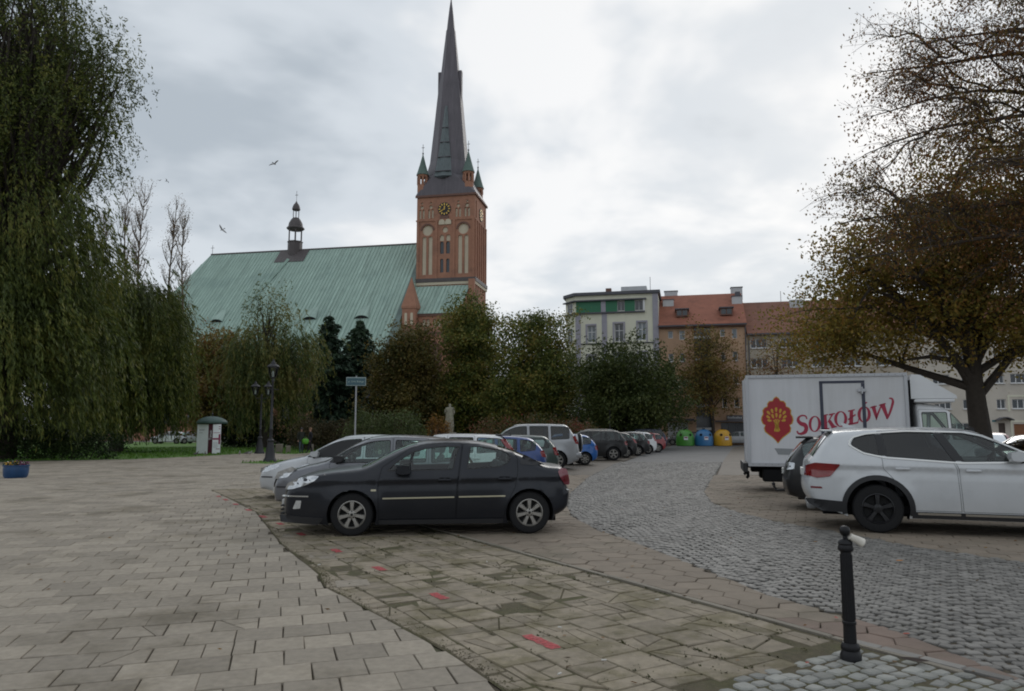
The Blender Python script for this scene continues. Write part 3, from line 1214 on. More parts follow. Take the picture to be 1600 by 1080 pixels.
mb.prism([(-0.12, -0.28), (7.96, -0.28), (7.96, -0.003), (0.0, -0.003), (-1.353, 1.5), (-1.6, 1.38)], 14.93, 15.08)
put("sill_band", mb, M["dark_trim"], yb)
for a, b in ((0.1, 2.98), (3.52, 4.84), (5.70, 6.84)):
    bbox(yb, "green_panel", a, b, -0.08, -0.004, 15.082, 16.378, M["green_panel"])
bbox(yb, "pier", 2.982, 3.518, -0.14, -0.004, 15.082, 16.378, M["lilac_stone"])
bbox(yb, "pier", 7.772, 7.96, -0.26, -0.004, 15.082, 16.378, M["white_frame"])
bbox(yb, "pilaster", 0.0, 0.6, -0.1, -0.004, 0.0, 14.928, M["lilac_stone"])
bbox(yb, "pilaster", 3.06, 3.64, -0.1, -0.004, 2.6, 14.928, M["lilac_stone"])
bbox(yb, "pilaster", 8.82, 9.448, -0.12, -0.004, 0.0, 17.08, M["lilac_stone"])
for k in range(3):
    z = 11.5 - 3.45 * k
    for a, b in ((0.602, 3.058), (3.642, 8.818)):
        bbox(yb, "string_course", a, b, -0.16, -0.004, z - 0.1, z, M["dark_trim"])
for a, b, c, d, sa_, sb_ in [(1.38, 2.35, 11.62, 13.56, 1.17, 2.43), (4.48, 5.52, 11.62, 13.7, 4.28, 5.7), (7.13, 8.06, 11.72, 13.78, 6.94, 8.23)]:
    for k in range(3):
        dz = -3.45 * k
        window(yb, a, b, c + dz, d + dz, 0.2, 2, 2, 0.07, glass=M["paleglass"] if (k + int(a)) % 2 else M["darkglass"])
        mb = MB()
        mb.box(sa_, a, -0.07, -0.004, 11.502 + dz, d + 0.2 + dz)
        mb.box(b, sb_, -0.07, -0.004, 11.502 + dz, d + 0.2 + dz)
        mb.box(a, b, -0.068, -0.004, d + dz, d + 0.2 + dz)
        put("surround", mb, M["lilac_stone"], yb)
for a, b in top_wins:
    window(yb, a, b, 15.16, 16.32, 0.08, 2, 1, 0.05, frame=M["grey_block"], glass=M["darkglass"])
# bevelled corner: a top-floor window and one below
bev_dir = Vector((-1.35, 1.5, 0)).normalized()
for z0, z1, g in ((15.15, 16.3, "darkglass"), (11.6, 13.4, "darkglass"), (8.2, 10.0, "darkglass")):
    mb = MB()
    mb.box(0.45, 1.5, -0.05, -0.004, z0, z1)
    o = put("window", mb, M["white_frame"], yb, rot=(0, 0, math.atan2(bev_dir.y, bev_dir.x) + PI))
    o.location = (-1.35, 1.5, 0)
    pb = MB()
    pb.box(0.52, 0.94, -0.056, -0.052, z0 + 0.08, z1 - 0.08)
    pb.box(1.02, 1.43, -0.056, -0.052, z0 + 0.08, z1 - 0.08)
    put("pane", pb, M[g], o)
bbox(yb, "garage_door", 6.9, 8.75, 0.2, 0.28, 0.02, 2.55, M["brown_door"])
bbox(yb, "door", 2.2, 3.3, 0.2, 0.28, 0.02, 2.45, M["brown_door"])
window(yb, 4.2, 6.2, 0.7, 2.45, 0.2, 3, 1, 0.06)
bbox(yb, "roof_box", 5.14, 8.1, 2.0, 6.0, 17.42, 18.35, M["grey_block"])
bbox(yb, "chimney", 3.39, 4.03, 1.5, 2.2, 17.42, 18.15, M["brick_dark"])
mb = MB()
mb.tube([(8.5, 3, 17.42), (8.5, 3, 19.6)], 0.03, 5)
put("antenna", mb, M["dark_trim"], yb)

# --- orange building with tiled roof
ob_ = thing("apartment_building", "orange plastered house with bright red tiled roof, white chimneys and a dark stair window", "building", (BX, BY, 0), -TB)
holes, wl = [], []
for k in range(4):
    dz = -2.55 * k
    for (a, b, c, d) in [(10.47, 11.0, 11.86, 12.68), (11.71, 12.3, 11.66, 12.7), (16.14, 16.62, 11.9, 12.72), (17.4, 17.93, 11.67, 12.75)]:
        if k:
            c = 11.75
        wl.append((a, b, c + dz, d + dz, k))
        holes.append(rect(a, b, c + dz, d + dz))
holes += [rect(13.29, 15.09, 0.05, 13.08), rect(10.18, 12.41, 0.02, 2.42), rect(15.9, 18.4, 0.35, 2.4)]
holed_wall(ob_, "wall", rect(9.47, 18.88, 0, 13.35), holes, front(0.12), 0.22, M["orange_plaster"])
for a, b, c, d, k in wl:
    window(ob_, a, b, c, d, 0.27, 1, 2 if (b - a) > 0.55 and k == 0 else 1, 0.06, glass=M["paleglass"] if k == 0 else M["darkglass"], sill=M["white_frame"] if k else None)
mb = MB()
mb.box(13.29, 15.09, 0.3, 0.36, 0.05, 13.08)
st = put("stair_window", mb, M["darkglass"], ob_)
for k in range(5):
    z = 11.78 - 2.55 * k
    mb = MB()
    mb.box(13.3, 15.08, 0.18, 0.296, z, z + 0.28)
    put("band", mb, M["grey_block"], st)
mb = MB()
mb.poly3([(9.47, 0.12, 0), (9.47, 12, 0), (9.47, 12, 13.3), (9.47, 6, 17.6), (9.47, 0.12, 13.35)])
mb.poly3([(18.88, 0.12, 0), (18.88, 0.12, 13.35), (18.88, 6, 17.6), (18.88, 12, 13.3), (18.88, 12, 0)])
mb.poly3([(9.47, 12, 0), (9.47, 12, 13.3), (18.88, 12, 13.3), (18.88, 12, 0)])
put("wall", mb, M["orange_plaster"], ob_)
mb = MB()
mb.add([(9.4, -0.35, 13.33), (18.95, -0.35, 13.33), (18.95, 6, 17.75), (9.4, 6, 17.75), (9.4, 12.4, 13.33), (18.95, 12.4, 13.33),
        (9.4, -0.35, 13.18), (18.95, -0.35, 13.18), (18.95, 6, 17.6), (9.4, 6, 17.6), (9.4, 12.4, 13.18), (18.95, 12.4, 13.18)],
       [(0, 1, 2, 3), (3, 2, 5, 4), (7, 6, 9, 8), (8, 9, 10, 11), (0, 6, 7, 1), (1, 7, 8, 2), (0, 3, 9, 6), (3, 4, 10, 9), (2, 8, 11, 5)])
put("roof", mb, M["tile_orange"], ob_)
bbox(ob_, "gutter", 9.4, 18.95, -0.5, -0.352, 13.12, 13.26, M["dark_trim"])
bbox(ob_, "eaves_board", 9.475, 18.87, -0.3, 0.115, 12.98, 13.17, M["brick_dark"])
mb = MB()
mb.tube([(18.8, -0.02, 13.1), (18.8, -0.02, 0)], 0.06, 6)
put("downpipe", mb, M["dark_trim"], ob_)
for u0, u1, y0, y1, z0, z1 in ((10.05, 11.6, 6.3, 7.2, 17.0, 18.35), (9.9, 11.15, 3.6, 4.3, 15.2, 16.85), (17.85, 19.15, 6.3, 7.2, 17.0, 18.5), (17.75, 18.87, 3.6, 4.3, 15.2, 16.95)):
    c = bbox(ob_, "chimney", u0, u1, y0, y1, z0, z1, M["grey_block"])
    bbox(c, "chimney_cap", u0 - 0.06, u1 + 0.06, y0 - 0.06, y1 + 0.06, z1, z1 + 0.09, M["dark_trim"])
bbox(ob_, "roof_vent", 18.2, 18.75, 4.6, 5.6, 16.3, 17.7, M["dark_trim"])
for u0 in (11.4, 16.25):
    c = bbox(ob_, "dormer", u0, u0 + 1.35, 0.95, 2.8, 14.42, 15.22, M["brick_dark"])
    bbox(c, "dormer_roof", u0 - 0.12, u0 + 1.47, 0.7, 3.4, 15.22, 15.34, M["dark_trim"])
    bbox(c, "pane", u0 + 0.12, u0 + 0.62, 0.93, 0.948, 14.56, 15.12, M["darkglass"])
    bbox(c, "pane", u0 + 0.73, u0 + 1.23, 0.93, 0.948, 14.56, 15.12, M["darkglass"])
rs = bbox(ob_, "roller_shutter", 10.18, 12.41, 0.24, 0.3, 0.02, 2.42, M["shutter"])
for k in range(12):
    bbox(rs, "slat", 10.2, 12.39, 0.215, 0.238, 0.06 + k * 0.195, 0.06 + k * 0.195 + 0.17, M["shutter"])
bbox(ob_, "canopy", 9.6, 13.1, -0.7, 0.116, 2.62, 2.84, M["dark_trim"])
bbox(ob_, "canopy", 15.3, 18.7, -0.5, 0.116, 2.5, 2.62, M["dark_trim"])
sgn = bbox(ob_, "shop_sign", 16.5, 18.2, -0.42, -0.3, 2.64, 3.2, M["dark_trim"])
for k in range(9):
    bbox(sgn, "letter", 16.62 + k * 0.17, 16.72 + k * 0.17, -0.436, -0.424, 2.84, 2.84 + (0.16 if k % 3 else 0.22), M["grey_block"])
window(ob_, 15.9, 18.4, 0.35, 2.4, 0.26, 3, 1, 0.06, frame=M["dark_trim"])

# --- long beige block
bb = thing("apartment_building", "long beige apartment block with brown tiled roof right of the orange house", "building", (BX, BY, 0), -TB)
holes, wl = [], []
for k in range(5):
    u = 19.32 + 3.15 * k
    for j in range(4):
        z = 10.53 - 2.16 * j
        if z < 3:
            continue
        wl.append((u, u + 1.75, z, z + 1.04))
        holes.append(rect(u, u + 1.75, z, z + 1.04))
for k in range(4):
    holes.append(rect(20 + 3.8 * k, 22.4 + 3.8 * k, 0.4, 2.5))
holed_wall(bb, "wall", rect(18.9, 36.0, 0, 12.1), holes, front(0.3), 0.2, M["beige_plaster"])
for a, b, c, d in wl:
    window(bb, a, b, c, d, 0.42, 3, 1, 0.07, sill=M["white_frame"])
for k in range(4):
    window(bb, 20 + 3.8 * k, 22.4 + 3.8 * k, 0.4, 2.5, 0.42, 2, 1, 0.07, frame=M["dark_trim"])
mb = MB()
mb.add([(18.96, -0.2, 12.15), (36.05, -0.2, 12.15), (36.05, 6, 16.56), (18.96, 6, 16.56), (18.96, 12.3, 12.15), (36.05, 12.3, 12.15),
        (18.96, -0.2, 12.0), (36.05, -0.2, 12.0)],
       [(0, 1, 2, 3), (3, 2, 5, 4), (0, 6, 7, 1), (6, 4, 5, 7)])
put("roof", mb, M["tile_brown"], bb)
bbox(bb, "gutter", 18.96, 36.0, -0.34, -0.202, 11.95, 12.1, M["dark_trim"])
c = bbox(bb, "chimney", 24.2, 25.6, 4.6, 5.4, 15.0, 16.5, M["grey_block"])
bbox(bb, "chimney", 29.5, 30.6, 4.6, 5.4, 15.2, 17.2, M["brick"])
mb = MB()
mb.tube([(23.4, 6, 16.5), (23.4, 6, 17.8)], 0.03, 5)
put("antenna", mb, M["dark_trim"], bb)
mb = MB()
mb.tube([(19.15, 0.2, 12.0), (19.15, 0.2, 0)], 0.06, 6)
put("downpipe", mb, M["dark_trim"], bb)

# --- cream block at the right edge
cb = thing("apartment_building", "cream apartment block with red tiled roof and a brown garage door behind the big tree", "building", (BX, BY, 0), -TB)
holes, wl = [], []
for z in (3.74, 6.32, 8.9):
    for u, wd in ((37.2, 1.6), (39.9, 0.85), (42.97, 0.82), (44.36, 1.6), (47.6, 1.6), (50.8, 1.6)):
        wl.append((u, u + wd, z, z + 0.97))
        holes.append(rect(u, u + wd, z, z + 0.97))
holes += [rect(42.97, 43.58, 0.02, 2.3), rect(44.36, 46.6, 0.02, 2.2), rect(38.6, 40.4, 0.9, 2.3), rect(48.2, 50.4, 0.02, 2.2)]
fill(cb, "wall", rect(0.0, 12, 0, 11.9), lambda u, v, d: (36.02, u, v), 0, M["cream_plaster"])
fill(bb, "wall", rect(0.3, 12, 0, 12.1), lambda u, v, d: (36.0, u, v), 0, M["beige_plaster"])
holed_wall(cb, "wall", rect(36.02, 56, 0, 11.85), holes, front(0.0), 0.2, M["cream_plaster"])
for a, b, c, d in wl:
    window(cb, a, b, c, d, 0.12, 3 if b - a > 1.2 else 2, 1, 0.07, sill=M["white_frame"])
window(cb, 38.6, 40.4, 0.9, 2.3, 0.12, 3, 1, 0.07)
bbox(cb, "door", 42.97, 43.58, 0.12, 0.18, 0.02, 2.3, M["brown_door"])
for a, b in ((44.36, 46.6), (48.2, 50.4)):
    bbox(cb, "garage_door", a, b, 0.12, 0.18, 0.02, 2.2, M["rust_door"])
mb = MB()
arc = [(42.7 + 1.4 * i / 8, 2.62 + 0.28 * math.sin(PI * i / 8)) for i in range(9)]
mb.prism(arc + [(p[0], p[1] - 0.08) for p in arc[::-1]], -1.0, -0.004, "Y")
put("canopy", mb, M["dark_trim"], cb)
bbox(cb, "number_sign", 42.42, 42.78, -0.03, -0.004, 2.42, 2.6, mat("teal_sign", (0.03, 0.14, 0.16), 0.4))
for a, b, z0, z1 in ((44.06, 46.9, 0.0, 2.55), (43.96, 46.3, 3.45, 5.1)):
    mb = MB()
    fwd = 0.16
    mb.box(a, a + fwd, -0.04, -0.004, z0, z1)
    mb.box(b - fwd, b, -0.04, -0.004, z0, z1)
    mb.box(a + fwd, b - fwd, -0.04, -0.004, z1 - fwd, z1)
    put("surround", mb, M["yellow_plaster"], cb)
mb = MB()
mb.add([(36.06, -0.5, 11.86), (56.4, -0.5, 11.86), (56.4, 6, 16.1), (36.06, 6, 16.1), (36.06, 12.3, 11.86), (56.4, 12.3, 11.86),
        (36.06, -0.5, 11.7), (56.4, -0.5, 11.7)],
       [(0, 1, 2, 3), (3, 2, 5, 4), (0, 6, 7, 1), (6, 4, 5, 7)])
put("roof", mb, M["tile_red"], cb)
bbox(cb, "skylight", 43.6, 44.6, 1.2, 1.9, 13.0, 13.5, M["white_frame"])

# --- small houses glimpsed between the trees
sh_ = thing("small_house", "low red roofed house glimpsed behind the trees left of the yellow building", "house", (-2, 138, 0), -R(10))
bbox(sh_, "wall", 0, 15, 0, 8, 0, 6.0, M["cream_plaster"])
mb = MB()
mb.add([(-0.4, -0.5, 5.9), (15.4, -0.5, 5.9), (15.4, 4, 9.4), (-0.4, 4, 9.4), (15.4, 8.5, 5.9), (-0.4, 8.5, 5.9)], [(0, 1, 2, 3), (3, 2, 4, 5), (0, 3, 5), (1, 4, 2)])
put("roof", mb, M["tile_orange"], sh_)
for k in range(4):
    window(sh_, 1.2 + 3.4 * k, 2.6 + 3.4 * k, 3.6, 5.0, -0.08, 2, 1)
    window(sh_, 1.2 + 3.4 * k, 2.6 + 3.4 * k, 0.9, 2.3, -0.08, 2, 1)
lw = thing("low_brick_wall", "long low brick wall across the park behind the poster column", "wall", (-66, 112, 0), -R(8))
bbox(lw, "wall_body", 0, 52, 0, 0.4, 0, 2.0, M["brick"])
for k in range(14):
    bbox(lw, "pier", k * 4.0 - 0.25, k * 4.0 + 0.25, -0.12, 0.52, 0, 2.25, M["brick_dark"])

# ------------------------------------------------------------------ the church
TC = R(11.68)
ch = thing("church", "huge red brick gothic church with green copper roof, clock tower and tall dark spire", "church", (-23.222, 176.0, 0), -TC)
TW, TD = 14.6, 11.4
hl, fills = [], []
for c in (1.25, 3.55, 10.45, 12.68):
    for dx in (-0.43, 0.43):
        hl.append(arch(c + dx - 0.26, c + dx + 0.26, 52.75, 55.0))
    hl.append(circ(c, 55.55, 0.46, 14))
    hl.append(circ(c, 56.55, 0.28, 8))
niche_n = len(hl)
for c in (2.75, 11.75):
    hl.append(circ(c, 49.75, 1.3, 24))
    for dx in (-0.78, 0.78):
        hl.append(arch(c + dx - 0.5, c + dx + 0.5, 38.8, 48.25))
hl.append(circ(7.2, 49.7, 0.72, 16))
for dx in (-0.8, 0.8):
    hl.append(arch(7.2 + dx - 0.55, 7.2 + dx + 0.55, 46.95, 48.5))
dark0 = len(hl)
for dx in (-0.76, 0.76):
    hl.append(arch(7.2 + dx - 0.48, 7.2 + dx + 0.48, 43.8, 46.85))
    hl.append(arch(7.2 + dx - 0.42, 7.2 + dx + 0.42, 39.2, 42.6))
tw = holed_wall(ch, "tower", rect(0, TW, 24, 58.3), hl, front(0), 0.32, M["brick"])
for i, h_ in enumerate(hl):
    fill(tw, "blind_window" if i < dark0 else "tower_window", h_, front(0), 0.3, M["niche"] if i < dark0 else M["darkglass"])
# right flank with slender tall recesses
hs = []
for i in range(5):
    a = 0.9 + i * 2.05
    hs.append(arch(a, a + 1.15, 38.8, 50.6))
    hs.append(arch(a + 0.2, a + 0.95, 26, 36.2))
hs.append(arch(0.8, 1.9, 52.6, 57.0))
hs.append(arch(9.4, 10.5, 52.6, 57.0))
ts = holed_wall(ch, "tower", rect(0, TD, 0, 58.3), hs, side(TW), 0.5, M["brick"])
for h_ in hs:
    fill(ts, "blind_window", h_, side(TW), 0.45, M["niche"])
mb = MB()
mb.poly3([(0, 0, 0), (0, 0, 58.3), (0, TD, 58.3), (0, TD, 0)])
mb.poly3([(0, TD, 0), (0, TD, 58.3), (TW, TD, 58.3), (TW, TD, 0)])
mb.poly3([(0, 0.01, 0), (TW, 0.01, 0), (TW, 0.01, 24), (0, 0.01, 24)])
put("tower", mb, M["brick"], ch)
for z0, z1, d, mm in ((58.0, 58.5, 0.35, "brick_dark"), (52.0, 52.4, 0.18, "brick"), (36.9, 37.8, 0.35, "leadbrown"), (36.2, 36.88, 0.2, "niche")):
    mb = MB()
    mb.box(-d, TW + d, -d, -0.003, z0, z1)
    mb.box(TW + 0.003, TW + d, -0.003, TD + d, z0, z1)
    put("cornice", mb, M[mm], ch)
mb = MB()
for i in range(6):
    a = 0.25 + i * 2.05
    mb.box(TW + 0.003, TW + 0.28, a, a + 0.5, 37.8, 52.0)
for c in (0.35, 5.0, 9.4, 14.25):
    mb.box(c - 0.3, c + 0.3, -0.2, -0.003, 37.8, 52.0)
put("pilaster", mb, M["brick"], ch)
# raised arches round the large roundels
for c in (2.75, 11.75):
    mb = MB()
    for i in range(10):
        a0, a1 = PI * i / 10, PI * (i + 1) / 10
        mb.add([(c + r_ * math.cos(a), y_, 49.75 + r_ * math.sin(a)) for y_ in (-0.15, -0.003) for a in (a0, a1) for r_ in (1.4, 1.75)],
               [(0, 1, 3, 2), (4, 6, 7, 5), (0, 4, 5, 1), (2, 3, 7, 6), (1, 5, 7, 3), (0, 2, 6, 4)])
    put("arch_moulding", mb, M["brick_dark"], tw)
# clock on the front, and on the flank
for fr in (0, 1):
    ck = MB()
    ck.lathe([(1.62, 0.003), (1.62, -0.14), (1.5, -0.16)], 28, (0, 0, 0), "Y")
    o = put("clock", ck, M["clockface"], ch, loc=(7.0, -0.02, 54.85) if fr == 0 else (TW + 0.02, 5.7, 54.5), rot=(0, 0, 0) if fr == 0 else (0, 0, PI / 2))
    for i in range(12):
        a = 2 * PI * i / 12
        mb = MB()
        mb.box(-0.13, 0.13, -0.2, -0.165, 0.98, 1.44, mtx=Matrix.Rotation(a, 4, "Y"))
        put("hour_mark", mb, M["gold"], o)
    for a, ln, wd in ((R(5), 0.8, 0.12), (R(238), 1.05, 0.09)):
        mb = MB()
        mb.box(-wd, wd, -0.24, -0.21, -0.2, ln, mtx=Matrix.Rotation(a, 4, "Y"))
        put("clock_hand", mb, M["gold"], o)
bbox(ch, "clock_bracket", 5.9, 8.1, -0.2, -0.003, 52.4, 53.2, M["brick_dark"])
for dx in (-0.8, 0.8):
    mb = MB()
    mb.prism(arch(7.2 + dx - 0.75, 7.2 + dx + 0.75, 51.0, 52.3), -0.25, -0.003, "Y")
    put("blind_arch", mb, M["niche"], ch)

# spire: skirt roof, then an eight-sided needle with two side fins
cx, cy = TW / 2 - 0.85, TD / 2
mb = MB()


def oct_ring(hx, hy, z, k=0.42):
    return [(cx - hx, cy - hy * k, z), (cx - hx * k, cy - hy, z), (cx + hx * k, cy - hy, z), (cx + hx, cy - hy * k, z), (cx + hx, cy + hy * k, z), (cx + hx * k, cy + hy, z), (cx - hx * k, cy + hy, z), (cx - hx, cy + hy * k, z)]


rings = [[(-0.3, -0.3, 58.5)] * 0]
base = [(-0.3, cy - 2.5, 58.5), (cx - 4, -0.3, 58.5), (cx + 4, -0.3, 58.5), (TW + 0.3, cy - 2.5, 58.5), (TW + 0.3, cy + 2.5, 58.5), (cx + 4, TD + 0.3, 58.5), (cx - 4, TD + 0.3, 58.5), (-0.3, cy + 2.5, 58.5)]
lv = [base] + [oct_ring(a, a, z) for a, z in ((5.6, 63.8), (4.55, 68.0), (4.05, 73.5), (3.55, 79), (3.12, 84), (2.65, 89), (2.15, 92.5), (1.75, 97), (1.35, 101), (1.1, 103.8))]
lv2 = [oct_ring(a, a, z) for a, z in ((0.98, 103.8), (0.7, 107), (0.4, 110), (0.06, 112.8))]
vs, fs = [], []
for L_ in (lv, lv2):
    o = len(vs)
    for r_ in L_:
        vs += r_
    for j in range(len(L_) - 1):
        for i in range(8):
            fs.append((o + j * 8 + i, o + j * 8 + (i + 1) % 8, o + (j + 1) * 8 + (i + 1) % 8, o + (j + 1) * 8 + i))
mb.add(vs, fs)
mb.add([(-0.3, -0.3, 58.5), (cx - 4, -0.3, 58.5), (-0.3, cy - 2.5, 58.5), (TW + 0.3, -0.3, 58.5), (cx + 4, -0.3, 58.5), (TW + 0.3, cy - 2.5, 58.5), (TW + 0.3, TD + 0.3, 58.5), (TW + 0.3, cy + 2.5, 58.5), (cx + 4, TD + 0.3, 58.5), (cx - 4, -0.3, 58.5)] + [lv[1][0], lv[1][1], lv[1][2], lv[1][3], lv[1][4], lv[1][5]],
       [(0, 1, 11), (0, 11, 10), (0, 10, 2), (3, 12, 4), (3, 13, 12), (3, 5, 13), (6, 7, 14), (6, 14, 15), (6, 15, 8)])
sp = put("spire", mb, M["spire"], ch)
for s_ in (-1, 1):
    mb = MB()
    q = [(cx + s_ * 2.2, cy - 0.55), (cx + s_ * 3.1, cy - 0.55), (cx + s_ * 3.1, cy + 0.55), (cx + s_ * 2.2, cy + 0.55)]
    top = 92.6
    mb.add([(p[0], p[1], 80.0) for p in q] + [(p[0], p[1], top) for p in q], [(0, 1, 5, 4), (1, 2, 6, 5), (2, 3, 7, 6), (3, 0, 4, 7), (4, 5, 6, 7)])
    mb.add([(cx + s_ * 3.55, cy - 0.5, 78.5), (cx + s_ * 3.1, cy - 0.5, 84), (cx + s_ * 2.9, cy - 0.5, 84), (cx + s_ * 3.55, cy + 0.5, 78.5), (cx + s_ * 3.1, cy + 0.5, 84), (cx + s_ * 2.9, cy + 0.5, 84)], [(0, 1, 2), (3, 5, 4), (0, 3, 4, 1)])
    put("spire_fin", mb, M["spire"], sp)
# long glazed strip on the front of the spire
gz = [(5.35, 63.2, 2.25), (5.0, 68.0, 1.7), (4.45, 73.5, 1.05), (3.9, 79, 0.6), (3.6, 82.0, 0.35)]
mb = MB()
vs = []
for a, z, wd in gz:
    yy = cy - np.interp(z, [63.8, 68, 73.5, 79, 84], [5.6, 4.55, 4.05, 3.55, 3.12]) - 0.12
    vs += [(cx - wd, yy, z), (cx, yy - 0.35, z), (cx + wd, yy, z)]
mb.add(vs, [(3 * j + i, 3 * j + i + 1, 3 * j + i + 4, 3 * j + i + 3) for j in range(4) for i in range(2)])
mb.add([(cx - 2.25, vs[0][1], 63.2), (cx, vs[1][1] - 0.3, 62.6), (cx + 2.25, vs[2][1], 63.2), (cx, vs[0][1] + 0.3, 63.2)], [(0, 1, 3), (1, 2, 3)])
put("glazed_strip", mb, M["spire_green"], sp)
mb = MB()
for j in range(4):
    z = 64.4 + j * 3.9
    wd = np.interp(z, [63.2, 68, 73.5, 79, 82], [2.2, 1.65, 1.0, 0.55, 0.33])
    yy = cy - np.interp(z, [63.8, 68, 73.5, 79, 84], [5.6, 4.55, 4.05, 3.55, 3.12]) - 0.16
    mb.box(cx - wd, cx + wd, yy - 0.36, yy, z, z + 0.14)
put("glazing_bar", mb, M["spire"], sp)

# corner turrets
for tx, ty in ((1.0, 1.0), (12.65, 1.0), (TW - 2.0, TD - 0.8), (1.0, TD - 1.0)):
    zt = 64.0 if ty < 5 else 63.0
    mb = MB()
    mb.lathe([(1.28, 58.5), (1.28, 61.5)], 8, (tx, ty, 0), a0=PI / 8)
    for i in range(8):
        a = 2 * PI * i / 8 + PI / 8
        px_, py_ = tx + 1.14 * math.cos(a), ty + 1.14 * math.sin(a)
        mb.lathe([(0.26, 61.5), (0.26, zt - 0.55)], 5, (px_, py_, 0))
    mb.lathe([(1.28, zt - 0.55), (1.4, zt - 0.3), (1.4, zt)], 8, (tx, ty, 0), a0=PI / 8)
    t_ = put("turret", mb, M["brick"], ch)
    mb = MB()
    mb.lathe([(1.6, zt), (1.35, zt + 0.7), (0.75, zt + 2.8), (0.08, zt + 5.4)], 12, (tx, ty, 0))
    put("turret_roof", mb, M["copper_dark"], t_, 40)
    mb = MB()
    mb.lathe([(0.02, zt + 5.3), (0.2, zt + 5.5), (0.2, zt + 5.75), (0.02, zt + 5.95)], 8, (tx, ty, 0))
    mb.box(tx - 0.05, tx + 0.05, ty - 0.05, ty + 0.05, zt + 5.9, zt + 8.0)
    mb.box(tx - 0.35, tx + 0.35, ty - 0.045, ty + 0.045, zt + 7.1, zt + 7.22)
    put("cross", mb, M["leadbrown"], t_)

# nave: roof 38 + 1.14 * y on the near slope, ridge at y = 9.7
YR, ZR, YE, ZE = 9.7, 49.2, -19.6, 15.65
XL, XH = -62.2, -71.0


def rz_(y):
    return 38 + 1.14 * y + 0.13


nr = MB()
nr.add([(0, YR, ZR), (XL, YR, ZR), (XH, YE, ZE), (0, YE, ZE), (XH, 2 * YR - YE, ZE), (0, 2 * YR - YE, ZE), (XH - 4, YR, ZE)],
       [(0, 1, 2, 3), (0, 5, 4, 1), (1, 4, 6), (1, 6, 2), (0, 3, 5)])
roof_ = put("nave_roof", nr, M["copper"], ch)
mb = MB()
sl = math.atan(1.14)
x = -0.5
while x > -72:
    ytop = YR if x > XL else YR - (XL - x) * (YR - YE) / (XL - XH)
    if ytop > YE + 1:
        a, b = (x, YE, rz_(YE)), (x, ytop, rz_(ytop))
        wd, hh = 0.075, 0.13
        mb.add([(x - wd, a[1], a[2] - 0.1), (x + wd, a[1], a[2] - 0.1), (x, a[1] - hh * .8, a[2] + hh * 0.6), (x - wd, b[1], b[2] - 0.1), (x + wd, b[1], b[2] - 0.1), (x, b[1] - hh * .8, b[2] + hh * 0.6)],
               [(0, 3, 5, 2), (1, 2, 5, 4)])
    x -= 0.92
kind(put("roof_seams", mb, M["copper_seam"], roof_), "stuff")
mb = MB()
mb.box(XL, 0, YR - 0.25, YR + 0.25, ZR - 0.2, ZR + 0.18)
put("ridge_cap", mb, M["leadbrown"], roof_)
mb = MB()
mb.add([(-0.02, YE, rz_(YE) + 0.25), (-0.02, YR, rz_(YR) + 0.25), (-1.4, YR, rz_(YR) + 0.12), (-1.4, YE, rz_(YE) + 0.12)], [(0, 1, 2, 3)])
put("verge", mb, mat("verge", (0.12, 0.17, 0.155), 0.7, var=0.3, vscale=0.4), roof_)
for (x_, y_) in ((-47.0, -8.3), (-22.7, -8.4), (-9.7, -8.5), (-21.8, -16.5), (-36.0, -16.5), (-8.0, -16.6)):
    z_ = rz_(y_)
    mb = MB()
    n_ = 9
    lo = [(x_ + 1.75 * (i / (n_ - 1) * 2 - 1), y_ - 1.35, z_ - 1.15 + 0.55 * max(0, math.cos((i / (n_ - 1) * 2 - 1) * PI / 2)) ** 0.7) for i in range(n_)]
    up = [(x_ + 0.75 * (i / (n_ - 1) * 2 - 1), y_ + 2.0, rz_(y_ + 2.0) + 0.02) for i in range(n_)]
    mb.add(lo + up, [(i, i + 1, n_ + i + 1, n_ + i) for i in range(n_ - 1)])
    d_ = put("roof_dormer", mb, M["copper"], roof_)
    mb = MB()
    mb.poly3([(p[0], p[1] + 0.12, p[2] - 0.12) for p in lo] + [(x_ + 1.3, y_ - 1.2, z_ - 1.3), (x_ - 1.3, y_ - 1.2, z_ - 1.3)])
    put("dormer_opening", mb, M["opening"], d_)
    d2 = MB()
    d2.tube([(p[0], p[1] - 0.05, p[2]) for p in lo], 0.05, 5)
    put("dormer_edge", d2, M["copper_seam"], d_)
# copper gutter running down from the ridge turret
mb = MB()
pts = [(-37.6, 6.6, rz_(6.6) + 0.3), (-39.4, 0.8, rz_(0.8) + 0.3), (-41.6, -6.2, rz_(-6.2) + 0.3)]
for i in range(2):
    (ax, ay, az), (bx, by, bz) = pts[i], pts[i + 1]
    mb.add([(ax - .45, ay, az), (ax + .45, ay, az), (bx + .45, by, bz), (bx - .45, by, bz), (ax, ay - 0.3, az + 0.3), (bx, by - 0.3, bz + 0.3)], [(0, 4, 5, 3), (4, 1, 2, 5)])
put("roof_duct", mb, M["copper_seam"], roof_)

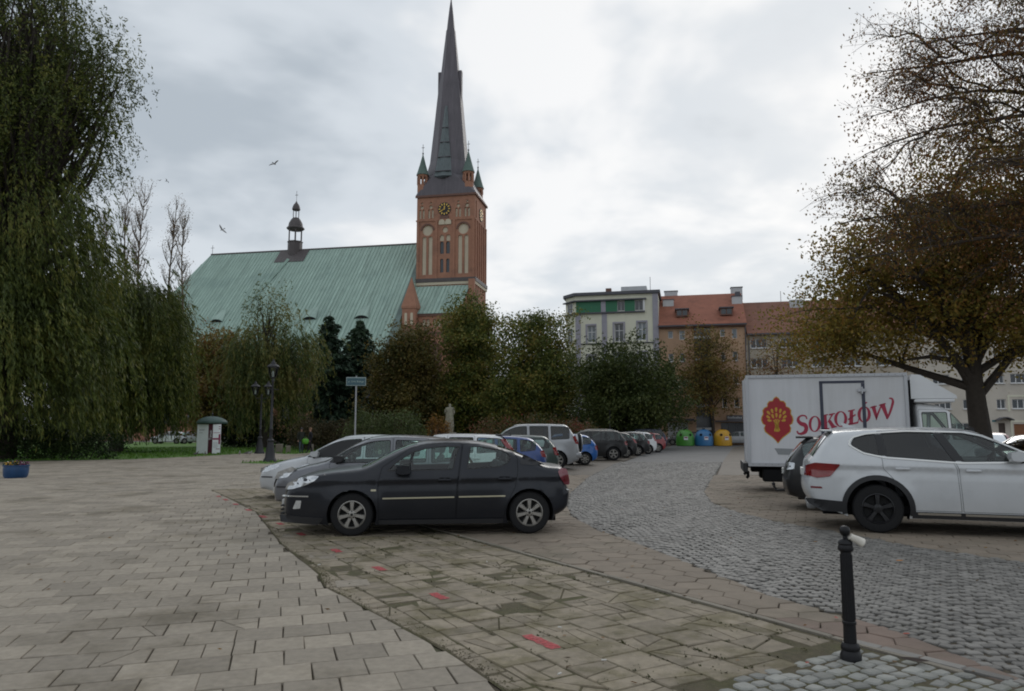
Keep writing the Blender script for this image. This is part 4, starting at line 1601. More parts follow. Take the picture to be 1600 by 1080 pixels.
# nave walls, buttresses, windows
mb = MB()
WY = YE + 1.2
mb.poly3([(XH + 2, WY, 0), (0, WY, 0), (0, WY, ZE + 0.9), (XH + 2, WY, ZE + 0.9)])
mb.poly3([(XH + 2, WY, 0), (XH + 2, WY, ZE), (XH + 2, 38, ZE), (XH + 2, 38, 0)])
mb.poly3([(-0.05, WY, 0), (-0.05, YR, 0), (-0.05, YR, ZR - 0.5), (-0.05, WY, ZE + 1)])
put("nave_wall", mb, M["brick"], ch)
for k in range(9):
    x_ = -4.0 - k * 7.6
    mb = MB()
    mb.box(x_ - 0.7, x_ + 0.7, WY - 2.0, WY - 0.003, 0, 12.6)
    put("buttress", mb, M["brick_dark"], ch)
    mb = MB()
    mb.prism(arch(x_ - 5.2, x_ - 2.4, 3.0, 13.2, True), WY - 0.06, WY - 0.003, "Y")
    put("church_window", mb, M["darkglass"], ch)
# ridge turret (fleche)
fx, fy = -37.4, YR
mb = MB()
mb.lathe([(1.9, 46.2), (1.9, 51.2), (2.05, 51.3), (2.05, 51.5)], 8, (fx, fy, 0), a0=PI / 8)
for i in range(6):
    a = 2 * PI * i / 6
    mb.lathe([(0.17, 51.5), (0.17, 55.0)], 5, (fx + 1.8 * math.cos(a), fy + 1.8 * math.sin(a), 0))
mb.lathe([(1.95, 54.7), (2.35, 55.0), (2.35, 55.25), (1.95, 55.5), (1.75, 56.6), (1.2, 57.6), (0.85, 58.0)], 12, (fx, fy, 0))
for i in range(6):
    a = 2 * PI * i / 6
    mb.lathe([(0.09, 58.0), (0.09, 60.2)], 5, (fx + 0.8 * math.cos(a), fy + 0.8 * math.sin(a), 0))
mb.lathe([(0.9, 60.1), (1.1, 60.3), (1.0, 60.9), (0.75, 61.6), (0.3, 62.2), (0.08, 62.7)], 10, (fx, fy, 0))
mb.lathe([(0.05, 62.6), (0.05, 65.5)], 5, (fx, fy, 0))
mb.box(fx - 0.4, fx + 0.4, fy - 0.05, fy + 0.05, 64.3, 64.42)
fl = put("ridge_turret", mb, M["leadbrown"], ch, 35)
mb = MB()
mb.add([(fx - 4.0, YR - 3.6, rz_(YR - 3.6) + 0.16), (fx + 4.4, YR - 3.6, rz_(YR - 3.6) + 0.16), (fx + 4.4, YR, ZR + 0.22), (fx - 4.0, YR, ZR + 0.22)], [(0, 1, 2, 3)])
put("lead_flashing", mb, M["leadbrown"], roof_)
mb = MB()
mb.tube([(XL + 0.3, YR, ZR), (XL + 0.3, YR, ZR + 2.6)], 0.06, 5)
mb.box(XL - 0.2, XL + 0.8, YR - 0.04, YR + 0.04, ZR + 1.8, ZR + 1.9)
put("roof_cross", mb, M["leadbrown"], roof_)

# annexe with lean-to copper roof in front of the tower
AY = -8.6
hl2 = []
for k in range(9):
    u = 3.0 + k * 1.28 + (0.35 if k % 2 else 0)
    hl2.append(arch(u, u + 0.8, 24.9, 26.7))
hl2.append(arch(5.5, 9.3, 9.0, 21.8, True))
an = holed_wall(ch, "annexe", rect(0.0, 13.4, 0, 28.0), hl2, front(AY), 0.5, M["brick"])
for i, h_ in enumerate(hl2):
    fill(an, "blind_window", h_, front(AY), 0.45, M["niche"] if i < 9 else M["brick_dark"])
mb = MB()
mb.poly3([(13.4, AY, 0), (13.4, 0, 0), (13.4, 0, 35.5), (13.4, AY, 28.0)])
mb.poly3([(0, AY, 0), (0, AY, 28), (0, 0, 35.5), (0, 0, 0)])
put("annexe", mb, M["brick"], ch)
mb = MB()
mb.add([(0.0, AY - 0.5, 27.85), (13.5, AY - 0.5, 27.85), (13.5, -0.2, 35.9), (0.0, -0.2, 35.9)], [(0, 1, 2, 3)])
ar_ = put("annexe_roof", mb, M["copper"], ch)
mb = MB()
for k in range(15):
    x_ = 0.3 + k * 0.93
    mb.add([(x_ - .07, AY - 0.5, 27.87), (x_ + .07, AY - 0.5, 27.87), (x_, AY - 0.6, 28.05), (x_ - .07, -0.2, 35.92), (x_ + .07, -0.2, 35.92), (x_, -0.3, 36.1)], [(0, 3, 5, 2), (1, 2, 5, 4)])
kind(put("roof_seams", mb, M["copper_seam"], ar_), "stuff")
mb = MB()
mb.box(0, 13.45, AY - 0.3, AY - 0.003, 27.3, 27.8)
mb.box(0, 13.45, AY - 0.2, AY - 0.003, 23.3, 23.7)
for k in range(20):
    mb.box(0.4 + k * 0.66, 0.7 + k * 0.66, AY - 0.15, AY - 0.003, 22.7, 23.3)
put("frieze", mb, M["brick_dark"], ch)
# corner pier right of the annexe roof
bbox(ch, "pier", 13.42, TW + 0.25, -1.2, -0.21, 0, 37.2, M["brick"])
# small stair turret with brick pyramid roof
mb = MB()
mb.box(0.35, 3.55, AY - 1.6, AY + 1.6, 0, 29.0)
mb.box(0.2, 3.7, AY - 1.75, AY + 1.75, 29.0, 29.5)
tt = put("stair_turret", mb, M["brick"], ch)
mb = MB()
mb.add([(0.2, AY - 1.75, 29.5), (3.7, AY - 1.75, 29.5), (3.7, AY + 1.75, 29.5), (0.2, AY + 1.75, 29.5), (1.95, AY, 36.6)], [(0, 1, 4), (1, 2, 4), (2, 3, 4), (3, 0, 4)])
put("pyramid_roof", mb, M["brick"], tt)
for a in (0.95, 2.35):
    mb = MB()
    mb.prism(arch(a, a + 0.6, 25.2, 28.0), AY - 1.66, AY - 1.603, "Y")
    put("blind_window", mb, M["niche"], tt)
# ------------------------------------------------------------------ trees and shrubs
LM = {}
LM["olive"] = leaf_mat("leaf_olive", [(0.108, 0.082, 0.026), (0.151, 0.130, 0.035), (0.216, 0.156, 0.035), (0.184, 0.086, 0.030)])
LM["willow"] = leaf_mat("leaf_willow", [(0.042, 0.058, 0.012), (0.066, 0.09, 0.018), (0.10, 0.125, 0.024), (0.165, 0.165, 0.036)])
LM["weep"] = leaf_mat("leaf_weep", [(0.055, 0.083, 0.022), (0.090, 0.118, 0.030), (0.158, 0.158, 0.041), (0.193, 0.166, 0.048)])
LM["spruce"] = leaf_mat("leaf_spruce", [(0.020, 0.041, 0.024), (0.034, 0.060, 0.034), (0.050, 0.084, 0.043)], trans=0.1)
LM["linden"] = leaf_mat("leaf_linden", [(0.061, 0.085, 0.022), (0.109, 0.132, 0.028), (0.166, 0.176, 0.038), (0.236, 0.177, 0.043)])
LM["linden_brown"] = leaf_mat("leaf_linden_brown", [(0.055, 0.058, 0.015), (0.085, 0.08, 0.02), (0.125, 0.088, 0.025), (0.145, 0.115, 0.03)])
LM["dark"] = leaf_mat("leaf_dark", [(0.034, 0.05, 0.013), (0.055, 0.075, 0.018), (0.085, 0.098, 0.026)])
LM["hedge"] = leaf_mat("leaf_hedge", [(0.013, 0.026, 0.008), (0.023, 0.044, 0.010), (0.042, 0.065, 0.016)])
LM["autumn"] = leaf_mat("leaf_autumn", [(0.13, 0.10, 0.024), (0.20, 0.165, 0.034), (0.32, 0.235, 0.045), (0.24, 0.125, 0.032), (0.16, 0.155, 0.036)], trans=0.45)
LM["brownleaf"] = leaf_mat("leaf_brown", [(0.17, 0.075, 0.03), (0.26, 0.12, 0.04), (0.21, 0.145, 0.04), (0.14, 0.115, 0.035)], trans=0.35)
LM["rose"] = leaf_mat("leaf_rose", [(0.056, 0.067, 0.020), (0.105, 0.084, 0.028), (0.140, 0.070, 0.031), (0.224, 0.049, 0.042)])
LM["shrub"] = leaf_mat("leaf_shrub", [(0.039, 0.058, 0.018), (0.072, 0.098, 0.031), (0.104, 0.130, 0.046)])
LM["brownshrub"] = leaf_mat("leaf_brownshrub", [(0.056, 0.050, 0.022), (0.084, 0.064, 0.031), (0.105, 0.078, 0.042)])
LM["orange"] = leaf_mat("leaf_orange", [(0.108, 0.060, 0.017), (0.192, 0.090, 0.019), (0.240, 0.132, 0.024)])


def leaf_quads(C, size, rng, aspect=0.55, direction=None, jitter=0.6):
    """One kite-shaped leaf for each centre in C."""
    n = len(C)
    if direction is None:
        A = rng.normal(size=(n, 3))
    else:
        A = np.asarray(direction) + rng.normal(scale=jitter, size=(n, 3))
    A /= np.linalg.norm(A, axis=1)[:, None] + 1e-9
    B = np.cross(A, rng.normal(size=(n, 3)))
    B /= np.linalg.norm(B, axis=1)[:, None] + 1e-9
    s = size * rng.uniform(0.6, 1.3, n)[:, None]
    V = np.empty((n, 4, 3))
    V[:, 0] = C - A * s * 0.5
    V[:, 1] = C + B * s * aspect * 0.5 + A * s * 0.05
    V[:, 2] = C + A * s * 0.5
    V[:, 3] = C - B * s * aspect * 0.5 + A * s * 0.05
    return V.reshape(-1, 3)


def crown_obj(name, V, m, parent):
    Q = np.arange(len(V), dtype=np.int32).reshape(-1, 4)
    return link(name, np_mesh(name, V, Q, m), parent)


def in_ell(n, ells, rng, shell=2.0):
    """Points spread through a union of ellipsoids, denser towards the outside."""
    wts = np.array([e[3] * e[4] * e[5] for e in ells])
    k = rng.choice(len(ells), n, p=wts / wts.sum())
    E = np.array(ells)[k]
    d = rng.normal(size=(n, 3))
    d /= np.linalg.norm(d, axis=1)[:, None]
    r = rng.uniform(0, 1, n) ** (1 / (3 * shell)) * 0.97
    return E[:, :3] + d * r[:, None] * E[:, 3:]


def bend(a, b, sag, rng, k=4):
    a, b = np.asarray(a, float), np.asarray(b, float)
    t = np.linspace(0, 1, k)[:, None]
    off = rng.normal(scale=0.08 * np.linalg.norm(b - a), size=3)
    off[2] += sag * np.linalg.norm(b - a)
    return a + (b - a) * t + off * (np.sin(PI * t)) * 0.8


def tree(name, label, pos, th, tr, ells, m, n_sub=60, n_cl=420, n_leaf=40, size=0.25, sig=0.5, group=None, bark="bark", seed=1,
         limbs=7, clump=1.2, shell=2.0, direction=None, cat="tree", stems=1, drop=0.0):
    rng = np.random.default_rng(seed)
    t_ = thing(name, label, cat, (pos[0], pos[1], 0), 0, group)
    cc = np.mean([e[:3] for e in ells], axis=0)
    top = max(e[2] + e[5] for e in ells)
    trunks = []
    mb = MB()
    for s in range(stems):
        dx, dy = (0, 0) if stems == 1 else (rng.normal(0, 0.5), rng.normal(0, 0.4))
        lean = rng.normal(0, 0.03, 2) + (np.array([dx, dy]) * 0.15 if stems > 1 else 0)
        zs = [-0.1, 0.15 * th, 0.5 * th, th, th + 0.45 * (top - th), th + 0.8 * (top - th)]
        pts = [(dx + lean[0] * z + rng.normal(0, 0.012) * z, dy + lean[1] * z + rng.normal(0, 0.012) * z, z) for z in zs]
        # the trunk heads for the middle of the crown higher up
        pts = [(p[0] + (cc[0] - p[0]) * max(0, (p[2] - th) / (top - th + 1e-6)), p[1] + (cc[1] - p[1]) * max(0, (p[2] - th) / (top - th + 1e-6)), p[2]) for p in pts]
        mb.tube(pts, [tr * 1.5, tr * 1.05, tr * 0.92, tr * 0.8, tr * 0.42, tr * 0.12], 9)
        trunks.append(np.array(pts))
    put("trunk", mb, M[bark], t_, 60)
    bb_ = MB()
    lim = in_ell(limbs, ells, rng, 1.0)
    subs = in_ell(n_sub, ells, rng, shell)
    limb_pts = []
    for q in lim:
        tk = trunks[rng.integers(len(trunks))]
        z0 = th * rng.uniform(0.85, 1.0) + max(0, (q[2] - th)) * rng.uniform(0.1, 0.5)
        a = np.array([np.interp(z0, tk[:, 2], tk[:, 0]), np.interp(z0, tk[:, 2], tk[:, 1]), z0])
        c = bend(a, q, 0.1, rng, 5)
        bb_.tube(c, [tr * f for f in (0.42, 0.34, 0.26, 0.18, 0.08)], 6)
        limb_pts += list(c[1:])
    for tk in trunks:
        for z in np.linspace(th, tk[-1, 2], 6):
            limb_pts.append(np.array([np.interp(z, tk[:, 2], tk[:, 0]), np.interp(z, tk[:, 2], tk[:, 1]), z]))
    limb_pts = np.array(limb_pts)
    sub_pts = []
    for q in subs:
        d = np.linalg.norm(limb_pts - q, axis=1) + 0.8 * np.maximum(0, limb_pts[:, 2] - q[2])
        a = limb_pts[np.argmin(d)]
        c = bend(a, q, 0.06, rng, 4)
        bb_.tube(c, [tr * f for f in (0.16, 0.12, 0.09, 0.05)], 4, cap=False)
        sub_pts += list(c[1:])
    sub_pts = np.array(sub_pts)
    k = rng.integers(0, len(subs), n_cl)
    CL = subs[k] + rng.normal(scale=clump, size=(n_cl, 3)) * np.array([1, 1, 0.75])
    for q in CL[: min(n_cl, 420)]:
        a = sub_pts[np.argmin(np.linalg.norm(sub_pts - q, axis=1))]
        bb_.tube([a, (a + q) / 2 + rng.normal(0, 0.08, 3), q], [tr * 0.05, tr * 0.035, tr * 0.02], 3, cap=False)
    kind(put("branches", bb_, M[bark], t_), "stuff")
    C = np.repeat(CL, n_leaf, axis=0) + rng.normal(scale=sig, size=(n_cl * n_leaf, 3)) * np.array([1, 1, 0.7])
    C = C[C[:, 2] > 0.5]
    crown_obj("crown", leaf_quads(C, size, rng, direction=direction), m, t_)
    return t_


GL = "linden trees in a row before the church"
tree("olive_tree", "rounded olive brown autumn tree right of the willows, behind the poster column", (-28.4, 72), 2.6, 0.22,
     [(0.4, 0, 6.4, 3.2, 3.0, 4.4), (0.8, 0, 3.6, 3.3, 3, 2.2)], LM["olive"], 90, 640, 56, 0.30, 0.55, seed=3)
tree("linden_tree", "brownish linden between the dark spruces and the tall green linden", (-10.0, 72), 2.4, 0.24,
     [(-0.3, 0, 6.0, 1.9, 2.2, 4.8), (-0.3, 0, 3.6, 2.3, 2.4, 1.8)], LM["linden_brown"], 90, 640, 60, 0.30, 0.55, GL, seed=4)
tree("linden_tree", "tall dense green linden right below the church tower", (-5.0, 75), 2.4, 0.26,
     [(0.7, 0, 8.4, 2.0, 2.5, 6.2), (0.5, 0, 4.4, 2.5, 2.6, 2.4)], LM["linden"], 100, 860, 70, 0.28, 0.5, GL, seed=5)
tree("linden_tree", "loose linden with sky showing through its crown, left of the yellow building", (2.3, 70), 2.3, 0.2,
     [(0.3, 0, 8.2, 2.8, 2.8, 4.3), (-0.8, 0, 4.4, 3.6, 3.2, 2.4), (2.0, 0, 5.4, 1.9, 2.2, 2.8)], LM["linden"], 90, 820, 62, 0.26, 0.48, GL, seed=6, shell=1.5, stems=2)
tree("maple_tree", "dark round bushy tree in front of the yellow building", (10.1, 64), 1.7, 0.17,
     [(0, 0, 5.6, 3.1, 2.9, 3.3), (0, 0, 3.7, 3.7, 3.1, 1.8)], LM["dark"], 100, 800, 64, 0.25, 0.45, seed=7, stems=4)
tree("ash_tree", "thin autumn tree with forked trunk in front of the orange house", (21.3, 78.5), 3.0, 0.2,
     [(-0.3, 0, 8.8, 2.2, 2.1, 3.2), (-1.8, 0, 5.2, 2.2, 2.0, 1.6), (1.8, 0, 5.8, 1.6, 1.8, 2.2)], LM["olive"], 56, 300, 40, 0.25, 0.5, seed=8, shell=1.4)
tree("ash_tree", "nearly bare brown tree in front of the long beige block", (25.3, 70), 2.6, 0.14,
     [(0, 0, 6.8, 2.8, 2.5, 4.6)], LM["brownleaf"], 80, 260, 16, 0.2, 0.5, seed=9, shell=1.4)
tree("ash_tree", "low dark tree in the park beyond the small statue", (-1.5, 82), 1.6, 0.2,
     [(0, 0, 4.2, 4.5, 3, 2.8)], LM["dark"], 50, 340, 40, 0.3, 0.6, seed=10)


def conifer(label, pos, H, Rm, seed):
    rng = np.random.default_rng(seed)
    t_ = thing("spruce_tree", label, "tree", (pos[0], pos[1], 0), 0, "dark spruces")
    mb = MB()
    mb.tube([(0, 0, -0.1), (0.05, 0, H * 0.5), (0, 0, H)], [0.2, 0.12, 0.02], 8)
    put("trunk", mb, M["bark"], t_, 60)
    br = MB()
    V = []
    z = H * 0.06
    while z < H * 0.985:
        f = 1 - z / H
        r0 = Rm * (f ** 0.5) * min(1.0, f / 0.14) ** 0.5 * rng.uniform(0.75, 1.1) + 0.12
        nb = 8 if f > 0.3 else 6
        a0 = rng.uniform(0, 6)
        for i in range(nb):
            a = a0 + 2 * PI * i / nb + rng.normal(0, 0.2)
            r = r0 * rng.uniform(0.5, 1.2)
            t = np.linspace(0, 1, 5)
            P = np.stack([r * t * math.cos(a), r * t * math.sin(a), z + 0.10 * r * t - 0.42 * r * t * t + 0.12 * r * t ** 3], 1)
            br.tube(P, [0.035, 0.03, 0.022, 0.015, 0.008], 3, cap=False)
            n = int(14 + 34 * r)
            tt = rng.uniform(0.15, 1.05, n)
            C = np.stack([np.interp(tt, t, P[:, k]) for k in range(3)], 1)
            side_ = rng.normal(scale=0.2 * r * 0.5 + 0.05, size=n)
            C += np.stack([-np.sin(a) * side_, np.cos(a) * side_, -np.abs(side_) * 0.5 - rng.uniform(0, 0.22, n)], 1)
            D = np.stack([np.cos(a) + 0 * tt, np.sin(a) + 0 * tt, -0.7 + 0 * tt], 1)
            V.append(leaf_quads(C, 0.42, rng, 0.45, D, 0.45))
        z += H * 0.026 + 0.06 * f
    kind(put("branches", br, M["bark"], t_), "stuff")
    crown_obj("crown", np.concatenate(V), LM["spruce"], t_)


conifer("dark spruce standing left in the pair below the copper roof", (-19.4, 78), 14.2, 3.5, 21)
conifer("dark spruce standing right in the pair below the copper roof", (-16.6, 80), 14.0, 3.8, 22)


def willow(label, pos, trunk, ells, m, seed, group="weeping willows", lsize=0.3, lw=0.26, density=13.0, name="willow_tree"):
    """ells: list of (ellipsoid, strands, shortest, longest)."""
    rng = np.random.default_rng(seed)
    t_ = thing(name, label, "tree", (pos[0], pos[1], 0), 0, group)
    th, tr, top = trunk
    mb = MB()
    tk = np.array([(0, 0, -0.1), (0.1, 0, th * 0.5), (0.0, 0.1, th), (-0.4, 0.1, th + (top - th) * 0.4), (0.2, 0, th + (top - th) * 0.8)])
    mb.tube(tk, [tr * 1.4, tr, tr * 0.9, tr * 0.55, tr * 0.15], 10)
    put("trunk", mb, M["bark"], t_, 60)
    br = MB()
    V = []
    for E, ns, l0, l1 in ells:
        subs = in_ell(max(10, ns // 14), [E], rng, 1.6)
        for q in subs:
            z0 = min(max(th * 0.8, q[2] * rng.uniform(0.4, 0.75)), tk[-1, 2])
            a = np.array([np.interp(z0, tk[:, 2], tk[:, 0]), np.interp(z0, tk[:, 2], tk[:, 1]), z0])
            br.tube(bend(a, q, 0.12, rng, 5), [tr * f for f in (0.26, 0.2, 0.14, 0.08, 0.03)], 4, cap=False)
        for _ in range(ns):
            q = subs[rng.integers(len(subs))] + rng.normal(scale=0.75, size=3)
            out_ = q - np.array([E[0], E[1], q[2]])
            out_ /= np.linalg.norm(out_) + 1e-6
            L = rng.uniform(l0, l1)
            L = min(L, max(0.5, q[2] - rng.uniform(0.6, 1.6)))
            n = max(4, int(L * density))
            t = np.sort(rng.uniform(0, 1, n))
            sway = rng.normal(0, 0.12, 2)
            reach = min(0.9, 0.28 * L)
            P = q + out_ * (reach * (1 - (1 - t) ** 2))[:, None] + np.stack([sway[0] * t * L * 0.4 + 0.10 * t * t * L, sway[1] * t * L * 0.4, 0.25 * np.sin(PI * np.minimum(1, t * 2.2)) * 0.5 - t * t * L * 0.55 - t * L * 0.45], 1)
            P += rng.normal(scale=0.07, size=P.shape)
            D = np.tile(np.array([0.12, 0, -1.0]), (n, 1))
            D[:, :2] += out_[:2] * (1 - t)[:, None] * 0.9
            V.append(leaf_quads(P, lsize * (0.75 if l1 < 3 else 1.15), rng, lw * (1.25 if l1 < 3 else 0.75), D, 0.95 if l1 < 3 else 0.3))
    kind(put("branches", br, M["bark"], t_), "stuff")
    crown_obj("crown", np.concatenate(V), m, t_)
    return t_


willow("huge weeping willow filling the upper left, its crown cut by the frame", (-28.0, 41), (4.5, 0.55, 24),
       [((-1.2, 0, 23.0, 4.2, 4.6, 6.2), 3200, 0.4, 1.6), ((0.8, -0.5, 18.5, 4.0, 4, 3.4), 1500, 0.5, 2.0), ((3.6, 0, 22.4, 1.8, 2.2, 2.0), 520, 0.3, 1.1), ((-0.8, 0, 12.5, 6.2, 5.0, 4.8), 1500, 2.0, 5.0), ((-0.5, -1.5, 7.6, 6.4, 4.5, 3.0), 1300, 3.0, 6.5), ((-5.0, 0, 24, 4, 4, 6), 700, 0.7, 2.4)],
       LM["willow"], 31)
willow("smaller weeping willow with long trailing strands beside the poster column", (-28.9, 54.5), (3.6, 0.38, 12.0),
       [((0.2, 0, 9.3, 3.5, 3.2, 2.9), 1200, 3.5, 8.0), ((1.8, 0, 10.5, 1.7, 2.2, 1.5), 360, 3.5, 7.2), ((-2.9, 0, 11.7, 2.5, 2.2, 2.2), 480, 2.3, 5.8), ((0, 0, 6.0, 3.6, 3.0, 2.3), 700, 2.3, 4.6)],
       LM["willow"], 32)
willow("pale yellow green weeping tree with crooked limb in front of the copper roof", (-22.0, 66), (4.0, 0.3, 13.5),
       [((0.2, 0, 12.2, 2.0, 1.9, 1.7), 300, 0.5, 1.8), ((-1.0, 0, 8.6, 2.0, 2.2, 2.0), 420, 1.5, 4.6), ((2.4, 0, 9.0, 1.7, 2.0, 1.5), 260, 1.2, 3.6), ((0.4, 0, 6.2, 2.9, 2.6, 2.6), 700, 1.5, 4.6)],
       LM["weep"], 33, lsize=0.34, density=9)


def poplar(label, pos, H, seed):
    rng = np.random.default_rng(seed)
    t_ = thing("poplar_tree", label, "tree", (pos[0], pos[1], 0), 0, "bare poplars behind the willows")
    mb = MB()
    lean = rng.normal(0, 0.012)
    ph = rng.uniform(0, 6)
    ax = lambda z: np.array([lean * z + 0.2 * math.sin(z * 0.35 + ph), 0.1 * math.sin(z * 0.3 + ph), z])
    zs = np.linspace(-0.1, H, 12)
    mb.tube([ax(z) for z in zs], [0.26 * (1 - 0.95 * (z / H)) + 0.012 for z in zs], 7)
    put("trunk", mb, M["bark_pale"], t_, 60)
    br = MB()
    V = []
    for k in range(46):
        z = H * rng.uniform(0.22, 0.97)
        a = rng.uniform(0, 2 * PI)
        L = rng.uniform(2.2, 5.2) * (1.1 - 0.7 * z / H)
        p0 = ax(z)
        d = np.array([math.cos(a) * 0.38, math.sin(a) * 0.38, 0.95])
        P = np.array([p0 + d * L * t + np.array([math.cos(a), math.sin(a), 0]) * 0.28 * L * t * (1 - t) for t in (0, .33, .66, 1)])
        br.tube(P, [0.065, 0.05, 0.036, 0.015], 4, cap=False)
        for _ in range(7):
            t = rng.uniform(0.25, 1)
            q = p0 + d * L * t
            e_ = q + np.array([rng.normal(0, 0.28), rng.normal(0, 0.28), rng.uniform(0.3, 1.1)])
            br.tube([q, e_], [0.022, 0.011], 3, cap=False)
            C = e_ + rng.normal(scale=0.25, size=(7, 3))
            V.append(leaf_quads(C, 0.14, rng, 0.6))
    kind(put("branches", br, M["bark_pale"], t_), "stuff")
    crown_obj("crown", np.concatenate(V), LM["brownleaf"], t_)


for k, (x, H, l) in enumerate([(-50.2, 28.0, "bare poplar nearest to the willow's edge in the thin row"), (-47.6, 31.0, "tallest bare poplar, second from the willow"), (-44.9, 31.4, "bare poplar in the middle of the thin row"),
                               (-42.0, 30.2, "bare poplar fourth from the willow in the thin row"), (-39.6, 27.2, "shortest bare poplar, last of the row beside the copper roof")]):
    poplar(l, (x, 88 + (k % 2) * 1.5), H, 50 + k)

# the big autumn tree behind the white car, with visible limbs
tree("linden_tree", "big rust and olive autumn tree with dark trunk behind the white car and van", (15.1, 24), 2.4, 0.36,
     [(-2.8, 0.5, 5.7, 2.4, 2.6, 2.0), (-4.0, 0.6, 5.0, 1.2, 2.0, 1.5), (-1.4, 0, 7.2, 2.8, 2.6, 2.2), (1.5, 0, 6.4, 3.4, 2.8, 2.8), (0.8, 0, 9.4, 2.8, 2.4, 1.9), (3.4, 0, 5.4, 2.2, 2.2, 1.6)],
     LM["autumn"], 190, 1750, 46, 0.13, 0.33, seed=61, limbs=18, clump=0.7, shell=1.2)

rng = np.random.default_rng(62)
t_ = thing("linden_tree", "brown leafed tree leaning in from beyond the right edge with long drooping boughs", "tree", (19.6, 19.5, 0), 0)
mb = MB()
mb.tube([(0, 0, -0.1), (0, 0, 2), (-0.1, 0, 4.5), (-0.3, 0, 8), (-0.5, 0, 12), (-0.4, 0, 15.5)], [0.5, 0.36, 0.33, 0.24, 0.14, 0.03], 10)
put("trunk", mb, M["bark"], t_, 60)
br = MB()
V, V2 = [], []
LIMBS = [((-0.3, 8.0), (-10.0, -0.2, 9.3), 0.16), ((-0.3, 8.6), (-9.4, 0.4, 10.7), 0.13), ((-0.3, 9.5), (-9.5, 0.2, 11.9), 0.12), ((-0.4, 11.0), (-7.8, 0.5, 12.9), 0.08), ((-0.4, 12), (-6.9, -0.4, 13.9), 0.06),
         ((-0.2, 5.6), (-10.7, 0.8, 7.5), 0.13), ((-0.2, 5.2), (-10.6, 0.2, 6.4), 0.1), ((-0.3, 7.0), (-7.6, -1.2, 8.6), 0.08), ((-0.3, 7.5), (-6.5, 1.5, 10.0), 0.08), ((-0.3, 6.5), (-8.4, 1.6, 7.0), 0.05),
         ((-0.3, 9.0), (-5.4, -0.8, 11.4), 0.06), ((-0.3, 6), (-5.6, -1.0, 9.2), 0.05), ((-0.2, 6), (-5.0, 1.2, 7.6), 0.05)]
ALL = []
for (x0, z0), e_, bow in LIMBS:
    a, b = np.array([x0, 0, z0]), np.array(e_)
    ALL.append((a, b, bow, 0.105, 40))
    for k_ in range(5):
        u_ = rng.uniform(0.3, 0.85)
        p_ = a + (b - a) * u_
        p_[2] += bow * 10 * math.sin(PI * u_ ** 0.8)
        d_ = (b - a) / np.linalg.norm(b - a) + np.array([0, rng.normal(0, 0.5), rng.normal(0.05, 0.42)])
        ALL.append((p_, p_ + d_ / np.linalg.norm(d_) * rng.uniform(1.4, 3.2) * (1.2 - 0.5 * u_), rng.uniform(-0.01, 0.03), 0.026, 15))
for a, b, bow, r0_, ntw in ALL:
    t = np.linspace(0, 1, 14)
    P = a + (b - a) * t[:, None]
    P[:, 2] += bow * 10 * np.sin(PI * t ** 0.8) * 1.0
    P[:, 1] += 0.3 * np.sin(5 * t + a[2]) * t * (r0_ > 0.1)
    P[:, 2] += 0.14 * np.sin(9 * t + a[2] * 3) * np.sin(PI * t) - 0.25 * t ** 4
    br.tube(P, list(r0_ * (1 - t) + 0.011), 6, cap=False)
    for _ in range(ntw):
        u = rng.uniform(0.12, 1.0)
        p = np.array([np.interp(u, t, P[:, k]) for k in range(3)])
        L = rng.uniform(0.5, 1.9) * (1.15 - 0.55 * u)
        d = (b - a) / np.linalg.norm(b - a) * 0.8 + rng.normal(0, 0.55, 3)
        d[2] -= 0.1
        d /= np.linalg.norm(d)
        q = p + d * L
        q[2] -= 0.12 * L * L
        mid = (p + q) / 2 + np.array([0, 0, 0.1 * L])
        br.tube([p, mid, q], [0.013, 0.009, 0.004], 3, cap=False)
        for _ in range(5):
            s_ = rng.uniform(0.2, 1)
            p1 = p + (q - p) * s_
            q1 = p1 + rng.normal(0, 0.22, 3) + np.array([-0.12, 0, -0.06])
            br.tube([p1, q1], [0.005, 0.003], 3, cap=False)
            n_ = int(rng.integers(3, 6) + (14 if r0_ > 0.1 else 6) * max(0, 1 - u * 1.1))
            C = q1 + rng.normal(scale=0.11 + 0.12 * max(0, 1 - u), size=(n_, 3)) - np.array([0, 0, 0.05])
            V.append(leaf_quads(C, 0.085, rng, 0.55, np.tile([0, 0, -1.0], (n_, 1)), 0.7))
kind(put("branches", br, M["bark_mid"], t_), "stuff")
crown_obj("crown", np.concatenate(V), LM["brownleaf"], t_)


def shrub(name, label, pos, ells, m, n_cl, n_leaf, size, sig, seed, group=None, cat="shrub"):
    rng = np.random.default_rng(seed)
    t_ = thing(name, label, cat, (pos[0], pos[1], 0), 0, group)
    CL = in_ell(n_cl, ells, rng, 1.3)
    CL = CL[CL[:, 2] > 0.1]
    mb = MB()
    for q in CL[:: max(1, len(CL) // 60)]:
        a = np.array([q[0] * 0.8 + rng.normal(0, 0.1), q[1] * 0.8, -0.05])
        mb.tube([a, (a + q) / 2 + rng.normal(0, 0.06, 3), q], [0.025, 0.018, 0.008], 4, cap=False)
    kind(put("stems", mb, M["bark"], t_), "stuff")
    C = np.repeat(CL, n_leaf, axis=0) + rng.normal(scale=sig, size=(len(CL) * n_leaf, 3))
    C = C[C[:, 2] > 0.03]
    crown_obj("foliage", leaf_quads(C, size, rng), m, t_)


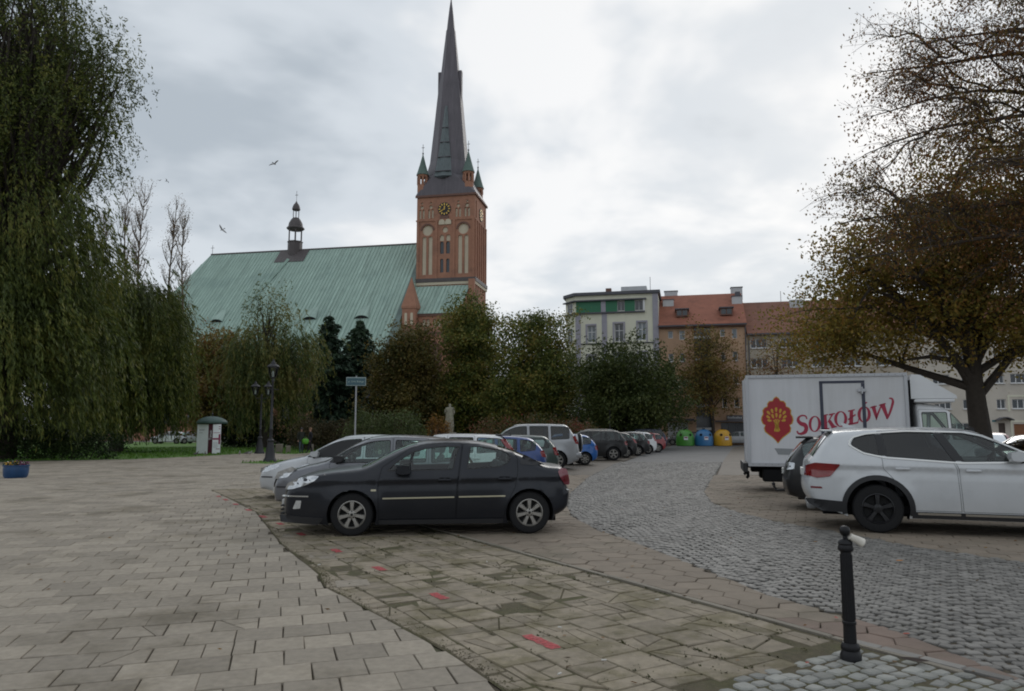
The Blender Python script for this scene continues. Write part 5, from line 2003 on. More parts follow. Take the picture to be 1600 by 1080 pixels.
shrub("rose_bush", "wide rose bush with reddish autumn leaves behind the silver off-roader", (1.0, 48), [(-1.9, 0, 1.3, 1.9, 1.2, 1.2), (0.6, 0, 1.3, 1.9, 1.2, 1.35), (2.7, 0, 1.1, 1.6, 1.2, 1.1)], LM["rose"], 260, 40, 0.13, 0.2, 71)
shrub("rose_bush", "low rose bush behind the black car's roof, right end of the bed", (5.0, 50), [(0, 0, 1.0, 1.7, 1, 1.1)], LM["rose"], 90, 40, 0.13, 0.2, 72)
shrub("shrub", "leafy grey green shrub left of the stone statue", (-8.2, 50), [(-1.3, 0, 1.5, 1.7, 1.2, 1.3), (0.8, 0, 1.5, 1.7, 1.2, 1.5)], LM["shrub"], 220, 40, 0.15, 0.22, 73)
shrub("shrub", "small orange leaved shrub at the foot of the statue", (-5.5, 55), [(0, 0, 1.4, 0.9, 0.8, 1.3)], LM["orange"], 60, 30, 0.14, 0.2, 74)
shrub("shrub", "brownish shrub behind the two people", (-14.6, 60), [(-1.6, 0, 1.2, 1.9, 1.2, 1.4), (1.2, 0, 1.2, 1.9, 1.2, 1.3)], LM["brownshrub"], 240, 40, 0.16, 0.22, 75)
shrub("shrub", "dull brown shrub between the street sign and the spruces", (-10.5, 64), [(0, 0, 1.3, 2.6, 1.3, 1.5)], LM["brownshrub"], 200, 40, 0.17, 0.25, 76)
shrub("hedge", "long dark clipped hedge under the big willow at the left edge", (-25.6, 40.8), [(-5, 0, 0.9, 3.4, 0.9, 1.0), (-1.5, 0.2, 1.0, 3.2, 1.0, 1.1), (1.8, 0.5, 0.75, 2.6, 0.9, 0.9), (-9, 0, 1.0, 3.4, 1.0, 1.2)], LM["hedge"], 700, 44, 0.13, 0.22, 77, cat="hedge")
shrub("hedge", "dark tall undergrowth below the spruces and lindens", (-14, 84), [(-4, 0, 2.2, 4, 1.5, 2.6), (1.5, 0, 2.0, 4, 1.5, 2.4), (7, 0, 2.2, 4, 1.5, 2.6)], LM["hedge"], 520, 44, 0.26, 0.4, 78, cat="hedge")
shrub("hedge", "dark undergrowth below the loose linden and the round tree", (4, 80), [(-3, 0, 2.0, 4, 1.5, 2.4), (2.5, 0, 2.0, 4, 1.5, 2.2), (7.5, 0, 1.5, 3, 1.5, 1.6)], LM["hedge"], 420, 44, 0.26, 0.4, 79, cat="hedge")
shrub("hedge", "dark bushes behind the lamp posts under the pale weeping tree", (-23, 70), [(-3, 0, 1.5, 3, 1.3, 1.8), (1, 0, 1.4, 3, 1.3, 1.7)], LM["hedge"], 300, 44, 0.22, 0.35, 80, cat="hedge")
shrub("hedge", "dark bushes far behind the big willow", (-40, 62), [(-6, 0, 2.0, 6, 1.5, 2.4), (3, 0, 1.8, 6, 1.5, 2.0)], LM["hedge"], 420, 44, 0.24, 0.4, 81, cat="hedge")
# ------------------------------------------------------------------ vehicles
def smooth_prof(P, step=0.07):
    """Catmull-Rom through the side profile; returns points and, for each, its index in P."""
    P = [np.array(p, float) for p in P]
    out_, idx = [], []
    n = len(P)
    for i in range(n - 1):
        p0, p1, p2, p3 = P[max(0, i - 1)], P[i], P[i + 1], P[min(n - 1, i + 2)]
        k = max(2, int(np.linalg.norm(p2 - p1) / step))
        for j in range(k):
            t = j / k
            q = 0.5 * ((2 * p1) + (-p0 + p2) * t + (2 * p0 - 5 * p1 + 4 * p2 - p3) * t * t + (-p0 + 3 * p1 - 3 * p2 + p3) * t ** 3)
            out_.append(q)
            idx.append(i + t)
    out_.append(P[-1])
    idx.append(n - 1)
    return np.array(out_), np.array(idx)


def resample(poly, step):
    o = []
    n = len(poly)
    for i in range(n):
        a, b = np.array(poly[i], float), np.array(poly[(i + 1) % n], float)
        k = max(1, int(np.linalg.norm(b - a) / step))
        for j in range(k):
            o.append(a + (b - a) * j / k)
    return o


def inset_poly(poly, d):
    """Offset a simple polygon inwards."""
    P = [np.array(p, float) for p in poly]
    n = len(P)
    ar = sum(P[i][0] * P[(i + 1) % n][1] - P[(i + 1) % n][0] * P[i][1] for i in range(n))
    s = 1 if ar > 0 else -1
    o = []
    for i in range(n):
        a, b, c = P[i - 1], P[i], P[(i + 1) % n]
        e1, e2 = b - a, c - b
        e1 /= np.linalg.norm(e1) + 1e-9
        e2 /= np.linalg.norm(e2) + 1e-9
        n1, n2 = np.array([-e1[1], e1[0]]) * s, np.array([-e2[1], e2[0]]) * s
        m_ = n1 + n2
        L = np.linalg.norm(m_)
        m_ = n1 if L < 1e-6 else m_ / L
        k = d / max(0.45, float(np.dot(m_, n1)))
        o.append(b + m_ * k)
    return o


def round_poly(poly, r, n=3):
    """Round the corners of a polygon."""
    P = [np.array(p, float) for p in poly]
    o = []
    for i in range(len(P)):
        a, b, c = P[i - 1], P[i], P[(i + 1) % len(P)]
        la, lc = np.linalg.norm(a - b), np.linalg.norm(c - b)
        ra, rc = min(r, la * 0.45), min(r, lc * 0.45)
        p, q = b + (a - b) / la * ra, b + (c - b) / lc * rc
        for j in range(n + 1):
            t = j / n
            o.append(p * (1 - t) ** 2 + 2 * b * t * (1 - t) + q * t * t)
    return o


WHEELS = {}


def wheel_meshes(r, wd, rim_r, spokes, rim_mat, sw=0.05):
    key = (r, wd, rim_r, spokes, rim_mat)
    if key in WHEELS:
        return WHEELS[key]
    # local: axis along y, outside at -y
    h = wd / 2
    t = MB()
    t.lathe([(rim_r, -h * 0.86), (rim_r + 0.012, -h * 0.97), (r - 0.06, -h), (r - 0.022, -h * 0.93), (r, -h * 0.7), (r, h * 0.7), (r - 0.03, h * 0.95), (rim_r, h * 0.9)], 36, axis="Y", cap=False)
    tm = t.mesh("tyre", M["tyre"], 35)
    b = MB()
    b.lathe([(rim_r, -h * 0.2), (rim_r * 0.5, -h * 0.15), (0.02, -h * 0.15)], 24, axis="Y", cap=False)
    b.lathe([(rim_r, h * 0.5), (rim_r, -h * 0.8)], 24, axis="Y", cap=False)
    bm_ = b.mesh("wheel", M["rim_dark"])
    m = MB()
    m.lathe([(rim_r * 0.985, -h * 0.7), (rim_r * 1.015, -h * 0.93), (rim_r * 0.96, -h * 0.98), (rim_r * 0.90, -h * 0.8), (rim_r * 0.88, -h * 0.55)], 36, axis="Y", cap=False)
    for i in range(spokes):
        a = 2 * PI * i / spokes + PI / 2
        w0, w1 = rim_r * sw * 2.1, rim_r * sw * 3.0
        r0, r1 = rim_r * 0.12, rim_r * 0.93
        ca_, sa_ = math.cos(a), math.sin(a)
        pr = lambda rr, q, y: (rr * ca_ - q * sa_, y, rr * sa_ + q * ca_)
        y0, y1 = -h * 0.80, -h * 0.86
        m.add([pr(r0, -w0, y0), pr(r0, w0, y0), pr((r0 + r1) / 2, w0 * 0.95, y1), pr(r1, w1, y1 * 0.97), pr(r1, -w1, y1 * 0.97), pr((r0 + r1) / 2, -w0 * 0.95, y1),
               pr(r0, -w0 * 1.4, y0 * 0.5), pr(r0, w0 * 1.4, y0 * 0.5), pr(r1, w1 * 1.15, y1 * 0.6), pr(r1, -w1 * 1.15, y1 * 0.6)],
              [(0, 1, 2, 5), (5, 2, 3, 4), (0, 5, 4, 9, 6), (1, 7, 8, 3, 2)])
    m.lathe([(rim_r * 0.3, -h * 0.6), (rim_r * 0.29, -h * 0.84), (rim_r * 0.2, -h * 0.9), (rim_r * 0.02, -h * 0.9)], 20, axis="Y", cap=False)
    mm = m.mesh("rim", M[rim_mat], 30)
    n = MB()
    for i in range(5):
        a = 2 * PI * i / 5 + 0.3
        n.lathe([(0.011, -h * 0.86), (0.011, -h * 0.93)], 6, (rim_r * 0.24 * math.cos(a), 0, rim_r * 0.24 * math.sin(a)), "Y")
    n.lathe([(rim_r * 0.1, -h * 0.86), (rim_r * 0.1, -h * 0.925), (0.001, -h * 0.93)], 12, axis="Y", cap=False)
    nm = n.mesh("wheel_bolts", M["rim_dark"])
    WHEELS[key] = (bm_, tm, mm, nm)
    return WHEELS[key]


def build_body(root, sp, colour, x0=None):
    """Car body skin: both flanks with openings for doors and windows, and the strip over nose, bonnet, roof and tail."""
    L, W, H = sp["L"], sp["W"], sp["H"]
    x0 = -L / 2 if x0 is None else x0
    zb = sp.get("belt", 0.9)
    tum = sp.get("tumble", 0.27)
    pn, pr_ = sp.get("nose_in", 0.26), sp.get("tail_in", 0.16)
    Ln, Lr = sp.get("nose_len", 0.95), sp.get("tail_len", 0.7)
    crease = sp.get("crease")
    zm = sp.get("zmax", 0.62)
    prof, pid = smooth_prof(sp["prof"], sp.get("step", 0.07))
    tn = np.gradient(prof, axis=0)
    tn /= np.linalg.norm(tn, axis=1)[:, None]
    nrm = np.stack([-tn[:, 1], tn[:, 0]], 1)          # outward for nose -> roof -> tail
    cr = sp.get("crown", 0.03) + 0.05 * np.abs(nrm[:, 0])
    edge = prof - nrm * cr[:, None]
    EP = edge
    Re = sp.get("edge_r", 0.075)

    def dist_edge(x, z):
        a, b = EP[:-1], EP[1:]
        ab = b - a
        t = np.clip(((x - a[:, 0]) * ab[:, 0] + (z - a[:, 1]) * ab[:, 1]) / (ab ** 2).sum(1), 0, 1)
        return math.sqrt(float(np.min((a[:, 0] + t * ab[:, 0] - x) ** 2 + (a[:, 1] + t * ab[:, 1] - z) ** 2)))

    def hw(x, z):
        f = 1.0
        if x < Ln:
            f -= pn * max(0, 1 - x / Ln) ** 2.3
        if L - x < Lr:
            f -= pr_ * max(0, 1 - (L - x) / Lr) ** 2.3
        if z > zb:
            f *= 1 - tum * ((z - zb) / (H - zb)) ** 1.12 - 0.012
        else:
            f *= 1 - 0.075 * abs((z - zm) / 0.55) ** 2.2 if z < zm else 1 - 0.012 * ((z - zm) / max(0.05, zb - zm)) ** 2
        y = W / 2 * f
        if crease:
            y += sp.get('crease_h', 0.014) * math.exp(-((z - crease[0] - crease[1] * x) / 0.035) ** 2) - 0.006 * math.exp(-((z - crease[0] - crease[1] * x + 0.08) / 0.05) ** 2)
        # flared arches
        for xw in sp["wheels"]:
            d = math.hypot(x - xw, z - sp["r"])
            ra = sp["ra"]
            if ra - 0.02 < d < ra + 0.16:
                y += 0.018 * (1 - (d - ra) / 0.16) if d > ra else 0.018
        d = dist_edge(x, z)
        if d < Re:
            y -= Re * 0.9 * (1 - math.sqrt(max(0.0, 1 - (1 - d / Re) ** 2)))
        return max(0.05, y)

    sill = sp["sill"]
    ra, r = sp["ra"], sp["r"]
    low = []
    for xw in sorted(sp["wheels"], reverse=True):
        a0 = math.asin(max(-0.95, (sill - r) / ra))
        n_ = 16
        low += [(xw + ra * math.cos(a), r + ra * math.sin(a)) for a in np.linspace(a0, PI - a0, n_)]
    if len(sp["wheels"]) == 2:
        k = len(low) // 2
        p, q = low[k - 1], low[k]
        low = low[:k] + [(p[0] + (q[0] - p[0]) * t, sill) for t in np.linspace(0, 1, 26)[1:-1]] + low[k:]
    outline = [tuple(p) for p in edge] + low
    wins = [list(map(tuple, w_)) for w_ in sp["windows"]]
    doors = [list(map(tuple, d_)) for d_ in sp.get("doors", [])]
    # --- triangulate the flank in side view
    co, fa = [], []

    def addp(P):
        k = len(co)
        P = ccw([(float(p[0]), float(p[1])) for p in P])
        co.extend(Vector(p) for p in P)
        fa.append(list(range(k, len(co))))
    addp(outline)
    wr = [resample(round_poly(w_, 0.045), 0.08) for w_ in wins]
    wi = [inset_poly(w_, sp.get("rubber", 0.018)) for w_ in wr]
    dr = [resample(d_, 0.09) for d_ in doors]
    di = [inset_poly(d_, 0.006) for d_ in dr]
    nW, nD = len(wr), len(dr)
    for G in (wr, wi, dr, di):
        for P in G:
            addp(P)
    g = sp.get("grid", 0.1)
    ol = [(p[0], p[1]) for p in outline]
    xs = np.arange(0.03, L, g)
    zs = np.arange(sill, H, g * 0.55)
    if crease:
        zs = np.sort(np.concatenate([zs]))
    for x in xs:
        for z in zs:
            if inpoly(x, z, ol) and dist_edge(x, z) > 0.015:
                co.append(Vector((float(x), float(z))))
    for dd in (0.018, 0.04, Re):
        for p, n_ in zip(edge[1:-1:1], nrm[1:-1:1]):
            q = p - n_ * dd
            if inpoly(q[0], q[1], ol):
                co.append(Vector((float(q[0]), float(q[1]))))
    if crease:
        for x in np.arange(0.9, L - 0.1, 0.09):
            for o_ in (-0.08, -0.045, -0.02, 0, 0.02, 0.045):
                z = crease[0] + crease[1] * x + o_
                if inpoly(x, z, ol) and dist_edge(x, z) > 0.03:
                    co.append(Vector((float(x), float(z))))
    vo, eo, fo, ov, oe, of = delaunay_2d_cdt(co, [], fa, 1, 1e-4)
    Y = [hw(p.x, p.y) for p in vo]
    groups = {}
    for f, o in zip(fo, of):
        if 0 not in o:
            continue
        o = set(o)
        key = ("body",)
        for i in range(nW):
            if 1 + i in o:
                key = ("glass", i) if 1 + nW + i in o else ("rub", i)
        if key == ("body",):
            for i in range(nD):
                if 1 + 2 * nW + i in o:
                    key = ("door", i) if 1 + 2 * nW + nD + i in o else ("gap", i)
        groups.setdefault(key, []).append(f)

    def part(faces, sgn, dy=0.0):
        used = {}
        vs, fs = [], []
        for f in faces:
            q = []
            for i in f:
                if i not in used:
                    used[i] = len(vs)
                    p = vo[i]
                    vs.append((x0 + p.x, sgn * (Y[i] + dy), p.y))
                q.append(used[i])
            fs.append(tuple(q) if sgn < 0 else tuple(q[::-1]))
        return MB().add(vs, fs)

    body = MB()
    parts = {}
    for sgn in (-1, 1):
        b_ = part(groups[("body",)], sgn)
        body.add(b_.v, b_.f)
        for i in range(nD):
            if ("door", i) in groups:
                d = put("door", part(groups[("door", i)], sgn), colour, root, 40)
                parts[("door", i, sgn)] = d
            if ("gap", i) in groups:
                put("door_gap", part(groups[("gap", i)], sgn, -0.014), M["under"], root)
        for i in range(nW):
            if ("glass", i) in groups:
                gm = sp.get("glass", ["glass"])
                gk = gm[i % len(gm)]
                wn = put("side_window", part(groups[("glass", i)], sgn, -0.006), M[gk], root, 60)
                put("window_rubber", part(groups[("rub", i)], sgn, 0.001), M[sp.get("rubber_mat", "rubber")], wn)
    # --- strip across the car
    T = np.array([-1, -0.94, -0.86, -0.7, -0.45, -0.15, 0.15, 0.45, 0.7, 0.86, 0.94, 1.0])
    ye = np.array([hw(p[0], p[1]) for p in edge])
    n = len(edge)
    grid = np.empty((n, len(T), 3))
    for j, t in enumerate(T):
        off = cr * (1 - abs(t) ** 2.6)
        grid[:, j, 0] = x0 + edge[:, 0] + nrm[:, 0] * off
        grid[:, j, 2] = edge[:, 1] + nrm[:, 1] * off
        grid[:, j, 1] = ye * t

    def strip(i0, i1, j0, j1, lift=0.0):
        mb = MB()
        vs = [tuple(grid[i, j] + np.array([nrm[i, 0] * lift, 0, nrm[i, 1] * lift])) for i in range(i0, i1 + 1) for j in range(j0, j1 + 1)]
        c = j1 - j0 + 1
        return mb.add(vs, [(a * c + b, a * c + b + 1, (a + 1) * c + b + 1, (a + 1) * c + b) for a in range(i1 - i0) for b in range(c - 1)])

    holes = []
    for nm_, key in (("windscreen", "ws"), ("rear_window", "rw")):
        if key in sp:
            a = int(np.argmin(abs(pid - sp[key][0])))
            b = int(np.argmin(abs(pid - sp[key][1])))
            holes.append((a, b))
            put(nm_, strip(a, b, 2, 9, -0.004), M[sp.get(key + "_glass", "glass")], root, 60)
            rub = MB()
            for (p, q, r0_, r1_) in ((a, b, 1, 2), (a, b, 9, 10)):
                s_ = strip(p, q, r0_, r1_, 0.001)
                rub.add(s_.v, s_.f)
            put("window_rubber", rub, M["rubber"], root)
    for i in range(n - 1):
        inh = any(a <= i < b for a, b in holes)
        for j in range(len(T) - 1):
            if inh and 1 <= j <= 9:
                continue
            body.add([tuple(grid[i, j]), tuple(grid[i, j + 1]), tuple(grid[i + 1, j + 1]), tuple(grid[i + 1, j])], [(0, 1, 2, 3)])
    bm = bmesh.new()
    me = body.mesh("body", colour)
    bm.from_mesh(me)
    bmesh.ops.remove_doubles(bm, verts=bm.verts, dist=4e-4)
    bmesh.ops.recalc_face_normals(bm, faces=bm.faces)
    bm.to_mesh(me)
    bm.free()
    me.shade_smooth()
    me.set_sharp_from_angle(angle=R(38))
    ob = link("body", me, root)
    sp["_hw"], sp["_x0"], sp["_grid"], sp["_pid"], sp["_nrm"] = hw, x0, grid, pid, nrm

    def patch(name, poly, m, off=0.008, sides=(-1, 1), parent=None, rr=0.015, g=0.06):
        """A part that follows the flank: lamp, trim, handle recess."""
        P = ccw([tuple(map(float, p)) for p in resample(round_poly(poly, rr), 0.05)])
        co2 = [Vector((float(p[0]), float(p[1]))) for p in P]
        f0 = [list(range(len(co2)))]
        xs_ = [p[0] for p in P]
        zs_ = [p[1] for p in P]
        for x in np.arange(min(xs_), max(xs_), g):
            for z in np.arange(min(zs_), max(zs_), g):
                if inpoly(x, z, [tuple(p) for p in P]):
                    co2.append(Vector((float(x), float(z))))
        v2, _, f2, _, _, o2 = delaunay_2d_cdt(co2, [], f0, 1, 1e-4)
        made = []
        for sgn in sides:
            vs = [(x0 + p.x, sgn * (hw(p.x, p.y) + off), p.y) for p in v2]
            fs = [tuple(f) if sgn < 0 else tuple(f[::-1]) for f in f2]
            k = len(vs)
            nn = len(P)
            rim = [(x0 + p[0], sgn * (hw(p[0], p[1]) + off), p[1]) for p in P] + [(x0 + p[0], sgn * (hw(p[0], p[1]) - 0.02), p[1]) for p in P]
            vs += rim
            fs += [(k + i, k + (i + 1) % nn, k + nn + (i + 1) % nn, k + nn + i) for i in range(nn)]
            pa = parent if not isinstance(parent, dict) else parent[sgn]
            made.append(put(name, MB().add(vs, fs), m, pa or root, 40))
        return made
    sp["_patch"] = patch
    sp["_strip"] = strip
    sp["_parts"] = parts
    return ob


def add_wheels(root, sp):
    L, W = sp["L"], sp["W"]
    ms = wheel_meshes(sp["r"], sp.get("tw", 0.2), sp["rim_r"], sp.get("spokes", 7), sp.get("rim", "rim"), sp.get("sw", 0.05))
    for xw in sp.get("all_wheels", sp["wheels"]):
        for sgn in (-1, 1):
            w_ = link("wheel", ms[0], root, (sp["_x0"] + xw, sgn * (W / 2 - sp.get("tw", 0.2) / 2 - 0.025), sp["r"]), (0, 0, 0 if sgn < 0 else PI))
            link("tyre", ms[1], w_)
            link("rim", ms[2], w_)
            link("wheel_bolts", ms[3], w_)


def add_under(root, sp):
    L, W, r, ra = sp["L"], sp["W"], sp["r"], sp["ra"]
    x0 = sp["_x0"]
    mb = MB()
    ws = sorted(sp["wheels"])
    zt = sp.get("belt", 0.9) - 0.12
    yi = W / 2 - 0.30
    mb.box(x0 + 0.35, x0 + L - 0.3, -yi, yi, sp["sill"] + 0.0, 0.55)
    segs = [ws[0] + ra] + ([ws[1] - ra] if len(ws) > 1 else [L - 0.1])
    mb.box(x0 + segs[0], x0 + segs[1], -W / 2 + 0.09, W / 2 - 0.09, sp["sill"] + 0.02, 0.45)
    for xw in ws:
        n_ = 14
        arc_ = [(xw + (ra + 0.0) * math.cos(a), r + ra * math.sin(a)) for a in np.linspace(-0.35, PI + 0.35, n_)]
        for sgn in (-1, 1):
            vs = [(x0 + p[0], sgn * (sp["_hw"](p[0], p[1]) - 0.008), p[1]) for p in arc_] + [(x0 + p[0], sgn * yi, p[1]) for p in arc_]
            mb.add(vs, [(i, i + 1, n_ + i + 1, n_ + i) for i in range(n_ - 1)])
    put("underbody", mb, M["under"], root)


def add_cabin(root, sp, rows=(1.75, 2.65), steer=True):
    """Seats, dashboard and steering wheel seen through the panes."""
    x0, W = sp["_x0"], sp["W"]
    zb = sp.get("belt", 0.9)
    mb = MB()
    xa, xb = sp["cabin"]
    mb.box(x0 + xa, x0 + xb, -W / 2 + 0.16, W / 2 - 0.16, 0.3, 0.42)
    mb.box(x0 + xa - 0.25, x0 + xa + 0.2, -W / 2 + 0.2, W / 2 - 0.2, 0.42, zb - 0.02, 0.05)
    mb.box(x0 + xb - 0.05, x0 + xb + 0.35, -W / 2 + 0.2, W / 2 - 0.2, 0.42, zb - 0.02, 0.05)
    put("cabin_floor", mb, M["under"], root)
    for k, xr in enumerate(rows):
        for y in (-0.36, 0.36):
            mb = MB()
            mt = Matrix.Translation((x0 + xr, y, 0.5)) @ Matrix.Rotation(R(16), 4, "Y")
            mb.box(-0.06, 0.08, -0.23, 0.23, 0.0, 0.62, 0.05, mt)
            mb.box(-0.04, 0.05, -0.12, 0.12, 0.66, 0.84, 0.04, mt)
            mb.box(-0.03, 0.0, -0.05, 0.05, 0.6, 0.7, 0, mt)
            mb.box(x0 + xr - 0.5, x0 + xr, y - 0.24, y + 0.24, 0.42, 0.58, 0.05)
            put("seat", mb, M["seat"], root, 40)
    if steer:
        mb = MB()
        c = Vector((x0 + rows[0] - 0.62, -0.36, zb - 0.02))
        mt = Matrix.Translation(c) @ Matrix.Rotation(R(65), 4, "Y")
        mb.tube([mt @ Vector((0.18 * math.cos(a), 0.18 * math.sin(a), 0)) for a in np.linspace(0, 2 * PI, 17)], 0.016, 6)
        mb.tube([mt @ Vector((-0.17, 0, 0)), mt @ Vector((0.17, 0, 0))], 0.014, 5)
        put("steering_wheel", mb, M["rubber"], root)


def mirror(root, sp, x, z, m, base="blackplastic", ln=0.21, hh=0.15):
    for sgn in (-1, 1):
        y = sp["_hw"](x, z)
        mb = MB()
        prof = [(0.0, 0.0), (ln * 0.10, hh * 0.42), (ln * 0.5, hh * 0.5), (ln * 0.95, hh * 0.40), (ln, 0.0), (ln * 0.9, -hh * 0.4), (ln * 0.45, -hh * 0.5), (ln * 0.1, -hh * 0.35)]
        y0_, y1_ = y + 0.05, y + 0.23
        vs = [(sp["_x0"] + x - 0.02 + p[0], sgn * y0_, z + 0.06 + p[1]) for p in prof] + [(sp["_x0"] + x - 0.02 + ln * .1 + p[0] * 0.85, sgn * y1_, z + 0.07 + p[1] * 0.85) for p in prof]
        n_ = len(prof)
        mb.add(vs, [tuple(range(n_)), tuple(range(n_, 2 * n_))[::-1]] + [(i, (i + 1) % n_, n_ + (i + 1) % n_, n_ + i) for i in range(n_)])
        o = put("wing_mirror", mb, m, root, 60)
        st = MB()
        st.tube([(sp["_x0"] + x + 0.05, sgn * (y - 0.03), z - 0.02), (sp["_x0"] + x + 0.07, sgn * (y + 0.1), z + 0.03)], [0.035, 0.03], 6)
        put("mirror_arm", st, M[base], o)


def handle(sp, root, x, z, di, m, dark=True):
    for sgn in (-1, 1):
        p = sp["_parts"].get(("door", di, sgn), root)
        y = sp["_hw"](x, z)
        mb = MB()
        mb.box(sp["_x0"] + x - 0.1, sp["_x0"] + x + 0.1, sgn * (y + 0.012), sgn * (y + 0.035), z - 0.017, z + 0.017, 0.008)
        mb.box(sp["_x0"] + x - 0.085, sp["_x0"] + x - 0.06, sgn * (y - 0.01), sgn * (y + 0.014), z - 0.012, z + 0.012)
        mb.box(sp["_x0"] + x + 0.06, sp["_x0"] + x + 0.085, sgn * (y - 0.01), sgn * (y + 0.014), z - 0.012, z + 0.012)
        put("door_handle", mb, m, p, 40)


def plate(root, sp, front_z=0.42, rear_z=0.75):
    x0, L = sp["_x0"], sp["L"]
    g = sp["_grid"]
    for nm_, rear, z in (("number_plate", 0, front_z), ("number_plate", 1, rear_z)):
        c = g[:, 5]
        m_ = c[:, 0] < x0 + L / 2 if not rear else c[:, 0] > x0 + L / 2
        cc = c[m_]
        k = cc[np.argmin(abs(cc[:, 2] - z))]
        mb = MB()
        mb.box(k[0] - 0.02, k[0] + 0.02, -0.26, 0.26, z - 0.055, z + 0.055)
        put(nm_, mb, M["plate"], root)


def rear_lamp_wrap(root, sp, z0, z1, m, inner=0.72):
    """The share of a tail lamp that wraps onto the rear face."""
    g, pid = sp["_grid"], sp["_pid"]
    n = len(g)
    sel = [i for i in range(n // 2, n) if z0 <= g[i, 0, 2] <= z1]
    if len(sel) < 2:
        return
    for js in ((0, 3), (8, 11)):
        s_ = sp["_strip"](sel[0], sel[-1], js[0], js[1], 0.009)
        put("tail_light", s_, m, root, 50)


def front_lamp_wrap(root, sp, z0, z1, m):
    g = sp["_grid"]
    n = len(g)
    sel = [i for i in range(0, n // 2) if z0 <= g[i, 0, 2] <= z1 and g[i, 0, 0] < sp["_x0"] + 0.6]
    if len(sel) < 2:
        return
    for js in ((0, 3), (8, 11)):
        s_ = sp["_strip"](sel[0], sel[-1], js[0], js[1], 0.009)
        put("headlight", s_, m, root, 50)


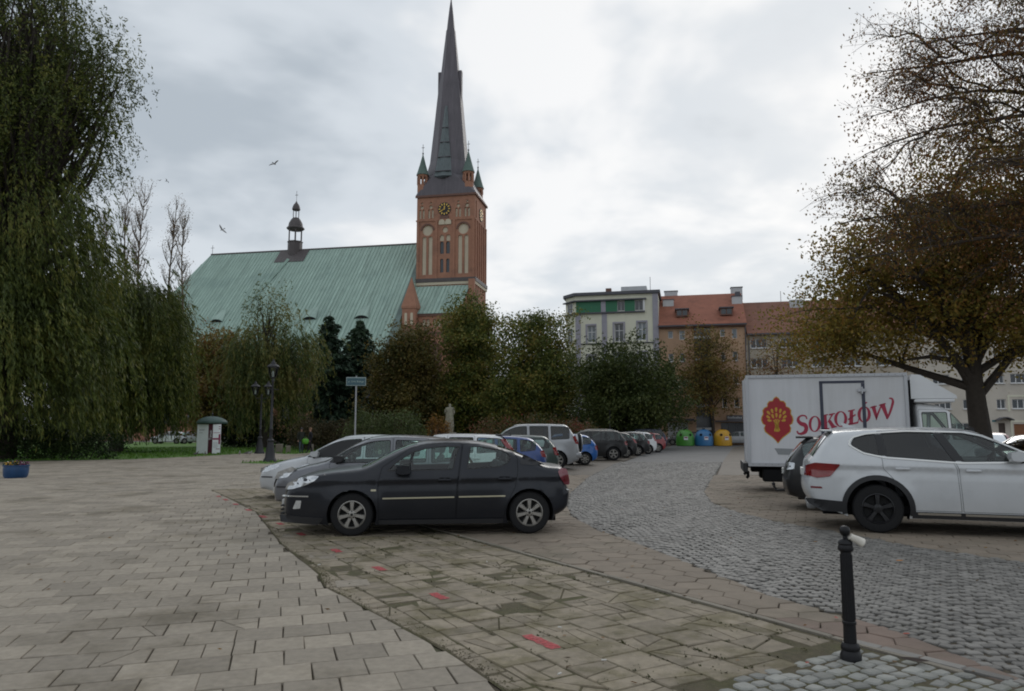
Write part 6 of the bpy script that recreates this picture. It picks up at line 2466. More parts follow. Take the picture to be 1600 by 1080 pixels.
def generic(kindname, L, W, H, r=0.31):
    """Side profile, panes and doors for an everyday car of the given type."""
    s = {"L": L, "W": W, "H": H, "r": r, "ra": r + 0.055, "sill": 0.20, "rim_r": r * 0.64, "tw": 0.19, "belt": 0.9, "grid": 0.13, "step": 0.09}
    h = H / 1.45
    if kindname == "hatch":
        P = [(0.04, .22), (0, .40), (.03, .58), (.12, .70), (.34, .80), (.70, .90), (1.02, .975), (1.38, 1.19), (1.78, 1.385), (2.15, 1.445), (2.65, 1.45), (3.12, 1.42), (3.5, 1.35), (3.78, 1.12), (3.92, .93), (3.97, .78), (4.0, .58), (3.98, .4), (3.93, .26)]
        sc, ws, rw = L / 4.0, (6, 8.3), (12.15, 13.9)
        piv = (1.05, 2.35, 3.05, 3.62)
    elif kindname == "wagon":
        P = [(0.04, .22), (0, .40), (.03, .58), (.12, .70), (.36, .80), (.8, .90), (1.15, .97), (1.55, 1.19), (1.98, 1.385), (2.4, 1.445), (3.0, 1.45), (3.7, 1.43), (4.1, 1.38), (4.36, 1.14), (4.5, .94), (4.55, .78), (4.6, .58), (4.58, .4), (4.52, .26)]
        sc, ws, rw = L / 4.6, (6, 8.3), (12.15, 13.9)
        piv = (1.2, 2.5, 3.3, 4.2)
    elif kindname == "sedan":
        P = [(0.04, .22), (0, .40), (.03, .58), (.12, .70), (.36, .80), (.8, .90), (1.2, .97), (1.6, 1.18), (2.05, 1.385), (2.45, 1.44), (2.9, 1.445), (3.3, 1.39), (3.65, 1.22), (4.0, 1.04), (4.35, 1.0), (4.5, .93), (4.55, .78), (4.6, .58), (4.58, .4), (4.52, .26)]
        sc, ws, rw = L / 4.6, (6, 8.3), (11.2, 13)
        piv = (1.25, 2.5, 3.2, 3.55)
    else:  # suv
        P = [(0.04, .26), (0, .45), (.02, .64), (.08, .78), (.26, .87), (.7, .93), (1.1, .98), (1.45, 1.20), (1.82, 1.38), (2.2, 1.44), (2.9, 1.45), (3.6, 1.44), (4.05, 1.40), (4.3, 1.16), (4.45, .95), (4.52, .78), (4.56, .6), (4.55, .42), (4.48, .30)]
        sc, ws, rw = L / 4.56, (6, 8.3), (12.15, 13.9)
        piv = (1.12, 2.45, 3.3, 4.12)
    s["prof"] = [(x * sc, z * (h if z > 0.5 else 1.0)) for x, z in P]
    s["ws"], s["rw"] = ws, rw
    zb = 0.93 * h
    s["belt"] = zb - 0.02
    prof, _ = smooth_prof(s["prof"], 0.05)
    k = int(np.argmax(prof[:, 1]))

    def ztop(x):
        a = prof[np.argmin(abs(prof[:, 0] - x))]
        m_ = (prof[:, 0] > x - 0.06) & (prof[:, 0] < x + 0.06) & (prof[:, 1] > 0.7)
        return prof[m_, 1].max() if m_.any() else a[1]
    a, b, c, d = [p * sc for p in piv]
    g = 0.045

    def band(xa, xb, first=False, last=False):
        xs = np.linspace(xa, xb, 9)
        up = []
        for x in xs:
            z = ztop(x) - 0.095
            if z > zb + 0.02:
                up.append((x, z))
        poly = [(xa, zb)] if not first else [(xa + 0.18, zb)]
        poly += [(xb, zb + 0.015)] if not last else [(xb - 0.04, zb + 0.04)]
        poly += up[::-1]
        return poly
    w1 = band(a + 0.08, b - g, first=True)
    w2 = band(b + g, c - g)
    w3 = band(c + g, d, last=True)
    s["windows"] = [w1, w2, w3] if kindname != "sedan" else [w1, w2]
    sx = 0.78 * sc if kindname != "suv" else 0.86 * sc
    s["wheels"] = [sx, L - (0.72 if kindname == "hatch" else 0.88) * sc]
    xr, ra = s["wheels"][1], s["ra"]
    xf = s["wheels"][0]
    da = max(a + 0.06, xf + ra + 0.03)
    z1 = lambda x: ztop(x) - 0.05
    s["doors"] = [[(da, 0.27), (b - 0.01, 0.27), (b - 0.005, zb)] + [(x, z1(x)) for x in np.linspace(b - 0.005, a + 0.35, 6)] + [(a + 0.1, zb - 0.02), (da, 0.72)],
                  [(b + 0.005, 0.27), (xr - ra - 0.03, 0.27), (xr - ra * 0.93, 0.55), (c + 0.0, 0.78), (c + 0.0, zb)] + [(x, z1(x)) for x in np.linspace(c - 0.01, b + 0.005, 5)]]
    s["cabin"] = (a + 0.3, d - 0.3)
    s["rows"] = (b - 0.15, c + 0.05)
    s["mirror"] = (a + 0.2, zb + 0.02)
    s["lampz"] = (0.62 * h, 0.74 * h)
    return s


def car(name, label, s, colour, loc, rz, group=None, tail_z=None, head=True, glass=None, rails=False, cat="car", tail_m="lamp_red", head_poly=None, tail_poly=None, mirror_m=None, plates=True, steer=True):
    root = thing(name, label, cat, (loc[0], loc[1], 0), rz, group)
    if glass:
        s["glass"] = glass
        s["rw_glass"] = glass[-1]
    build_body(root, s, colour)
    add_under(root, s)
    add_wheels(root, s)
    add_cabin(root, s, s["rows"], steer)
    h = s["H"] / 1.45
    L = s["L"]
    P = s["_patch"]
    if head_poly is None:
        head_poly = [(0.10, .60 * h), (0.12, .70 * h), (0.34, .775 * h), (0.62, .80 * h), (0.55, .71 * h), (0.3, .62 * h)]
    if head:
        P("headlight", head_poly, M["lamp_clear"], 0.008)
        zs_ = [p[1] for p in head_poly]
        front_lamp_wrap(root, s, min(zs_) + 0.02, max(zs_) - 0.06, M["lamp_clear"])
    if tail_poly is None:
        t0, t1 = tail_z or (0.72 * h, 0.92 * h)
        pf, _ = smooth_prof(s["prof"], 0.03)
        pf = pf[pf[:, 0] > L * 0.6]
        xr_at = lambda z: float(pf[np.argmin(abs(pf[:, 1] - z)), 0])
        a_, b_ = xr_at(t0), xr_at(t1)
        tail_poly = [(b_ - 0.17, t1 - 0.02), (b_ - 0.045, t1), (a_ - 0.045, t0), (a_ - 0.2, t0 + 0.02)]
    tp = [(x, z) for x, z in tail_poly]
    P("tail_light", tp, M[tail_m], 0.008)
    rear_lamp_wrap(root, s, min(z for _, z in tp), max(z for _, z in tp), M[tail_m])
    if s.get("doors"):
        hz = 0.79 * h
        handle(s, root, s["rows"][0] + 0.02, hz, 0, mirror_m or colour)
        handle(s, root, s["rows"][1] - 0.02, hz + 0.01, 1, mirror_m or colour)
    mirror(root, s, s["mirror"][0], s["mirror"][1], mirror_m or colour)
    if plates:
        plate(root, s)
    mb = MB()
    for z in (0.36,):
        pass
    P("bumper_strip", [(0.14, 0.50), (0.42, 0.50), (0.42, 0.53), (0.14, 0.53)], M["blackplastic"], 0.006, rr=0.005)
    P("sill_strip", [(s["wheels"][0] + s["ra"] + 0.02, 0.205), (s["wheels"][1] - s["ra"] - 0.02, 0.205), (s["wheels"][1] - s["ra"] - 0.03, 0.26), (s["wheels"][0] + s["ra"] + 0.03, 0.26)], M["blackplastic"], 0.004, rr=0.005)
    if rails:
        for sgn in (-1, 1):
            mb = MB()
            x0 = s["_x0"]
            xs = np.linspace(s["mirror"][0] + 0.9, L - 0.7, 9)
            g = s["_grid"]
            pts = []
            for i, x in enumerate(xs):
                c = g[:, 1 if sgn < 0 else 10]
                m_ = c[:, 2] > 1.0
                k = c[m_][np.argmin(abs(c[m_][:, 0] - (x0 + x)))]
                pts.append((x0 + x, k[1] * 0.98, k[2] + (0.055 if 0 < i < 8 else 0.0)))
            mb.tube(pts, 0.016, 6)
            put("roof_rail", mb, M["chrome"] if rails == "chrome" else M["blackplastic"], root, 50)
    return root


PT = {}
PT["anthracite"] = paint("paint_anthracite", (0.013, 0.015, 0.021), 0.3, metal=0.3, coat=0.25, spec=0.4)
PT["silver"] = paint("paint_silver", (0.37, 0.38, 0.395), 0.34, metal=0.55)
PT["grey"] = paint("paint_grey", (0.155, 0.16, 0.175), 0.34, metal=0.5)
PT["whitesilver"] = paint("paint_whitesilver", (0.50, 0.515, 0.53), 0.34, metal=0.3)
PT["white"] = paint("paint_white", (0.66, 0.67, 0.68), 0.3)
PT["pearl"] = paint("paint_pearl", (0.56, 0.575, 0.59), 0.32, metal=0.12)
PT["blue"] = paint("paint_blue", (0.018, 0.055, 0.21), 0.3, metal=0.15)
PT["brightblue"] = paint("paint_brightblue", (0.012, 0.11, 0.38), 0.3, metal=0.2)
PT["green"] = paint("paint_green", (0.05, 0.075, 0.068), 0.32, metal=0.35)
PT["black"] = paint("paint_black", (0.007, 0.007, 0.008), 0.3, coat=0.25)
PT["red"] = paint("paint_red", (0.22, 0.014, 0.018), 0.3)
PT["darkblue"] = paint("paint_darkblue", (0.012, 0.017, 0.038), 0.3, metal=0.2, coat=0.3)

# --- the anthracite saloon in front
hero = {"L": 4.6, "W": 1.81, "H": 1.447, "r": 0.322, "ra": 0.375, "sill": 0.165, "rim_r": 0.208, "tw": 0.215, "belt": 0.90, "tumble": 0.30, "grid": 0.075, "step": 0.055,
        "nose_in": 0.36, "nose_len": 1.15, "tail_in": 0.2, "tail_len": 0.7, "crease": (0.82, 0.012), "crease_h": 0.008, "spokes": 7, "sw": 0.05, "zmax": 0.6, "edge_r": 0.09,
        "prof": [(0.10, .19), (0.0, .30), (-.01, .42), (.0, .56), (.03, .68), (.10, .775), (.24, .865), (.45, .935), (.75, .985), (1.10, 1.022), (1.30, 1.07), (1.62, 1.235), (1.92, 1.365), (2.2, 1.43), (2.5, 1.452), (2.8, 1.448), (3.1, 1.415), (3.38, 1.36), (3.66, 1.275), (3.95, 1.15), (4.17, 1.06), (4.38, 1.035), (4.46, 1.0), (4.49, .88), (4.53, .72), (4.58, .62), (4.57, .5), (4.54, .38), (4.42, .28), (4.28, .23)],
        "ws": (9.6, 12.6), "rw": (17.0, 19.6), "wheels": [1.12, 3.845],
        "windows": [[(1.62, .965), (2.66, .985), (2.70, 1.19), (2.78, 1.345), (2.50, 1.352), (2.25, 1.325), (2.02, 1.265), (1.78, 1.12)],
                    [(2.86, .99), (3.40, 1.02), (3.54, 1.10), (3.585, 1.18), (3.52, 1.25), (3.36, 1.305), (3.12, 1.345), (2.92, 1.35)]],
        "doors": [[(1.52, .245), (2.69, .245), (2.715, .80), (2.80, 1.385), (2.5, 1.40), (2.2, 1.375), (1.98, 1.315), (1.56, 1.03), (1.50, .80)],
                  [(2.70, .245), (3.44, .245), (3.47, .42), (3.62, .72), (3.665, .95), (3.67, 1.15), (3.62, 1.24), (3.40, 1.335), (3.15, 1.382), (2.81, 1.385), (2.725, .80)]],
        "cabin": (1.7, 3.7), "rows": (2.55, 3.3), "mirror": (1.74, 0.93), "glass": ["glass"]}
loc = (-1.36, 12.45)
hz = R(6.5)
hr = thing("parked_car", "dark anthracite saloon parked side on in front, nose to the left", "car", (loc[0], loc[1], 0), hz, "cars parked in the row left of the road")
build_body(hr, hero, PT["anthracite"])
add_under(hr, hero)
add_wheels(hr, hero)
add_cabin(hr, hero, (2.55, 3.28))
P_ = hero["_patch"]
P_("headlight", [(0.07, .685), (0.12, .79), (.32, .875), (.52, .905), (.62, .90), (.55, .83), (.42, .765), (.2, .70)], M["lamp_clear"], 0.01, rr=0.03)
front_lamp_wrap(hr, hero, 0.66, 0.80, M["lamp_clear"])
P_("fog_light", [(.215, .40), (.335, .41), (.35, .53), (.265, .53)], M["lamp_clear"], 0.006)
P_("bumper_trim", [(0.03, .583), (.46, .585), (.46, .605), (.03, .605)], M["chrome"], 0.012, rr=0.006)
P_("bumper_lip", [(0.02, .20), (0.62, .17), (0.70, .27), (0.0, .31)], M["blackplastic"], 0.012)
P_("indicator_light", [(1.40, .672), (1.48, .672), (1.48, .70), (1.40, .70)], M["beading"], 0.008, rr=0.012)
P_("door_moulding", [(1.58, .552), (2.67, .564), (2.67, .584), (1.58, .572)], M["beading"], 0.02, rr=0.005)
P_("door_moulding", [(2.74, .566), (3.46, .574), (3.46, .594), (2.74, .586)], M["beading"], 0.02, rr=0.005)
P_("sill_panel", [(1.53, .17), (3.43, .17), (3.43, .235), (1.53, .235)], M["blackplastic"], 0.012, rr=0.01)
P_("tail_light", [(4.30, .95), (4.37, 1.0), (4.46, .99), (4.50, .80), (4.50, .735), (4.42, .74), (4.34, .85)], M["lamp_dark_red"], 0.012, rr=0.03)
rear_lamp_wrap(hr, hero, 0.72, 0.98, M["lamp_dark_red"])
P_("bumper_trim", [(4.45, .655), (4.545, .655), (4.545, .675), (4.45, .675)], M["chrome"], 0.014, rr=0.006)
P_("quarter_panel", [(3.70, 1.10), (3.78, 1.215), (4.0, 1.10), (4.10, 1.055), (3.9, 1.05), (3.72, 1.06)], M["blackplastic"], 0.004, rr=0.02)
handle(hero, hr, 2.52, .835, 0, PT["anthracite"])
handle(hero, hr, 3.45, .845, 1, PT["anthracite"])
P_("handle_recess", [(2.42, .80), (2.62, .80), (2.60, .87), (2.44, .87)], M["under"], 0.001)
P_("handle_recess", [(3.35, .81), (3.55, .81), (3.53, .88), (3.37, .88)], M["under"], 0.001)
mirror(hr, hero, 1.78, .93, PT["anthracite"], ln=0.25, hh=0.17)
mb = MB()
mb.tube([(hero["_x0"] + 2.03, -hero["_hw"](2.03, 1.26) - 0.0, 1.26), (hero["_x0"] + 1.95, -hero["_hw"](1.95, .98) - 0.0, .975)], 0.018, 5)
mb.tube([(hero["_x0"] + 2.03, hero["_hw"](2.03, 1.26), 1.26), (hero["_x0"] + 1.95, hero["_hw"](1.95, .98), .975)], 0.018, 5)
put("window_post", mb, M["rubber"], hr)
plate(hr, hero, .45, .8)
mb = MB()
for zz in (0.3, 0.36, 0.42):
    mb.box(hero["_x0"] - 0.012, hero["_x0"] + 0.08, -0.45, 0.45, zz, zz + 0.02)
put("grille", mb, M["blackplastic"], hr)

# --- the rest of the row, nose to the left
GRP = "cars parked in the row left of the road"
s = generic("hatch", 4.0, 1.68, 1.50)
car("parked_car", "grey hatchback with black mirror behind the anthracite saloon", s, PT["grey"], (-2.72, 15.25), R(4), GRP, mirror_m=M["blackplastic"],
    head_poly=[(.09, .66), (.16, .80), (.44, .90), (.52, .86), (.36, .70)])
s = generic("hatch", 4.25, 1.73, 1.49)
car("parked_car", "silver white hatchback, third from the front, its nose furthest to the left", s, PT["whitesilver"], (-3.9, 18.3), R(3), GRP)
s = generic("wagon", 4.4, 1.75, 1.5)
wc = car("parked_car", "white estate with black tail spoiler and high red lamps before the dark blue hatchback", s, PT["white"], (-2.0, 21.3), R(2), GRP, tail_z=(1.0, 1.36))
mb = MB()
mb.box(s["_x0"] + 3.72, s["_x0"] + 4.16, -0.55, 0.55, 1.44, 1.48, 0.015)
put("spoiler", mb, M["blackplastic"], wc)
s = generic("hatch", 4.02, 1.7, 1.43)
car("parked_car", "dark blue hatchback showing its red lamp and rear window behind the saloon's boot", s, PT["blue"], (-0.9, 24.2), R(4), GRP, tail_z=(0.74, 0.96))
s = generic("wagon", 4.5, 1.72, 1.43)
car("parked_car", "dark green car squeezed between the dark blue hatchback and the silver off-roader", s, PT["green"], (-0.55, 27.2), R(4), GRP, tail_z=(0.7, 1.0))
s = generic("suv", 4.7, 1.86, 1.86, 0.37)
s["wheels"] = [0.9, 3.7]
pr = car("parked_car", "tall silver off-roader with a spare wheel on its back door", s, PT["silver"], (0.42, 31.2), R(5), GRP, tail_z=(1.02, 1.36), glass=["glass_mid"])
mb = MB()
mb.lathe([(0.05, 0.0), (0.34, 0.0), (0.39, 0.05), (0.39, 0.21), (0.36, 0.25), (0.02, 0.26)], 28, (s["_x0"] + 4.66, 0.3, 1.05), "X")
put("spare_wheel_cover", mb, PT["silver"], pr, 40)
mb = MB()
mb.lathe([(0.395, 0.06), (0.40, 0.08), (0.40, 0.19), (0.395, 0.2)], 28, (s["_x0"] + 4.66, 0.3, 1.05), "X", cap=False)
put("spare_wheel_tyre", mb, M["tyre"], pr, 40)
mb = MB()
mb.box(s["_x0"] + 4.32, s["_x0"] + 4.72, -0.86, 0.86, 0.46, 0.70, 0.06)
put("rear_bumper", mb, PT["silver"], pr, 40)
s = generic("hatch", 3.84, 1.65, 1.43, 0.29)
car("parked_car", "bright blue hatchback right of the silver off-roader's spare wheel", s, PT["brightblue"], (2.05, 34.9), R(5), GRP, tail_z=(0.68, 0.9))
s = generic("suv", 4.39, 1.83, 1.6, 0.35)
s["spokes"] = 5
s["sw"] = 0.06
car("parked_car", "black off-roader with bright rim and chrome roof rails in the middle of the row", s, PT["black"], (3.95, 40.1), R(3), GRP, rails="chrome", glass=["glass_mid"])
s = generic("hatch", 4.2, 1.75, 1.5)
car("parked_car", "black hatchback with large red lamp behind the black off-roader", s, PT["black"], (5.15, 43.6), R(4), GRP, tail_z=(0.84, 1.12))
s = generic("wagon", 4.6, 1.78, 1.48)
car("parked_car", "black estate, third from the far end of the row", s, PT["black"], (6.35, 47.2), R(4), GRP)
s = generic("hatch", 4.0, 1.7, 1.5)
car("parked_car", "white hatchback with red lamp at the far end of the row", s, PT["white"], (7.75, 50.6), R(6), GRP, tail_z=(0.84, 1.2))
s = generic("hatch", 3.9, 1.68, 1.42)
car("parked_car", "red hatchback near the bins at the far end of the row", s, PT["red"], (9.1, 54.0), R(8), GRP)
s = generic("suv", 4.4, 1.8, 1.68, 0.34)
car("parked_car", "dark blue off-roader, last of the row before the green bin", s, PT["darkblue"], (9.9, 58.5), R(10), GRP, glass=["glass_mid"])

rim_grey = mat("skid_grey", (0.22, 0.22, 0.22), 0.5)
# --- the white off-roader on the right, nose to the right
x3 = {"L": 4.66, "W": 1.88, "H": 1.665, "r": 0.372, "ra": 0.455, "sill": 0.24, "rim_r": 0.235, "tw": 0.24, "belt": 1.10, "tumble": 0.28, "grid": 0.08, "step": 0.06,
      "nose_in": 0.24, "nose_len": 0.9, "tail_in": 0.17, "tail_len": 0.75, "crease": (0.985, 0.0155), "zmax": 0.72, "spokes": 5, "sw": 0.05, "rim": "rim_black", "edge_r": 0.085, "rubber": 0.014}
T_ = lambda P: [(4.66 - x, z) for x, z in P]          # the table below is measured from the tail
x3["prof"] = T_([(4.56, .28), (4.64, .42), (4.66, .62), (4.63, .80), (4.5, .95), (4.2, 1.04), (3.8, 1.10), (3.42, 1.155), (3.2, 1.29), (2.93, 1.425), (2.68, 1.55), (2.45, 1.615), (2.1, 1.643), (1.6, 1.65), (1.1, 1.638), (.75, 1.618), (.46, 1.58), (.30, 1.44), (.13, 1.20), (.05, 1.09), (.03, .95), (.0, .78), (.0, .62), (.05, .50), (.12, .40), (.25, .33)])
x3["ws"], x3["rw"] = (7, 10.4), (16.1, 18)
x3["wheels"] = [4.66 - 3.89, 4.66 - 1.09]
x3["windows"] = [T_([(3.28, 1.14), (2.26, 1.115), (2.02, 1.56), (2.34, 1.555), (2.58, 1.50), (2.84, 1.385), (3.1, 1.255)]),
                 T_([(2.22, 1.115), (1.22, 1.185), (1.18, 1.545), (1.55, 1.57), (1.96, 1.565)]),
                 T_([(1.18, 1.19), (.92, 1.25), (.74, 1.365), (.80, 1.475), (.98, 1.525), (1.14, 1.542)])]
x3["doors"] = [T_([(3.30, .36), (2.26, .36), (2.23, 1.0), (1.99, 1.6), (2.4, 1.59), (2.66, 1.515), (3.3, 1.17), (3.36, .9)]),
               T_([(2.24, .36), (1.60, .36), (1.53, .60), (1.34, .82), (1.19, 1.0), (1.15, 1.58), (1.5, 1.605), (1.97, 1.602), (2.21, 1.0)])]
x3["cabin"] = (1.6, 3.7)
x3["glass"] = ["glass_mid", "glass_dark", "glass_dark"]
x3["rw_glass"] = "glass_dark"
xr_ = thing("parked_car", "white off-roader with black wheels in front of the delivery truck", "car", (7.22, 12.25, 0), PI - R(20), "cars parked right of the road")
build_body(xr_, x3, PT["pearl"])
add_under(xr_, x3)
add_wheels(xr_, x3)
add_cabin(xr_, x3, (2.35, 3.15))
P_ = x3["_patch"]
P_("tail_light", T_([(.06, 1.03), (.20, 1.075), (.58, 1.055), (.42, .86), (.22, .83), (.06, .87)]), M["lamp_red"], 0.014, rr=0.03)
rear_lamp_wrap(xr_, x3, 0.85, 1.03, M["lamp_red"])
P_("pillar_trim", T_([(2.31, 1.13), (2.17, 1.13), (1.93, 1.555), (2.07, 1.55)]), M["blackplastic"], 0.004, rr=0.01)
P_("pillar_trim", T_([(1.27, 1.195), (1.15, 1.20), (1.11, 1.53), (1.22, 1.535)]), M["blackplastic"], 0.004, rr=0.01)


def ribbon(pts, wd):
    Q = [np.array(p, float) for p in pts]
    a_, b_ = [], []
    for i, q in enumerate(Q):
        t = Q[min(i + 1, len(Q) - 1)] - Q[max(i - 1, 0)]
        t /= np.linalg.norm(t)
        n_ = np.array([-t[1], t[0]])
        a_.append(tuple(q + n_ * wd))
        b_.append(tuple(q - n_ * wd))
    return a_ + b_[::-1]


P_("window_surround", T_(ribbon([(3.32, 1.135), (2.8, 1.112), (2.26, 1.10), (1.6, 1.145), (1.22, 1.17), (.92, 1.235)], 0.011)), M["chrome"], 0.010, rr=0.004, g=0.3)
P_("window_surround", T_(ribbon([(.92, 1.24), (.80, 1.31), (.725, 1.365), (.735, 1.42), (.79, 1.485), (.98, 1.54), (1.18, 1.56), (1.55, 1.585), (2.02, 1.575), (2.34, 1.568), (2.6, 1.512), (2.86, 1.395), (3.12, 1.265), (3.32, 1.145)], 0.011)), M["chrome"], 0.010, rr=0.004, g=0.3)
P_("reflector", T_([(.12, .665), (.30, .665), (.28, .695), (.12, .695)]), M["lamp_dark_red"], 0.006, rr=0.01)
P_("headlight", T_([(4.62, .78), (4.5, .92), (4.15, .96), (4.2, .85)]), M["lamp_clear"], 0.01)
P_("bumper_cladding", T_([(.03, .50), (.12, .50), (.64, .47), (.64, .30), (.28, .31), (.08, .42)]), M["blackplastic"], 0.012, rr=0.02)
P_("sill_cladding", T_([(1.56, .245), (3.42, .245), (3.40, .345), (1.58, .345)]), M["blackplastic"], 0.014, rr=0.01)
P_("sill_trim", T_([(1.64, .30), (2.22, .30), (2.22, .335), (1.64, .335)]), M["chrome"], 0.022, rr=0.008)
P_("sill_trim", T_([(2.28, .30), (3.28, .30), (3.28, .335), (2.28, .335)]), M["chrome"], 0.022, rr=0.008)
for xw in x3["wheels"]:
    a_ = [(xw + 0.45 * math.cos(a), .372 + 0.45 * math.sin(a)) for a in np.linspace(-0.2, PI + 0.2, 22)]
    b_ = [(xw + 0.525 * math.cos(a), .372 + 0.525 * math.sin(a)) for a in np.linspace(PI + 0.2, -0.2, 22)]
    P_("arch_trim", a_ + b_, M["blackplastic"], 0.012, rr=0.004, g=0.2)
P_("fuel_flap", T_([(.80, .92), (1.06, .92), (1.06, 1.03), (.80, 1.03)]), PT["pearl"], 0.004, rr=0.03)
handle(x3, xr_, 4.66 - 2.42, .985, 0, PT["pearl"])
handle(x3, xr_, 4.66 - 1.46, 1.0, 1, PT["pearl"])
mirror(xr_, x3, 4.66 - 3.12, 1.14, PT["pearl"], ln=0.28, hh=0.17)
P_("badge_strip", T_([(3.52, .58), (3.72, .58), (3.72, .595), (3.52, .595)]), M["blackplastic"], 0.004, rr=0.003)
mb = MB()
mb.box(x3["_x0"] + 4.66 - .50, x3["_x0"] + 4.66 - .33, -0.62, 0.62, 1.575, 1.605, 0.012)
put("spoiler", mb, PT["pearl"], xr_, 40)
mb = MB()
mb.prism([(x3["_x0"] + 4.66 - .72, 1.64), (x3["_x0"] + 4.66 - .92, 1.64), (x3["_x0"] + 4.66 - .72, 1.715), (x3["_x0"] + 4.66 - .66, 1.71)], -0.03, 0.03, "Y")
put("antenna", mb, PT["pearl"], xr_)
mb = MB()
mb.box(x3["_x0"] + 4.46, x3["_x0"] + 4.60, -0.62, 0.62, .31, .41, 0.03)
put("rear_skid_plate", mb, rim_grey, xr_, 40)
plate(xr_, x3, .5, .9)

# --- black estate between the white off-roader and the truck
s = generic("wagon", 4.5, 1.76, 1.5)
be = car("parked_car", "black estate with clear tail lamps half hidden between white off-roader and truck", s, PT["black"], (7.85, 15.15), PI - R(21), "cars parked right of the road", tail_z=(0.80, 0.96), tail_m="lamp_clear", rails=True, glass=["glass_mid"])
mb = MB()
mb.box(s["_x0"] + 3.86, s["_x0"] + 4.2, -0.56, 0.56, 1.43, 1.47, 0.015)
put("spoiler", mb, M["blackplastic"], be)
mb = MB()
mb.tube([(s["_x0"] + 4.3, 0, .35), (s["_x0"] + 4.62, 0, .33), (s["_x0"] + 4.68, 0, .42)], 0.025, 6)
mb.lathe([(0.001, .42), (.035, .43), (.035, .48), (.001, .5)], 8, (s["_x0"] + 4.68, 0, 0))
put("tow_bar", mb, M["blackplastic"], be)
# --- cars seen beyond the white off-roader's bonnet
G2 = "cars parked right of the road"
s = generic("hatch", 4.1, 1.72, 1.5)
car("parked_car", "white hatchback at the right edge, beyond the off-roader's mirror", s, PT["white"], (19.2, 25.2), R(65), G2)
s = generic("hatch", 4.2, 1.72, 1.47)
car("parked_car", "silver car with pale bonnet behind the white off-roader's windscreen", s, PT["silver"], (15.6, 22.2), R(30), G2)
s = generic("hatch", 4.0, 1.7, 1.5)
car("parked_car", "red car just showing its roof near the right edge", s, PT["red"], (19.3, 30.2), R(60), G2)
s = generic("hatch", 4.0, 1.7, 1.45)
car("parked_car", "dark car between the tree trunk and the red car", s, PT["darkblue"], (19.8, 35.5), R(45), G2)
# --- far cars beyond the lawn and by the shops
G3 = "far cars glimpsed beyond the lawn"
for k, (x, y, c_, l) in enumerate([(-40.5, 88, "white", "far white car beyond the lawn, left of the poplar trunks"), (-37.0, 88, "silver", "far silver car beyond the lawn, right of the white one"), (-32.2, 88, "white", "far white car just left of the poster column"), (-21.6, 88, "silver", "far pale car just right of the poster column")]):
    s = generic("hatch", 4.0, 1.7, 1.45)
    s["grid"] = 0.25
    car("parked_car", l, s, PT[c_], (x, y), R(180 if k % 2 else 0), G3, steer=False)
s = generic("hatch", 4.0, 1.7, 1.45)
s["grid"] = 0.25
car("parked_car", "silver car behind the yellow bin by the shop window", s, PT["silver"], (24.0, 79.8), R(-13), "far cars by the shops", steer=False)
s = generic("hatch", 4.0, 1.7, 1.45)
s["grid"] = 0.25
car("parked_car", "grey car half hidden behind the green and blue bins", s, PT["grey"], (18.6, 80.6), R(-13), "far cars by the shops", steer=False)
# ------------------------------------------------------------------ delivery truck
tk = thing("delivery_truck", "white box delivery truck with red emblem and slanting red lettering on its side", "truck", (8.34, 20.12, 0), PI - R(15))
# cab: built like the cars, nose to local -x; the truck's own axis runs from nose (-x) to tail (+x)
cabsp = {"L": 2.05, "W": 2.0, "H": 2.28, "r": 0.34, "ra": 0.40, "sill": 0.36, "rim_r": 0.21, "tw": 0.2, "belt": 1.32, "tumble": 0.16, "grid": 0.12, "step": 0.08,
         "nose_in": 0.14, "nose_len": 0.5, "tail_in": 0.0, "tail_len": 0.1, "zmax": 0.9, "edge_r": 0.08,
         "prof": [(.08, .38), (.0, .52), (.0, .75), (.06, .95), (.25, 1.12), (.48, 1.25), (.78, 1.62), (1.08, 2.02), (1.3, 2.2), (1.6, 2.27), (2.02, 2.28), (2.05, 1.8), (2.05, .9), (2.04, .4)],
         "ws": (5, 8), "wheels": [0.72],
         "windows": [[(0.74, 1.36), (1.22, 1.36), (1.22, 2.02), (1.17, 2.02), (.78, 1.50)], [(1.28, 1.36), (1.86, 1.36), (1.86, 2.05), (1.28, 2.05)]],
         "doors": [[(1.16, .45), (1.90, .45), (1.92, 2.12), (1.2, 2.10), (.68, 1.45), (.68, 1.25), (1.13, .9)]]}
white = PT["white"]
CX = -4.12
build_body(tk, cabsp, white, x0=CX)
add_under(tk, cabsp)
cabsp["all_wheels"] = [0.72]
add_wheels(tk, cabsp)
add_cabin(tk, dict(cabsp, cabin=(0.9, 1.9)), (1.75,))
mirror(tk, cabsp, 0.78, 1.45, M["blackplastic"], ln=0.2, hh=0.36)
handle(cabsp, tk, 1.72, 1.2, 0, M["blackplastic"])
cabsp["_patch"]("headlight", [(.06, .8), (.10, .98), (.3, 1.05), (.34, .9)], M["lamp_clear"], 0.01)
BX0, BX1, BZ0, BZ1, BW = -1.93, 1.93, 0.68, 3.02, 1.06
box_m = streak_mat("truck_panel", (0.60, 0.605, 0.625), 0.5, 0.05, 7.0, 0.5, stain=(0.50, 0.495, 0.48))
rail_m = mat("truck_rail", (0.45, 0.46, 0.48), 0.45, metal=0.3)
mb = MB()
mb.box(BX0, BX1, -BW, BW, BZ0, BZ1, 0.02)
bo = put("cargo_box", mb, box_m, tk)
mb = MB()
